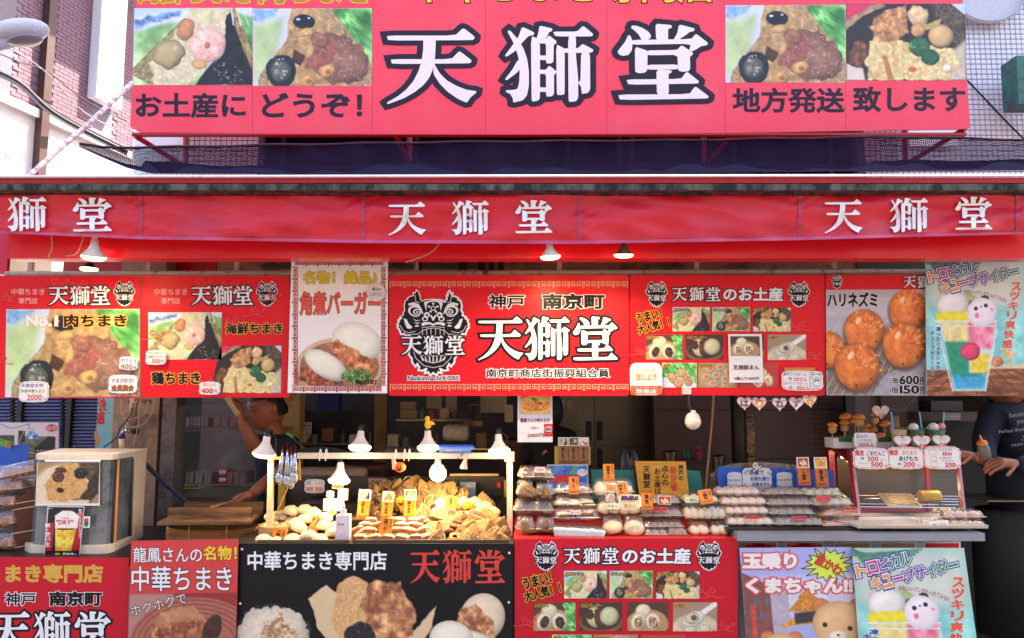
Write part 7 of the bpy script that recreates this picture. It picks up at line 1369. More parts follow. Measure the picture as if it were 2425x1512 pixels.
def pack(x0, y0, x1, y1, Y, kind, n, label, roll=0, dep=None, sticker=None, rows=2, group='clear plastic food packs on the counter'):
 k = Y / F; W_, H_ = (x1 - x0) * k, (y1 - y0) * k; D = dep or min(W_ * .9, .11); c = P((x0 + x1) / 2, y1, Y)
 e = empty('food_pack', c, label, 'food pack', group); e.rotation_euler = (0, R(roll), 0); o3 = lambda V: np.array(V) + np.array([0, D / 2, 0]) + np.array(c)
 V, Fc = lidmesh(W_ / 2 * .98, D / 2, H_ * .60, max(3, n)); V[:, 2] += H_ * .42; mk('lid', o3(V), Fc, m_lid, e, smooth=True)
 V, Fc = lidmesh(W_ / 2 * .97, D / 2 * .95, H_ * .42, max(3, n)); V[:, 2] = H_ * .42 - V[:, 2]; mk('tray', o3(V), Fc, m_trayp, e, smooth=True)
 rim = [(s * W_ / 2, t * D / 2 * 1.02, H_ * .42) for s, t in ((-1, -1), (1, -1), (1, 1), (-1, 1), (-1, -1))]; V, Fc = tube(rim, .0012, 4); mk('rim', o3(V), Fc, pm('rim_plastic', (.85, .84, .82), .2, alpha=.75), e)
 for r_ in range(rows):
  for i in range(n):
   fx = (-1 + (2 * i + 1) / n) * W_ / 2 * .9; s = min(W_ / n * .56, H_ * .52); yy = D * (.27 + .42 * r_)
   if kind == 'bun': me, sc_ = BUN[i % 3], (s, s, max(s, H_ * .42))
   elif kind == 'zong': me, sc_ = ZM[(i + r_ * 3) % 8], (s * 1.25, s * .95, s * 1.05)
   elif kind == 'burger': me, sc_ = CB, (s * 1.1, s * .9, s * .9)
   else: me, sc_ = BALL[kind], ((s * 1.0, s * .9, max(s, H_ * .36)) if kind != 'roll' else (H_ * .32, min(D * .3, .05), H_ * .3))
   b = link_part({'bun': 'steamed_bun', 'zong': 'zongzi', 'burger': 'pork_bun', 'roll': 'spring_roll'}.get(kind, 'dumpling'), me, e, (fx, yy, H_ * .42 if kind != 'zong' else H_ * .45)); b.scale = sc_
   b.rotation_euler = (rnd.uniform(-.3, .3) + (R(-10) if kind == 'burger' else 0), 0, rnd.uniform(-2, 2) if kind not in ('roll', 'burger') else (R(90) if kind == 'roll' and n < 3 else rnd.uniform(-.2, .2)))
   if kind == 'burger': link_part('filling', CM, b)
 if sticker:
  sx, sy, sw, sh, m, txt = sticker; fr = FL((c.x + sx * W_, c.y - .003, c.z + sy * H_), k, 0, 25, 0); q = board(fr, 'label_sticker', rect(-sw / 2, -sh / 2, sw / 2, sh / 2), m, .0006, e)
  if txt: lettering(fr, q, txt, -sw * .42, -sh * .3, sw * .42, sh * .3, m_ink, w=.0004)
 return e
m_slp = pm('pink_label', (.88, .76, .76), .4); m_slg = pm('green_label', (.82, .88, .74), .4)
Yp = 3.24
def L9(*a, **k): pack(*a, **k)
for a in (
 (1226, 1108, 1312, 1146, Yp + .05, 'zong', 3, 'top tilted pack of leaf dumplings by the white post with a pink label', dict(roll=2, sticker=(.1, .85, 24, 13, m_slp, '消費期限'))),
 (1223, 1142, 1264, 1186, Yp + .03, 'zong', 1, 'end-on pack of leaf dumplings, left of the pair below the tilted pack', dict()), (1268, 1147, 1313, 1187, Yp + .04, 'zong', 1, 'end-on pack of leaf dumplings, right of the pair below the tilted pack', dict()),
 (1217, 1186, 1312, 1226, Yp + .02, 'zong', 3, 'long pack of leaf dumplings lying across the lowest pair', dict()),
 (1222, 1228, 1265, 1272, Yp, 'zong', 1, 'lowest left pack of leaf dumplings beside the white post', dict()), (1270, 1228, 1314, 1273, Yp, 'zong', 1, 'lowest pack of leaf dumplings left of the silver foil pack', dict()),
 (1312, 1148, 1404, 1180, Yp + .10, 'burger', 4, 'top pack of pork buns under the blue shipping sign', dict()), (1311, 1178, 1410, 1210, Yp + .07, 'burger', 3, 'middle pack of pork buns stacked above the two-bun pack', dict()), (1309, 1206, 1421, 1243, Yp + .03, 'burger', 2, 'wide pack with two half-moon buns resting on the foil pack', dict(sticker=(-.02, .75, 26, 9, m_slp, '要冷蔵'))),
 (1408, 1138, 1502, 1186, Yp + .09, 'bun', 3, 'topmost bun pack in front of the teal sheet', dict()), (1415, 1183, 1520, 1229, Yp + .05, 'bun', 4, 'pack of four buns with green label under the wavy yellow card', dict(sticker=(-.15, .62, 30, 14, m_slg, '肉まん'))),
 (1428, 1228, 1476, 1274, Yp, 'bun', 1, 'single large bun pack right of the foil pack', dict(rows=1)), (1480, 1228, 1526, 1275, Yp, 'bun', 1, 'single large bun pack left of the small shumai packs', dict(rows=1)),
 (1546, 1174, 1612, 1203, Yp + .10, 'shumai', 3, 'rounded pack under the red photo label beneath the wooden sign', dict()), (1518, 1202, 1620, 1237, Yp + .07, 'shumai', 4, 'wide shumai pack with red label below the orange block tag', dict(sticker=(-.05, .85, 36, 8, m_redtxt, '焼売'))), (1525, 1235, 1620, 1257, Yp + .03, 'shumai', 6, 'flat shumai pack, middle of the stack below the wooden sign', dict()), (1527, 1254, 1583, 1276, Yp, 'shumai', 3, 'small shumai pack at the very bottom left of the stack', dict()), (1584, 1252, 1628, 1276, Yp, 'shumai', 2, 'small shumai pack at the very bottom right of the stack', dict()),
 (1622, 1170, 1704, 1200, Yp + .10, 'bun', 4, 'upper soup dumpling pack behind the slanting orange block', dict(sticker=(-.3, .5, 30, 12, m_slg, '小籠包'))), (1622, 1197, 1724, 1242, Yp + .05, 'bun', 6, 'large ribbed pack of soup dumplings with dotted lid', dict()), (1637, 1242, 1680, 1275, Yp, 'bun', 2, 'left of two small dumpling packs at the red counter edge', dict()), (1687, 1242, 1729, 1276, Yp, 'bun', 2, 'right of two small dumpling packs at the red counter edge', dict()),
 (1698, 1154, 1806, 1179, Yp + .14, 'prawn', 5, 'top pack of pale prawn shumai under the blue sheet', dict()), (1709, 1176, 1820, 1204, Yp + .10, 'prawn', 5, 'second pack of pale prawn shumai from the top', dict()), (1719, 1199, 1826, 1226, Yp + .06, 'prawn', 5, 'third pack of pale prawn shumai from the top', dict()), (1724, 1224, 1838, 1254, Yp + .02, 'prawn', 5, 'lowest pack of pale prawn shumai on the black rack', dict(sticker=(.0, .9, 34, 7, m_redtxt, '海老焼売'))),
 (1806, 1156, 1906, 1180, Yp + .14, 'shumai', 5, 'top pack of brown meat shumai under the blue sheet', dict()), (1819, 1179, 1928, 1206, Yp + .10, 'shumai', 5, 'second pack of brown meat shumai from the top', dict()), (1824, 1203, 1931, 1227, Yp + .06, 'shumai', 5, 'third pack of brown meat shumai from the top', dict()), (1835, 1225, 1953, 1255, Yp + .02, 'shumai', 5, 'lowest pack of brown meat shumai on the black rack', dict(sticker=(.0, .9, 34, 7, m_redtxt, '焼売'))),
 (1908, 1159, 1998, 1181, Yp + .14, 'gyoza', 4, 'top pack of leek dumplings at the right end of the blue sheet', dict()), (1927, 1178, 2022, 1207, Yp + .10, 'gyoza', 4, 'second pack of leek dumplings with a red diamond label', dict(sticker=(-.25, .85, 34, 12, m_redtxt, 'ニラ'))),
 (1950, 1204, 2042, 1233, Yp + .05, 'roll', 2, 'upper pack of golden spring rolls left of the warming case', dict(sticker=(.2, .95, 30, 7, m_redtxt, '春巻'))), (1952, 1230, 2048, 1257, Yp + .01, 'roll', 2, 'lower pack of golden spring rolls left of the warming case', dict()),
 (2230, 1210, 2336, 1236, Yp + .02, 'fried', 3, 'upper pack of fried sesame balls at the right end of the tray', dict(rows=1)), (2250, 1234, 2340, 1254, Yp, 'fried', 3, 'lower pack of fried sesame balls at the right end of the tray', dict(rows=1)), (2172, 1231, 2240, 1252, Yp, 'fried', 2, 'flat pack of dark fried pieces behind the sample tag', dict(rows=1)),
 (-40, 1108, 52, 1150, 3.45, 'loaf', 4, 'top back pack of brown rice rolls at the far left', dict()), (0, 1098, 84, 1140, 3.34, 'loaf', 5, 'ribbed pack of brown rice rolls tilted on the far left stack', dict(roll=-12)), (-30, 1140, 52, 1174, 3.34, 'loaf', 2, 'second pack down on the far left stack', dict(roll=-4)), (52, 1138, 86, 1176, 3.44, 'loaf', 1, 'pack behind the stack touching the warming case', dict()), (-40, 1174, 30, 1210, 3.33, 'loaf', 2, 'third pack down on the far left stack', dict()), (-40, 1210, 28, 1262, 3.33, 'loaf', 2, 'fourth pack down at the far left edge', dict()), (-40, 1262, 26, 1318, 3.33, 'loaf', 2, 'lowest pack at the far left edge beside the bamboo mat', dict())):
 pack(*a[:-1], **a[-1])
# foil pack
c = P(1370, 1262, Yp); V, Fc = bevbox(.215, .10, .058, .018, 3); V[:, 0] *= 1 + .06 * (V[:, 2] > 0); V[:, 2] += .002 * np.sin(V[:, 0] * 400); mk('foil_pack', xf(V, c, (0, R(3), 0)), Fc, m_foil, smooth=True, label='silver foil wrapped long pack at the front of the red counter', cat='foil pack')
# bamboo mat basket beside the left packs
bm = empty('bamboo_mat_stand', P(55, 1318, 3.35), 'rolled bamboo slat mat standing beside the far left packs', 'mat')
for i in range(22): V, Fc = tube([P(30 + i * 2.5, 1182 - i * 1.0, 3.36), P(29 + i * 2.4, 1320, 3.36)], .0022, 5); mk('slat', V, Fc, pm('mat_brown', (.40, .20, .14), .6, var=.2), bm)
for y in (1192, 1206, 1262, 1296): V, Fc = tube([P(27, y + 3, 3.352), P(85, y - 7, 3.352)], .0018, 4); mk('cord', V, Fc, m_string, bm)
# tags, signs behind the packs
bs_ = board(frame_at(1344, 1134, 3.50), 'shipping_sign', rect(-47, -32, 48, 25), m_card, .004, label='blue nationwide shipping sign with snowflake and map behind the pork buns', cat='sign'); f_ = frame_at(1344, 1134, 3.497); fpoly(f_, bs_, 'blue_field', [rect(-45, -30, 46, 25)], pm('sky_print', (.18, .42, .82), .4, c2=(.45, .65, .9), mixs=8), .0006)
fpoly(f_, bs_, 'snowflake', strokes([[(-31 - 9 * math.cos(a), -18 - 9 * math.sin(a)), (-31 + 9 * math.cos(a), -18 + 9 * math.sin(a))] for a in (0, 1.05, 2.1)], 2), m_teal, .001); fpoly(f_, bs_, 'map', [[(12, -28), (24, -24), (16, -16), (8, -10), (10, -2), (2, 4), (-8, 12), (-22, 18), (-20, 12), (0, 0), (4, -14), (10, -20)]], pm('map_green', (.35, .68, .32), .4), .0012)
lettering(f_, bs_, '全国発送', -40, -8, 28, 7, m_redtxt, outline=.08, omat=m_brown, bold=.05, w=.002); fpoly(f_, bs_, 'bubble', [ellp(34, -14, 12, 8)], m_card, .0022); lettering(f_, bs_, 'クール便', 26, -18, 42, -14, m_ink, w=.003); lettering(f_, bs_, '承ります', 18, 13, 44, 18, m_redtxt, w=.002)
bb3 = board(frame_at(1356, 1078, 3.55), 'tag_rack', rect(-42, -20, 42, 23), pm('yellow_board', (.72, .66, .30), .5), .004, label='yellow backing board carrying three wooden price tags', cat='rack')
for i, (x, t, ph_, lb) in enumerate(((1334, '鶏ちまき', pic_seafood, 'left of three brown wooden tags with dish photos above the shipping sign'), (1359, '海鮮ちまき', pic_clam_bun, 'middle of three brown wooden tags with dish photos above the shipping sign'), (1383, '肉ちまき', pic_burger, 'right of three brown wooden tags with dish photos above the shipping sign'))):
 block(x, 1078, 22, 42, 3.54, lb, t, '2000円', '五個入', 0, 0, ph_, pm('tag_brown', (.62, .42, .28), .5, var=.1), 'brown wooden tags above the shipping sign')
block(1359, 1150, 23, 40, 3.32, 'orange block tag for pork bun packs in front of the blue shipping sign', '角煮バーガー', '2000円', '本格派', 1, 10); block(1442, 1122, 25, 44, 3.40, 'tall brown-orange block tag standing in front of the teal sheet', '麻蓉まん', '2000円', '天獅堂の', -1, 5); block(1472, 1162, 28, 34, 3.30, 'orange block tag tilted on the bun packs beside the yellow card', '肉まん', None, '豚まん', -8, 20); block(1533, 1187, 26, 36, 3.28, 'orange block tag for shumai leaning at the foot of the wooden sign', '焼売', '1500円', '特製', 0, 12); block(1672, 1176, 30, 33, 3.28, 'orange block tag slanting on the soup dumpling pack', '小龍包', '1500円', '定番', -8, 25)
pb = pm('orange_brown', (.78, .40, .12), .5, var=.1, scale=20, stretch=(1, 1, 7)); block(1905, 1129, 27, 40, 3.46, 'dark orange block tag on the blue sheet, left one with dumpling photo', 'ニラ饅頭', '1100円', '蒸し', -1, 5, pic_dumplings, pb); block(1947, 1131, 28, 42, 3.46, 'dark orange block tag on the blue sheet, right one with spring roll photo', '春巻', '1000円', '海老', -1, 5, pic_fried, pb)
board(frame_at(1470, 1140, 3.60), 'teal_sheet', [(-68, -26), (30, -26), (37, 30), (-66, 40)], pm('teal_board', (.12, .55, .50), .4, var=.04), .004, label='teal green sheet standing behind the bun packs', cat='sheet'); board(frame_at(1640, 1145, 3.62), 'teal_folder', [(-14, -30), (18, -28), (26, 24), (-10, 24)], pm('teal_board', 0), .004, label='narrow teal folder with red edge right of the wooden sign', cat='folder')
ws_ = board(frame_at(1566, 1136, 3.52), 'wooden_sign', [(-60, -42), (58, -41), (64, 38), (-50, 44)], pm('sign_wood', (.88, .62, .24), .5, var=.12, scale=9, stretch=(1, 1, 12)), .02, label='golden wooden sign with brushed vertical lettering beside the shumai packs', cat='sign'); f_ = frame_at(1566, 1136, 3.52)
for t, x, y0, y1, m, w_2 in (('神戸の', 46, -34, 2, m_ink, 10), ('新定番', 29, -30, 26, m_redtxt, 15), ('点心の', 9, -32, 13, m_ink, 16), ('お土産は', -9, -25, 32, m_ink, 15), ('天獅堂', -34, -30, 18, m_ink, 16)): lettering(f_, ws_, t, x - w_2 / 2, y0, x + w_2 / 2, y1, m, vertical=True, bold=.02)
fpoly(f_, ws_, 'seal', strokes([rrect(-47, 24, -24, 42, 4) + [(-24, 28)]], .8), m_redtxt); lettering(f_, ws_, '南京', -44, 28, -28, 36, m_redtxt, w=.002)
o, q = card(1492, 1188, 56, 32, 3.20, 'wavy pale yellow card saying excellent char siu buns on the bun pack', [('絶品!!', -20, -13, 18, -3, GRAD[2], dict(outline=.06)), ('チャーシュー', -22, -1, 12, 4, GRAD[0]), ('豚まん', -14, 6, 14, 14, GRAD[0], dict(bold=.02))], amp=1.2, base=pm('card_yellow', (.96, .90, .72), .5))
for i, (x, y, w, h, f3, lb) in enumerate(((1447, 1155, 26, 16, pic_fried, 'tiny food photo label high on the bun pack'), (1448, 1176, 27, 20, pic_black, 'dark photo label of a bun held in fingers'), (1574, 1185, 30, 20, pic_dumplings, 'reddish photo label on the rounded pack beneath the wooden sign'))):
 o, fr_ = card(x, y, w, h, 3.235, lb, [], 'rect', cat='label', name='photo_label', roll=2); photo(fr_, o, pq(-w / 2 + 1.5, -h / 2 + 1.5, w / 2 - 1.5, h / 2 - 1.5), img(f3, 20, 13) if f3 is not pic_black else pic_black(20, 13, 0)[0], .001)
# blue board with cards
bd = board(frame_at(1838, 1135, 3.56), 'blue_board', [(-136, -28), (135, -20), (135, 40), (-134, 34)], m_bluep, .005, label='bright blue board standing behind the shumai packs', cat='board')
V = []; board(frame_at(1800, 1130, 3.60), 'plastic_bag', [(-115, 40), (-114, -4), (-92, -22), (-60, -30), (0, -34), (60, -30), (96, -26), (120, -10), (120, 40)], pm('printed_bag', (.66, .60, .55), .25, var=.2, c2=(.5, .4, .3), mixs=25, bump=.6), .03, label='crumpled printed clear bag bulging behind the blue board', cat='bag')
for x, y, w, h, lb, ln in ((1740, 1138, 36, 38, 'wavy card for plump prawn shumai on the blue board', [('えびプリプリ', -13, -12, 13, -7, m_redtxt), ('特大焼売!!', -13, -3, 13, 3, m_ink), ('1パック', -10, 7, 6, 11, m_ink)]), (1858, 1137, 38, 36, 'wavy card for meaty shumai on the blue board', [('お肉どっさり', -14, -11, 14, -6, m_redtxt), ('特大焼売!!', -14, -3, 14, 3, m_ink), ('1パック', -10, 7, 6, 11, m_ink)]), (1793, 1132, 70, 48, 'large wavy card offering frozen takeaway clipped to the blue board', [('冷凍で', -20, -18, 16, -6, m_blue, dict(bold=.02)), ('お持ち帰り', -16, -3, 28, 7, m_blue, dict(bold=.02)), ('出来ます!!', -12, 10, 26, 20, m_blue, dict(bold=.02))])):
 o, f9 = card(x, y, w, h, 3.545, lb, ln, amp=1.6, lob=10, rim=pm('pale_blue', 0) if w < 50 else None)
 if w > 50: fpoly(f9, o, 'ticks', strokes([[(-31, -10), (-24, -18)], [(-28, -8), (-21, -17)], [(24, -12), (31, -5)], [(27, -15), (33, -8)], [(-30, 12), (-25, 20)], [(24, 20), (30, 14)]], 1.4), m_green)
cl = empty('bulldog_clip', P(1790, 1106, 3.53), 'grey bulldog clip on top of the large frozen takeaway card', 'clip'); V, Fc = tube([P(1784, 1118, 3.53), P(1802, 1104, 3.53)], .007, 8); mk('jaw', V, Fc, m_chr, cl); V, Fc = lathe([(.004, -.006), (.014, -.006), (.014, .006), (.004, .006)], 14); mk('grip', xf(V, P(1788, 1102, 3.53), (R(90), 0, 0)), Fc, m_chr, cl)
card(2225, 1243, 44, 18, 3.2, 'small white tag reading sample in front of the fried packs', [('サンプル', -16, -4, 16, 5, m_ink)], 'rect', roll=-4, tilt=15, cat='tag', name='sample_tag')
slab('tray_board', 2032, 1246, 2340, 1252, 3.17, .35, pm('tray_cream', (.74, .68, .60), .5, var=.1), label='long cream tray board in front of the warming case', cat='tray')
# ---------------------------------------------------------------- red warming case
wc = empty('warming_case', P(2130, 1246, 3.3), 'red framed glass warming case with wire shelf', 'warming case'); m_cr = pm('case_red', (.55, .04, .10), .3, var=.05, coat=.3); m_cg = clear('case_glass', (.93, .95, .93), .03, .03, .0, .25)
slab('base', 2034, 1232, 2276, 1247, 3.33, .42, m_cr, wc); V, Fc = tube([P(1992, 1082, 3.62), P(2252, 1080, 3.60)], .007, 8); mk('heat_tube', V, Fc, emis('heat_tube', (1, .8, .5), 4), wc)
for x in (2010, 2130, 2240):
 l = bpy.data.lights.new('tube_light', 'POINT'); l.energy = .28; l.shadow_soft_size = .03; l.color = (1, .8, .52); lo_ = bpy.data.objects.new('tube_light', l); COL.objects.link(lo_); lo_.parent = wc; lo_.location = P(x, 1088, 3.58) - wc.location
slab('sill', 2034, 1227, 2276, 1233, 3.325, .02, m_card, wc)
def qh(name, a, b, t, mat): V, Fc = tube([P(*a), P(*b)], t, 4); return mk(name, V, Fc, mat, wc)
qh('front_post', (2013, 1068, 3.50), (2034, 1236, 3.34), .014, m_cr); qh('front_post', (2266, 1072, 3.50), (2284, 1236, 3.34), .011, m_cr)
mk('top', *hexa([P(1968, 1058, 3.75), P(2016, 1085, 3.48), P(2270, 1085, 3.48), P(2262, 1054, 3.75)], [P(1968, 1066, 3.75), P(2016, 1098, 3.48), P(2270, 1096, 3.48), P(2262, 1064, 3.75)]), m_cr, wc)
slab('side_panel', 1966, 1066, 1980, 1240, 3.74, .05, m_cr, wc); mk('side_glass', [P(1980, 1074, 3.73), P(2012, 1090, 3.5), P(2028, 1232, 3.36), P(1986, 1236, 3.72)], [(0, 1, 2, 3)], m_cg, wc); slab('back', 1985, 1085, 2275, 1245, 3.78, .01, pm('case_back', (.30, .26, .20), .3, metal=.2, var=.1, scale=4), wc)
mk('front_glass', [P(2016, 1090, 3.487), P(2268, 1090, 3.487), P(2282, 1228, 3.345), P(2034, 1228, 3.345)], [(0, 1, 2, 3)], m_cg, wc); slab('mid_post', 2196, 1096, 2204, 1232, 3.70, .02, m_cr, wc)
for yy in (1174, 1181, 1187, 1194, 1201): V, Fc = tube([P(2034, yy, 3.72 - (yy - 1174) * .012), P(2270, yy + 2, 3.72 - (yy - 1174) * .012)], .0022, 5); mk('shelf_wire', V, Fc, m_chr, wc)
c = P(2130, 1186, 3.52); V, Fc = bevbox(.15, .16, .014, .006, 2); V[:, 2] += .02 * (V[:, 1] > 0) * 0; wt = mk('wire_tray', xf(V, c, (R(14), 0, R(-12))), Fc, pm('tray_alu', (.80, .77, .68), .3, metal=.7), label='empty aluminium tray with wire grid inside the warming case', cat='tray')
V = np.array([(-.062, -.066, .009), (.062, -.066, .009), (.062, .066, .009), (-.062, .066, .009)]); mk('tray_floor', xf(V, c, (R(14), 0, R(-12))), [(0, 1, 2, 3)], pm('tray_floor', (.55, .50, .38), .35, metal=.5, bump=.5, bscale=80), wt)
V, Fc = lathe([(0, -.045), (.027, -.045), (.0285, -.042), (.0285, .042), (.027, .045), (0, .045)], 24); mk('gold_can', xf(V, P(2201, 1176, 3.55), (0, R(90), 0)), Fc, pm('can_gold', (.80, .62, .15), .3, metal=.5, var=.15, scale=20), smooth=False, label='gold drink can lying on the wire shelf of the warming case', cat='can')
# styrofoam block with skewers
sf = slab('foam_block', 1974, 1038, 2118, 1062, 3.56, .10, pm('styrofoam', (.88, .85, .82), .9, var=.03, bump=.2), label='white styrofoam block holding the bun skewers on the warming case', cat='block')
for x0, x1 in ((1987, 2018), (2081, 2112)):
 g = slab('grass_divider', x0, 1037, x1, 1047, 3.555, .003, pm('grass_green', (.05, .36, .12), .4), sf); fpoly(FY(3.555), g, 'blades', [[(x0 + i * 4.2, 1037), (x0 + i * 4.2 + 2, 1031 - (i % 3)), (x0 + i * 4.2 + 4.2, 1037)] for i in range(7)], pm('grass_green', 0), .0)
m_toast = pm('toasted_bun', (.80, .42, .18), .45, var=.2, scale=16, c2=(.90, .62, .34), mixs=10); m_ses = pm('sesame_ball', (.78, .60, .38), .7, var=.2, scale=90, bump=.4)
V, Fc = sphere(18, 10); V = V.copy(); V[:, 2] = np.where(V[:, 2] < 0, V[:, 2] * .3, V[:, 2] * .75); CAPM = me_of('toasted_bun', V, Fc, m_toast); V, Fc = sphere(16, 8); SESM = me_of('sesame_ball', V, Fc, m_ses)
for i, (x, y, w, by, bot) in enumerate(((1971, 1005, 24, 1016, 1037), (2000, 999, 24, 1012, 1038), (2003, 986, 30, None, 1035), (2034, 986, 28, 999, 1025), (2025, 996, 28, None, 1040), (2050, 1007, 22, 1019, 1030), (2072, 980, 22, 994, 1020), (2096, 1003, 28, None, 1040), (2068, 1016, 22, None, 1034), (2084, 1030, 24, None, 1040))):
 e = empty('bun_skewer', P(x, bot, 3.57 + (i % 3) * .02), f'skewered bun{" over sesame ball" if by else ""}, {("leftmost", "second from left", "bear-eared one behind", "tall one left of the heart card", "mushroom-shaped on a long stick", "low one above the blue lettered card", "just under the small heart card", "right one on a long stick", "brown one behind the middle", "lowest one by the green divider")[i]}', 'skewer', 'toasted bun skewers on the foam block'); Y_ = 3.57 + (i % 3) * .02
 V, Fc = tube([P(x, bot + 2, Y_), P(x, y, Y_)], .002, 5); mk('stick', V, Fc, m_bamboo, e)
 r = w / F * Y_ / 2; q = link_part('toasted_bun', CAPM, e, P(x, y + 4, Y_) - e.location); q.scale = (r, r, r); q.rotation_euler = (0, rnd.uniform(-.2, .2), 0)
 if by: q = link_part('sesame_ball', SESM, e, P(x, by + 2, Y_) - e.location); q.scale = (r * .8,) * 3
# drink cups
for i, (x0, x1, cols, lb) in enumerate(((2110, 2150, ((.85, .78, .62), (.9, .7, .3), (.35, .6, .45)), 'left drink cup with pale yellow jelly and blue straw'), (2152, 2192, ((.06, .45, .3), (.85, .55, .3), (.5, .7, .5)), 'middle drink cup with green jelly and cream'), (2198, 2241, ((.15, .5, .42), (.9, .78, .15), (.3, .6, .6)), 'right drink cup with pink bead and two scoops'))):
 Yc_ = 3.5; c = P((x0 + x1) / 2, 1058, Yc_); r = (x1 - x0) / F * Yc_ / 2; h = (1058 - 1013) / F * Yc_; e = empty('drink_cup', c, lb, 'cup', 'layered drink cups on the warming case')
 V, Fc = lathe([(r * .62, 0), (r * .98, h), (r * 1.05, h)], 24); mk('cup', V + np.array(c), Fc, m_lid, e, smooth=True)
 for j, cc_ in enumerate(cols[::-1]): V, Fc = lathe([(r * (.58 + j * .11), h * j * .29 + .002), (r * (.58 + (j + 1) * .11), h * (j + 1) * .29)], 20, True, True); mk('jelly', V + np.array(c), Fc, pm('jelly_%d_%d' % (i, j), cc_, .25, var=.15, scale=40), e)
 if i: V, Fc = sphere(14, 8); mk('scoop', V * r * .55 + np.array(c) + np.array([-r * .3, 0, h * .97]), Fc, m_card, e, smooth=True)
 if i == 2: V, Fc = sphere(14, 8); mk('panda_scoop', V * r * .42 + np.array(c) + np.array([r * .5, -.005, h * 1.03]), Fc, m_pink, e, smooth=True)
 sx = (2114, 2181, 2235)[i]; V, Fc = tube([P(sx - (0 if i == 2 else 4), 976, Yc_ - .01), P(sx + (-2 if i == 2 else 2), 1018, Yc_)], .0035, 6); mk('straw', V, Fc, pm('straw_blue', (.45, .68, .88), .3), e)
Yk = 3.44
card(2049, 1043, 52, 34, 3.50, 'rounded white 250 yen card standing on the foam block', [('玉のり', -22, -13, 4, -5, m_blue), ('ハリネズミ', -18, -3, 14, 4, m_green), ('250えん', -16, 6, 20, 15, m_redtxt, dict(bold=.02))], 'round')
card(2064, 1086, 88, 50, Yk, 'left big wavy card for sesame dumpling skewers on the warming case', [('南京', -38, -18, -18, -6, m_redtxt, dict(bold=.04)), ('ごまだんご', -12, -17, 32, -7, m_ink, dict(bold=.02)), ('1串', -26, -3, -18, 4, m_ink), ('200', -10, -4, 15, 6, m_redtxt, dict(bold=.03)), ('えん', 20, 0, 28, 5, m_ink), ('5コ入パック', -30, 9, -8, 14, m_ink), ('500', -2, 8, 25, 19, m_redtxt, dict(bold=.03)), ('えん', 28, 12, 36, 18, m_ink)], rim=m_pink, roll=1, amp=2)
card(2145, 1085, 88, 52, Yk, 'middle big wavy card for fried rice cake on the warming case', [('南京', -38, -18, -18, -6, m_redtxt, dict(bold=.04)), ('あちあち', -8, -17, 26, -7, m_redtxt), ('あげもち', -16, -4, 28, 7, m_ink, dict(bold=.02)), ('1串', -20, 11, -12, 17, m_ink), ('200', -6, 9, 20, 20, m_redtxt, dict(bold=.03)), ('えん', 24, 13, 32, 18, m_ink)], rim=m_pink, roll=1, amp=2)
o, f9 = card(2231, 1084, 90, 54, Yk, 'right big wavy card with two drawn hedgehogs and prices 150 and 250', [('ハリネズミ', -8, -22, 24, -15, m_ink), ('150', 2, -12, 22, -5, m_redtxt, dict(bold=.04)), ('たまのり', -6, -2, 20, 4, m_ink), ('ハリネズミ', 0, 5, 26, 10, m_ink), ('250', 6, 12, 30, 21, m_redtxt, dict(bold=.04)), ('えん', 32, 15, 38, 20, m_ink)], rim=m_pink, roll=1, amp=2)
fpoly(f9, o, 'drawing', strokes([ellp(-22, -12, 10, 7, 16) + [(-12, -12)], ellp(-20, 4, 9, 6, 16) + [(-11, 4)], ellp(-19, 15, 8, 7, 16) + [(-11, 15)], [(-28, -20), (-25, -17), (-22, -21), (-19, -17), (-16, -20)]], .8), m_gold, .002)
for i, (x, y, w, h, pr) in enumerate(((2138, 1048, 40, 32, '500'), (2183, 1048, 40, 33, '600'), (2230, 1046, 41, 31, '700'), (2086, 977, 39, 34, '250'))): card(x, y, w, h, 3.42 if i < 3 else 3.54, ('heart price card of 500 yen below the left cup', 'heart price card of 600 yen below the middle cup', 'heart price card of 700 yen below the right cup', 'heart card of 250 yen standing above the bun skewers')[i], [('トロピカル' if i < 3 else '玉のり', -12, -9, 12, -4, m_blue), ('サイダー' if i < 3 else 'ハリネズミ', -6, -3, 12, 1, m_green), (pr, -6, 3, 10, 10, m_redtxt, dict(bold=.03))], 'heart', rim=m_pink)
# ---------------------------------------------------------------- left warming cabinet
Yl = 3.30; cab = empty('warming_cabinet', P(190, 1318, Yl), 'cream glass-fronted warming cabinet with photo and beer poster stuck on it', 'cabinet')
def ext(name, pts, y0, y1, mat, parent=cab, Yref=3.3, z0=None):     # plan outline (D x at depth Y) extruded between heights read at Yref
 q = [P(x, 1100, Y) for x, Y in pts]; za, zb = P(200, y1, Yref).z, P(200, y0, Yref).z; n = len(q); V = [(p.x, p.y, za) for p in q] + [(p.x, p.y, zb) for p in q]
 return mk(name, V, [tuple(range(n))[::-1], tuple(range(n, 2 * n))] + [(i, (i + 1) % n, n + (i + 1) % n, n + i) for i in range(n)], mat, parent)
pl = [(86, 3.36), (94, 3.31), (110, 3.30), (238, 3.30), (262, 3.31), (276, 3.34), (314, 3.50), (345, 3.66), (140, 3.66)]
ext('top', [(84, 3.34), (92, 3.29), (240, 3.285), (266, 3.295), (280, 3.33), (347, 3.66), (140, 3.68)], 1076, 1089, m_cream_p); m_cabg = pm('cabinet_glass', (.46, .49, .50), .08, var=.12, scale=3, c2=(.30, .31, .31), mixs=3, spec=.7)
ext('glass', pl[:7] + [(140, 3.52)], 1089, 1292, m_cabg); ext('side_frame', [(314, 3.502), (346, 3.662), (140, 3.66), (140, 3.52)], 1089, 1290, m_cream_p); ext('bottom', [(72, 3.36), (86, 3.30), (240, 3.28), (266, 3.29), (282, 3.33), (347, 3.665), (140, 3.67)], 1291, 1330, m_cream_p)
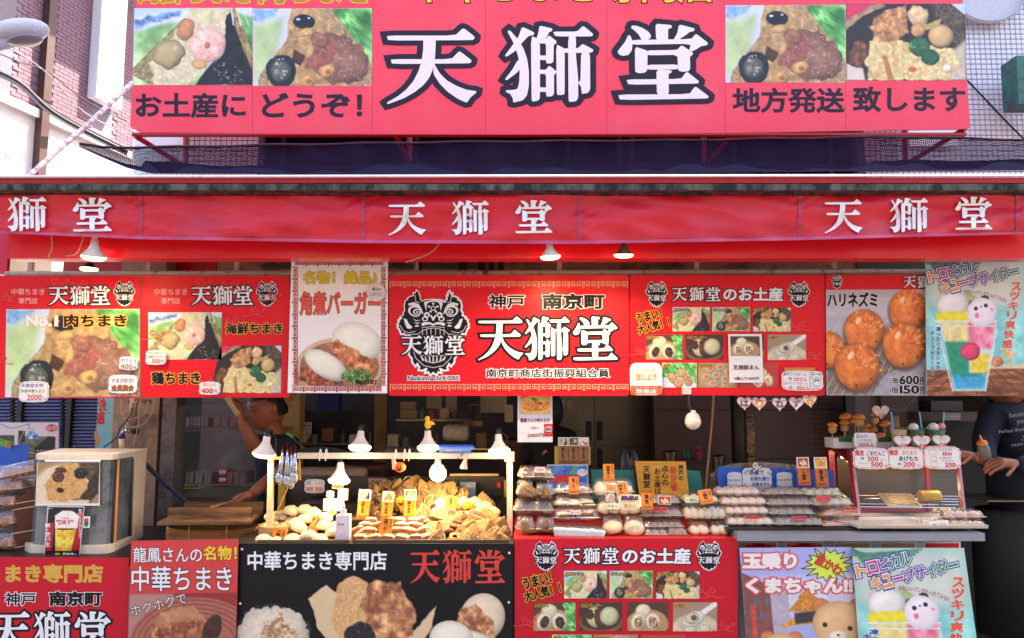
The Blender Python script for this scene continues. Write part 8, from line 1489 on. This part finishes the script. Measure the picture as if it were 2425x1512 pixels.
for a, b, m in (((272, 1090, 3.335), (265, 1289, 3.335), m_dark), ((280, 1089, 3.345), (271, 1288, 3.345), pm('orange_strip', (.85, .52, .2), .4)), ((314, 1086, 3.495), (309, 1270, 3.495), m_dark)): V, Fc = tube([P(*a), P(*b)], .007, 4); mk('strip', V, Fc, m, cab)
f3 = FY(3.28); slab('white_strip', 106, 1089, 238, 1094, 3.278, .004, pm('bright_white', (.97, .97, .97), .3), cab)  # lit tube on the cabinet, its glow put in as bright white colour
po = board(f3, 'photo_sheet', [(88, 1096), (237, 1094), (236, 1198), (84, 1198)], m_card, .002, label='photo sheet of opened rice dumpling stuck on the cream cabinet', cat='photo'); photo(f3, po, ((90, 1096), (236, 1095), (233, 1192), (85, 1192)), img(pic_riceball, 110, 74), .001)
bp_ = board(FY(3.27), 'beer_poster', [(113, 1199), (200, 1200), (189, 1320), (103, 1320)], m_card, .002, label='tall beer poster with frothy glass stuck on the cream cabinet', cat='poster'); photo(FY(3.27), bp_, ((115, 1201), (198, 1202), (187, 1319), (105, 1319)), img(pic_beer, 70, 98), .001); f2b = FY(3.27)
lettering(f2b, bp_, 'SUPER', 145, 1226, 164, 1230, m_redtxt, w=.002); lettering(f2b, bp_, '"DRY"', 133, 1232, 173, 1242, m_redtxt, bold=.03, w=.002); lettering(f2b, bp_, '500', 149, 1310, 174, 1319, m_white, bold=.04, w=.002); lettering(f2b, bp_, '円', 176, 1312, 181, 1319, m_white, w=.002); lettering(f2b, bp_, 'スーパードライ', 106, 1311, 128, 1318, m_redtxt, w=.002); lettering(f2b, bp_, '樽生', 130, 1310, 144, 1318, m_yel, bold=.03, w=.002); lettering(f2b, bp_, 'Asahi', 115, 1203, 124, 1206, m_white, w=.002)
lettering(f2b, bp_, '飲みごたえとキレのよさ', 186, 1206, 194, 1274, m_white, vertical=True, bold=.02, w=.002); lettering(f2b, bp_, '新・辛口', 107, 1240, 119, 1280, m_white, vertical=True, bold=.03, w=.002); lettering(f2b, bp_, '生', 108, 1284, 118, 1295, m_white, bold=.03, w=.002)
o, f9 = card(205, 1237, 15, 26, 3.275, 'small sticker of a green and red lion figure on the cabinet glass', [], 'rect', cat='sticker', name='sticker'); fpoly(f9, o, 'figure', [ellp(0, 3, 5, 7)], m_green); fpoly(f9, o, 'figure_head', [ellp(0, -5, 5, 4)], m_redtxt, .002)
# ---------------------------------------------------------------- steamer
stm = empty('bamboo_steamer', P(510, 1280, 3.55), 'large round bamboo steamer with worn wooden lid planks', 'steamer'); c = P(508, 1285, 3.62); r = (620 - 398) / 2 / F * 3.55
V, Fc = lathe([(r * .98, 0), (r, .02), (r, .075), (r * .97, .08)], 56); V[:, 1] *= .62; mk('rim', V + np.array(c), Fc, m_bamboo, stm, smooth=False); V, Fc = lathe([(r * 1.012, .045), (r * 1.012, .06)], 56); V[:, 1] *= .62; mk('band', V + np.array(c), Fc, m_wood, stm); V, Fc = lathe([(r * .99, 0), (r * 1.01, .001), (r * 1.01, -.05), (r, -.05)], 56); V[:, 1] *= .62; mk('lower_rim', V + np.array(c), Fc, m_wood2, stm)
zt = P(500, 1238, 3.50).z
def plank(name, pts, t, up=0.0): q = [P(x, y, Y) for x, y, Y in pts]; return mk(name, *hexa([tuple(p) for p in q], [(p.x, p.y, p.z - t) for p in q]), m_wood2, stm)
plank('lid', [(371, 1238, 3.36), (592, 1236, 3.36), (624, 1212, 3.75), (420, 1212, 3.75)], .012); slab('lid_bar', 397, 1204, 594, 1229, 3.50, .025, m_wood2, stm); slab('lid_bar', 436, 1190, 622, 1212, 3.78, .025, m_wood2, stm)
for x in (448, 537): V, Fc = tube([P(x, 1246, 3.34), P(x - 2, 1278, 3.34)], .002, 4); mk('stitch', V, Fc, m_wood2, stm)
V, Fc = tube([P(500, 1202, 3.55), P(555, 1186, 3.9)], .006, 6); mk('wooden_paddle', V, Fc, m_wood, label='wooden paddle lying across the steamer lid under the hand', cat='paddle')
q = P(350, 1290, 3.62); mk('steamer_table', *box(P(350, 1290, 3.3).x, P(640, 1290, 3.3).x, 3.3, 4.1, q.z - .09, q.z - .052), m_dark, label='dark table under the bamboo steamer', cat='table')
ctop(-120, 352, 1322, 3.2, 4.0, m_dark, 'left_table', label='dark table under the cream cabinet and far left packs', cat='table')
# ---------------------------------------------------------------- lamps
m_lamp = pm('lamp_white', (.86, .80, .76), .35, var=.05); m_hot = emis('lamp_face', (1, .85, .60), 4); m_hot2 = emis('bulb_glow', (1, .84, .58), 6)
def plight(loc, e, r=.03, spot=None, c=(1, .70, .38), parent=None):
 l = bpy.data.lights.new('bulb_light', 'SPOT' if spot else 'POINT'); l.energy = e; l.shadow_soft_size = r; l.color = c
 if spot: l.spot_size = R(spot); l.spot_blend = .8
 o = bpy.data.objects.new('bulb_light', l); COL.objects.link(o)
 if parent is not None: o.parent = parent; loc = Vector(loc) - wloc(parent)
 o.location = loc; return o
def cone_lamp(px, py, w, h, Y, label, tilt=(0, 0), power=12, spot=150, mat=None, name='clamp_lamp', stem=True, group='cone reflector lamps'):
 k = Y / F; r = w * k / 2; H_ = h * k; top = P(px, py - h / 2, Y); e = empty(name, top, label, 'lamp', group); e.rotation_euler = (R(tilt[0]), R(tilt[1]), 0)
 pr = [(.16 * r, 0), (.30 * r, -.02 * H_), (.34 * r, -.30 * H_), (.55 * r, -.52 * H_), (.90 * r, -.74 * H_), (r, -.80 * H_)]; V, Fc = lathe(pr, 28); mk('shade', V + np.array(top), Fc, mat or m_lamp, e, smooth=True)
 V, Fc = lathe([(r * .985, -.80 * H_), (r * .98, -.88 * H_), (r * .8, -.97 * H_), (r * .4, -1.02 * H_), (0, -1.03 * H_)], 28); mk('lamp_face', V + np.array(top), Fc, m_hot, e, smooth=True)
 V, Fc = lathe([(0, .16 * H_), (.2 * r, .15 * H_), (.22 * r, 0), (.16 * r, -.01)], 14); mk('socket', V + np.array(top), Fc, m_black if stem else m_lamp, e)
 plight(Vector(top) + Vector((0, 0, -1.06 * H_)), power, .02, spot, parent=e); return e
cone_lamp(225, 592, 56, 52, 2.98, 'white flood lamp hanging from the beam at left over the red menu board', (12, 8), 4.5, name='flood_lamp', stem=False, group='flood lamps under the awning')
cone_lamp(1301, 594, 48, 44, 2.99, 'white flood lamp under the beam above the centre board', (10, -4), 6.5, name='flood_lamp', stem=False, group='flood lamps under the awning')
cone_lamp(1477, 592, 46, 38, 2.99, 'smaller grey ribbed lamp right of the white flood lamp', (10, 0), 5, 130, pm('lamp_grey_metal', (.40, .38, .36), .35, metal=.6), 'grey_lamp', True, 'flood lamps under the awning')
cone_lamp(212, 628, 40, 30, 3.6, 'dark lamp with yellow glow half hidden above the left rail', (0, 0), 3, 130, m_dark, 'grey_lamp', True, 'flood lamps under the awning')
for (x, y, w, h, Y, t, p, lb) in ((633, 1058, 54, 50, 3.32, (6, 10), 1.6, 'cone lamp clamped on the wooden post at the left of the display'), (855, 1044, 52, 46, 3.36, (-14, 0), 2.4, 'cone lamp standing on the display rail, left of the yellow figure'), (1013, 1044, 50, 48, 3.36, (-14, -3), 2.4, 'cone lamp under the yellow figure at the middle of the rail'), (1180, 1052, 50, 46, 3.36, (-14, -4), 2.2, 'cone lamp at the right corner of the display rail'), (807, 1120, 50, 50, 3.40, (-8, 2), 1.5, 'cone lamp hanging beneath the display rail over the buns')):
 cone_lamp(x, y, w, h, Y, lb, t, p)
 if y < 1100:
  e = empty('lamp_clamp', P(x + 2, y - h / 2 - 8, Y), 'black clamp of the ' + ' '.join(lb.split()[:11]), 'clamp'); slab('grip', x - 5, y - h / 2 - 14, x + 8, y - h / 2 - 2, Y + .01, .03, m_black, e); V, Fc = tube([P(x + 4, y - h / 2 - 8, Y + .02), P(x + 22, y - h / 2 + 6, Y + .04), P(x + 20, 1078, Y + .04)], .004, 6); mk('arm', V, Fc, m_black, e)
def globe(px, py, w, Y, lit, label, sock):
 r = w / F * Y / 2; c = P(px, py, Y); e = empty('globe_bulb', c, label, 'bulb'); V, Fc = sphere(24, 16); mk('glass_globe', V * r + np.array(c), Fc, m_hot2 if lit else pm('globe_off', (.92, .86, .78), .15, var=.03, coat=.5), e, smooth=True)
 V, Fc = lathe([(r * .93, r * .42), (r * .75, r * .85), (r * .38, r * 1.15), (r * .38, r * sock)], 20); mk('base', V + np.array(c), Fc, m_lamp, e, smooth=True)
 if lit: plight(Vector(c) + Vector((0, r * .3, -r * 1.35)), 1.7, .04, parent=e)
 return e
globe(1037, 1121, 39, 3.40, True, 'lit round globe bulb glowing under the display rail', 2.1); g = globe(1641, 999, 38, 3.30, False, 'unlit white globe bulb hanging below the souvenir board', 1.4)
V, Fc = tube([P(1638, 982, 3.3), P(1630, 960, 3.3)], .010, 8); mk('socket', V, Fc, m_black, g); slab('clamp_head', 1617, 918, 1637, 934, 3.28, .03, m_lamp, g); V, Fc = tube([P(1628, 932, 3.3), P(1632, 962, 3.3)], .006, 6); mk('stem', V, Fc, m_black, g)
for x in (935, 1100):
 e = empty('small_spot', P(x, 1090, 3.42), 'small white spotlight turned ' + ('left, beside the pumpkin lantern' if x < 1000 else 'down, right of the globe bulb'), 'spotlight'); V, Fc = lathe([(.006, .04), (.009, .018), (.017, -.012), (.018, -.018), (0, -.012)], 16); mk('shell', xf(V, P(x, 1101, 3.42), (0, R(12 if x > 1000 else -20), 0)), Fc, m_lamp, e, smooth=True)
fg2 = empty('yellow_figure', P(1013, 1012, 3.34), 'tiny yellow figure perched on top of the middle cone lamp', 'figure'); V, Fc = sphere(14, 8)
mk('body', V * np.array([.016, .013, .02]) + np.array(P(1014, 1006, 3.34)), Fc, m_duck, fg2, smooth=True); mk('head', V * np.array([.011, .011, .012]) + np.array(P(1012, 992, 3.34)), Fc, m_duck, fg2, smooth=True); mk('wing', xf(V * np.array([.012, .004, .007]), P(1024, 1003, 3.335), (0, .5, 0)), Fc, m_duck, fg2, smooth=True)
e = empty('electric_cord', P(700, 1030, 3.35), 'green and black cord running from the left cone lamp', 'cord'); V, Fc = tube([P(678, 1026, 3.36), P(694, 1036, 3.36)], .006, 8); mk('green_sleeve', V, Fc, m_green, e); wire('black_cord', [(694, 1036, 3.36), (712, 1055, 3.37), (740, 1068, 3.38), (775, 1072, 3.38)], .003, m_black, e)
for n_, pts in (('left', [(120, 545), (124, 585), (116, 605), (118, 612)]), ('second', [(200, 550), (192, 580), (180, 602), (156, 607)]), ('middle', [(1042, 574), (1024, 596), (988, 613), (960, 622)])): wire('loose_wire', [(x, y, 3.03) for x, y in pts], .0025, m_wht, label=f'{n_} loose cream wire hanging in front of the red beam', cat='wire')
# ---------------------------------------------------------------- people
m_skin = pm('skin', (.58, .36, .27), .5, var=.14, scale=20, sss=.1); m_hair = pm('hair', (.05, .04, .04), .6, bump=.5, bscale=120); m_navy = pm('navy_shirt', (.09, .11, .20), .8, var=.1, scale=20, bump=.15, bscale=14); m_bt = pm('black_shirt', (.05, .05, .06), .85, var=.1, bump=.1, bscale=10); m_apron = pm('black_apron', (.06, .055, .06), .8, var=.15, bump=.1, bscale=10)
def skin_body(name, verts, edges, rad, mat, parent, root=0, sub=2):
 me = bpy.data.meshes.new(name); org = wloc(parent); me.from_pydata([tuple(Vector(v) - org) for v in verts], edges, []); o = bpy.data.objects.new(name, me); COL.objects.link(o); o.parent = parent
 md = o.modifiers.new('skin', 'SKIN'); md.use_smooth_shade = True
 for i, r in enumerate(rad): me.skin_vertices[0].data[i].radius = r if hasattr(r, '__len__') else (r, r)
 me.skin_vertices[0].data[root].use_root = True
 s = o.modifiers.new('sub', 'SUBSURF'); s.levels = s.render_levels = sub
 dg = bpy.context.evaluated_depsgraph_get(); m2 = bpy.data.meshes.new_from_object(o.evaluated_get(dg)); bpy.data.objects.remove(o); bpy.data.meshes.remove(me); m2.name = name
 m2.materials.clear(); m2.materials.append(mat); m2.polygons.foreach_set('use_smooth', np.ones(len(m2.polygons), bool)); q = bpy.data.objects.new(name, m2); COL.objects.link(q); q.parent = parent; return q
def chain(*segs):
 V = []; E = []; Rr = []
 for s in segs:
  st = s[0] if isinstance(s[0], int) else None; pts = s[1:] if st is not None else s; prev = st
  for p, r in pts:
   V.append(p); Rr.append(r); i = len(V) - 1
   if prev is not None: E.append((prev, i))
   prev = i
 return V, E, Rr
def head_mesh(c, r, yaw, pitch, parent, hair=True, mat=None):
 V, Fc = sphere(40, 28); V = V.copy(); x, y, z = V[:, 0].copy(), V[:, 1].copy(), V[:, 2].copy(); fr_ = np.clip(-y, 0, 1)
 V[:, 0] = x * .74; V[:, 1] = y * .92; V[:, 2] = z * 1.10
 V[:, 0] *= np.where(z < 0, 1 + .26 * z, 1); V[:, 1] += np.where((z < 0) & (y < 0), .10 * z, 0)
 g = lambda cx, cz, s: np.exp(-(((x - cx) / s) ** 2 + ((z - cz) / s) ** 2)) * fr_
 V[:, 1] -= .20 * np.exp(-((x / .12) ** 2 + ((z + .12) / .20) ** 2)) * fr_ + .05 * g(0, .28, .5) + .05 * g(0, -.78, .2) + .06 * np.exp(-((x / .3) ** 2 + ((z + .48) / .10) ** 2)) * fr_
 V[:, 1] += .10 * (g(.30, .06, .17) + g(-.30, .06, .17)) + .04 * np.exp(-((x / .35) ** 2 + ((z + .56) / .04) ** 2)) * fr_
 rot = (R(pitch), 0, R(yaw)); o = mk('head', xf(V * r, c, rot), Fc, mat or m_skin, parent, smooth=True); T = lambda p: xf(np.array(p) * r, c, rot)
 E, Fe = sphere(10, 8)
 for s in (-1, 1):
  mk('ear', T(E * np.array([.08, .14, .22]) + np.array([s * .74, .05, -.02])), Fe, m_skin, o, smooth=True); mk('eye', T(E * np.array([.13, .05, .035]) + np.array([s * .29, -.80, .05])), Fe, m_hair, o, smooth=True); mk('eyebrow', T(E * np.array([.18, .05, .035]) + np.array([s * .30, -.84, .26])), Fe, m_hair, o, smooth=True)
 mk('mouth', T(E * np.array([.20, .04, .03]) + np.array([0, -.86, -.53])), Fe, pm('lips', (.50, .24, .20), .5), o, smooth=True)
 if hair:
  V2, F2 = sphere(40, 28); keep = {i for i, v in enumerate(V2) if v[2] > .36 or (v[1] > .12 and v[2] > -.35) or (v[1] > -.30 and v[2] > .14)}
  W2 = V2.copy(); W2 = W2 * np.array([.84, 1.0, 1.2]); W2[:, 1] += .03; W2 *= (1 + .025 * np.sin(V2[:, 0] * 31) * np.cos(V2[:, 2] * 27))[:, None]; mk('hair', T(W2), [f for f in F2 if all(i in keep for i in f)], m_hair, o, smooth=True)
 return o
def hand(parent, wrist, direc, palm_n, size, curl, mat=None, thumb=1):
 """palm plus five separate bent fingers, grown as one surface"""
 d = Vector(direc).normalized(); n = Vector(palm_n).normalized(); s = d.cross(n).normalized() * thumb; w = Vector(wrist); segs = [[(w, .021), (w + d * size * .25, (.026, .016)), (w + d * size * .50, (.032, .014))]]
 V, E, Rr = chain([(w - d * .02, .022), (w + d * size * .22, .027), (w + d * size * .45, .029)])
 for k, L in enumerate((.50, .56, .52, .42)):
  off = s * ((1.5 - k) * size * .105); base = w + d * size * .40 + off; prev = 2; a = 0
  for j in range(4):
   a += curl * (.4 if j == 0 else 1); st = (d * math.cos(a) + n * math.sin(a)) * size * L * (.16 if j == 0 else .30); base = base + st; V.append(base.copy()); Rr.append(.0092 - j * .0006); E.append((prev, len(V) - 1)); prev = len(V) - 1
 base = w + d * size * .12 + s * size * .16; prev = 1
 for j in range(3): V.append(base.copy()); Rr.append(.0105 - j * .0008); E.append((prev, len(V) - 1)); prev = len(V) - 1; base = base + (d * .75 + s * .45 + n * .35).normalized() * size * .2
 return skin_body('hand', V, E, Rr, mat or m_skin, parent, 1, 2)
# man in navy shirt by the steamer
Ym = 4.25; man = empty('person', (P(650, 1100, Ym).x, Ym, 0), 'man in a navy t-shirt reaching into the steamer with one hand raised', 'person'); q = lambda x, y, Y=Ym: P(x, y, Y)
head_mesh(q(632, 968), .116, -46, 12, man)
V, E, Rr = chain([(q(652, 1240), (.16, .11)), (q(652, 1160), (.16, .11)), (q(656, 1095), (.17, .115)), (q(658, 1050), (.15, .10)), (q(648, 1018), (.065, .065)), (q(641, 995), (.058, .058))], [3, (q(612, 1052, Ym - .05), .062), (q(598, 1066, Ym - .14), .05)], [3, (q(684, 1052, Ym - .03), .066), (q(682, 1090, Ym - .08), .052)])
skin_body('shirt', V[:4] + V[6:], [(0, 1), (1, 2), (2, 3), (3, 4), (4, 5), (3, 6), (6, 7)], Rr[:4] + Rr[6:], m_navy, man, 0)
skin_body('neck', [q(655, 1048), q(650, 1020), q(642, 992)], [(0, 1), (1, 2)], [.075, .056, .054], m_skin, man)
skin_body('arm', [q(612, 1054, Ym - .08), q(602, 1062, Ym - .16), q(590, 1030, Ym - .2), q(574, 1000, Ym - .22), q(568, 988, Ym - .22)], [(0, 1), (1, 2), (2, 3), (3, 4)], [.05, .046, .040, .028, .024], m_skin, man)
hand(man, q(569, 989, Ym - .22), (-.25, 0, 1), (-1, -.1, .1), .17, .5, thumb=-1)
skin_body('arm', [q(683, 1075, Ym - .06), q(680, 1105, Ym - .1), q(650, 1130, Ym - .2), q(612, 1158, Ym - .3), q(592, 1172, Ym - .34)], [(0, 1), (1, 2), (2, 3), (3, 4)], [.052, .050, .044, .034, .026], m_skin, man)
hand(man, q(592, 1171, Ym - .34), (-1, -.1, -.42), (0, 0, -1), .17, .25)
V, Fc = tube([q(655, 1240), q(652, 1500)], .17, 16); mk('trousers', xf(V - np.array(man.location), man.location), Fc, m_bt, man)
V, Fc = bevbox(.03, .012, .12, .004); mk('paper_roll', xf(V, q(551, 962, Ym - .28), (0, R(-35), 0)), Fc, m_paper, label='folded white printed slip held in the raised hand of the man', cat='paper')
# person seen from behind in the centre
Yc3 = 4.6; p3 = empty('person', (P(1305, 1100, Yc3).x, Yc3, 0), 'person in a black t-shirt with small pink emblem, turned away behind the paper sign', 'person'); q = lambda x, y, Y=Yc3: P(x, y, Y)
V, E, Rr = chain([(q(1300, 1300), (.2, .13)), (q(1300, 1150), (.19, .13)), (q(1303, 1080), (.2, .13)), (q(1303, 1030), (.15, .11)), (q(1300, 1005), (.06, .06))], [3, (q(1345, 1042), .075), (q(1355, 1100), .06)], [3, (q(1262, 1042), .075), (q(1254, 1100), .06)]); skin_body('shirt', V, E, Rr, m_bt, p3)
V, Fc = sphere(24, 16); mk('head', V * np.array([.095, .11, .125]) + np.array(q(1298, 972)), Fc, m_hair, p3, smooth=True); fpoly(FY(4.44), p3, 'shirt_emblem', [[(1284, 1076), (1288, 1068), (1292, 1065), (1296, 1069), (1300, 1077), (1296, 1083), (1291, 1085), (1286, 1082)]], pm('emblem_pink', (.85, .40, .38), .5), .0)
# person at the right edge
Y4 = 4.0; p4 = empty('person', (P(2400, 1200, Y4).x, Y4, 0), 'person in a dark sweatshirt with slogan holding a squeeze bottle at the right edge', 'person'); q = lambda x, y, Y=Y4: P(x, y, Y); m_swt = pm('sweatshirt', (.10, .12, .19), .85, var=.1, bump=.15, bscale=8)
V, E, Rr = chain([(q(2412, 1250), (.2, .13)), (q(2410, 1150), (.19, .13)), (q(2406, 1060), (.21, .14)), (q(2404, 990), (.19, .13)), (q(2400, 955), (.075, .075)), (q(2396, 935), .06)], [3, (q(2352, 985), .085), (q(2330, 1050, Y4 - .04), .062), (q(2335, 1095, Y4 - .18), .05), (q(2372, 1100, Y4 - .3), .042)], [3, (q(2470, 990), .085), (q(2490, 1060, Y4 - .05), .06), (q(2450, 1098, Y4 - .2), .052), (q(2412, 1102, Y4 - .3), .042)])
V2 = V[:4] + V[6:]; skin_body('shirt', V[:4] + V[11:], [(0, 1), (1, 2), (2, 3), (3, 4), (4, 5), (5, 6), (6, 7)] , Rr[:4] + [Rr[10], *Rr[12:]][:4] if False else Rr[:4] + Rr[10:14], m_swt, p4) if len(V) == 14 and False else skin_body('shirt', V, E, Rr, m_swt, p4)
head_mesh(q(2384, 908), .112, 25, 15, p4); hand(p4, q(2402, 1098, Y4 - .30), (-1, -.15, .05), (0, .6, -.8), .18, .35); hand(p4, q(2300, 1080, Y4 - .22), (-1, 0, .1), (0, .3, -1), .17, .3); skin_body('forearm', [q(2352, 1092, Y4 - .2), q(2302, 1080, Y4 - .22)], [(0, 1)], [.04, .028], m_skin, p4)
V, Fc = lathe([(.001, 0), (.2, 0), (.2, .62), (.17, .64)], 24); V[:, 1] *= .7; mk('apron', V + np.array(q(2412, 1500)), Fc, m_apron, p4, smooth=True); f4_ = FL(P(2404, 1010, Y4 - .155), Y4 / F, -6, 0, 8)
for t, x0, y0, x1, y1 in (('Setting', -12, -30, 34, -18), ('you.', 4, -12, 34, -2), ('Perfect lifestyle', -44, 4, 34, 14), ('USE', 14, 22, 34, 28), ('YOUR', 8, 30, 34, 36), ('IMAGINATION', -18, 38, 34, 44)): lettering(f4_, p4, t, x0, y0, x1, y1, pm('faded_print', (.45, .46, .50), .7), bold=.02, w=.004, name='slogan')
bt = empty('squeeze_bottle', q(2335, 1086, Y4 - .32), 'clear squeeze bottle with orange nozzle held by the person at right', 'bottle'); V, Fc = lathe([(0, 0), (.028, 0), (.028, .06), (.022, .075)], 18); mk('body', xf(V, q(2336, 1088, Y4 - .32), (0, R(-12), 0)), Fc, pm('squeeze_clear', (.42, .38, .38), .25), bt, smooth=True); V, Fc = lathe([(.024, .072), (.024, .088), (.008, .095), (.004, .12), (0, .12)], 16); mk('nozzle', xf(V, q(2336, 1088, Y4 - .32), (0, R(-12), 0)), Fc, m_orange, bt, smooth=True)
slab('steel_table_edge', 2338, 1186, 2520, 1189, 3.8, .3, m_steel, label='thin steel table edge in front of the person at right', cat='table')
# steam
ms = bpy.data.materials.new('steam'); ms.use_nodes = True; t_ = ms.node_tree; t_.nodes.clear(); oo = t_.nodes.new('ShaderNodeOutputMaterial'); pv = t_.nodes.new('ShaderNodeVolumePrincipled'); pv.inputs['Color'].default_value = (.9, .85, .85, 1); tc = t_.nodes.new('ShaderNodeTexCoord'); no = t_.nodes.new('ShaderNodeTexNoise'); no.inputs['Scale'].default_value = 3.5; no.inputs['Detail'].default_value = 4; no.inputs['Distortion'].default_value = 1.2; mr = t_.nodes.new('ShaderNodeMapRange'); mr.inputs[1].default_value = .48; mr.inputs[2].default_value = .75; mr.inputs[4].default_value = 2.2
t_.links.new(tc.outputs['Object'], no.inputs['Vector']); t_.links.new(no.outputs[0], mr.inputs[0]); t_.links.new(mr.outputs[0], pv.inputs['Density']); t_.links.new(pv.outputs[0], oo.inputs['Volume'])
a, b = P(408, 1190, 3.95), P(600, 960, 3.95); mk('steam', *box(a.x, b.x, 3.95, 4.6, a.z, b.z), ms, kind='stuff')
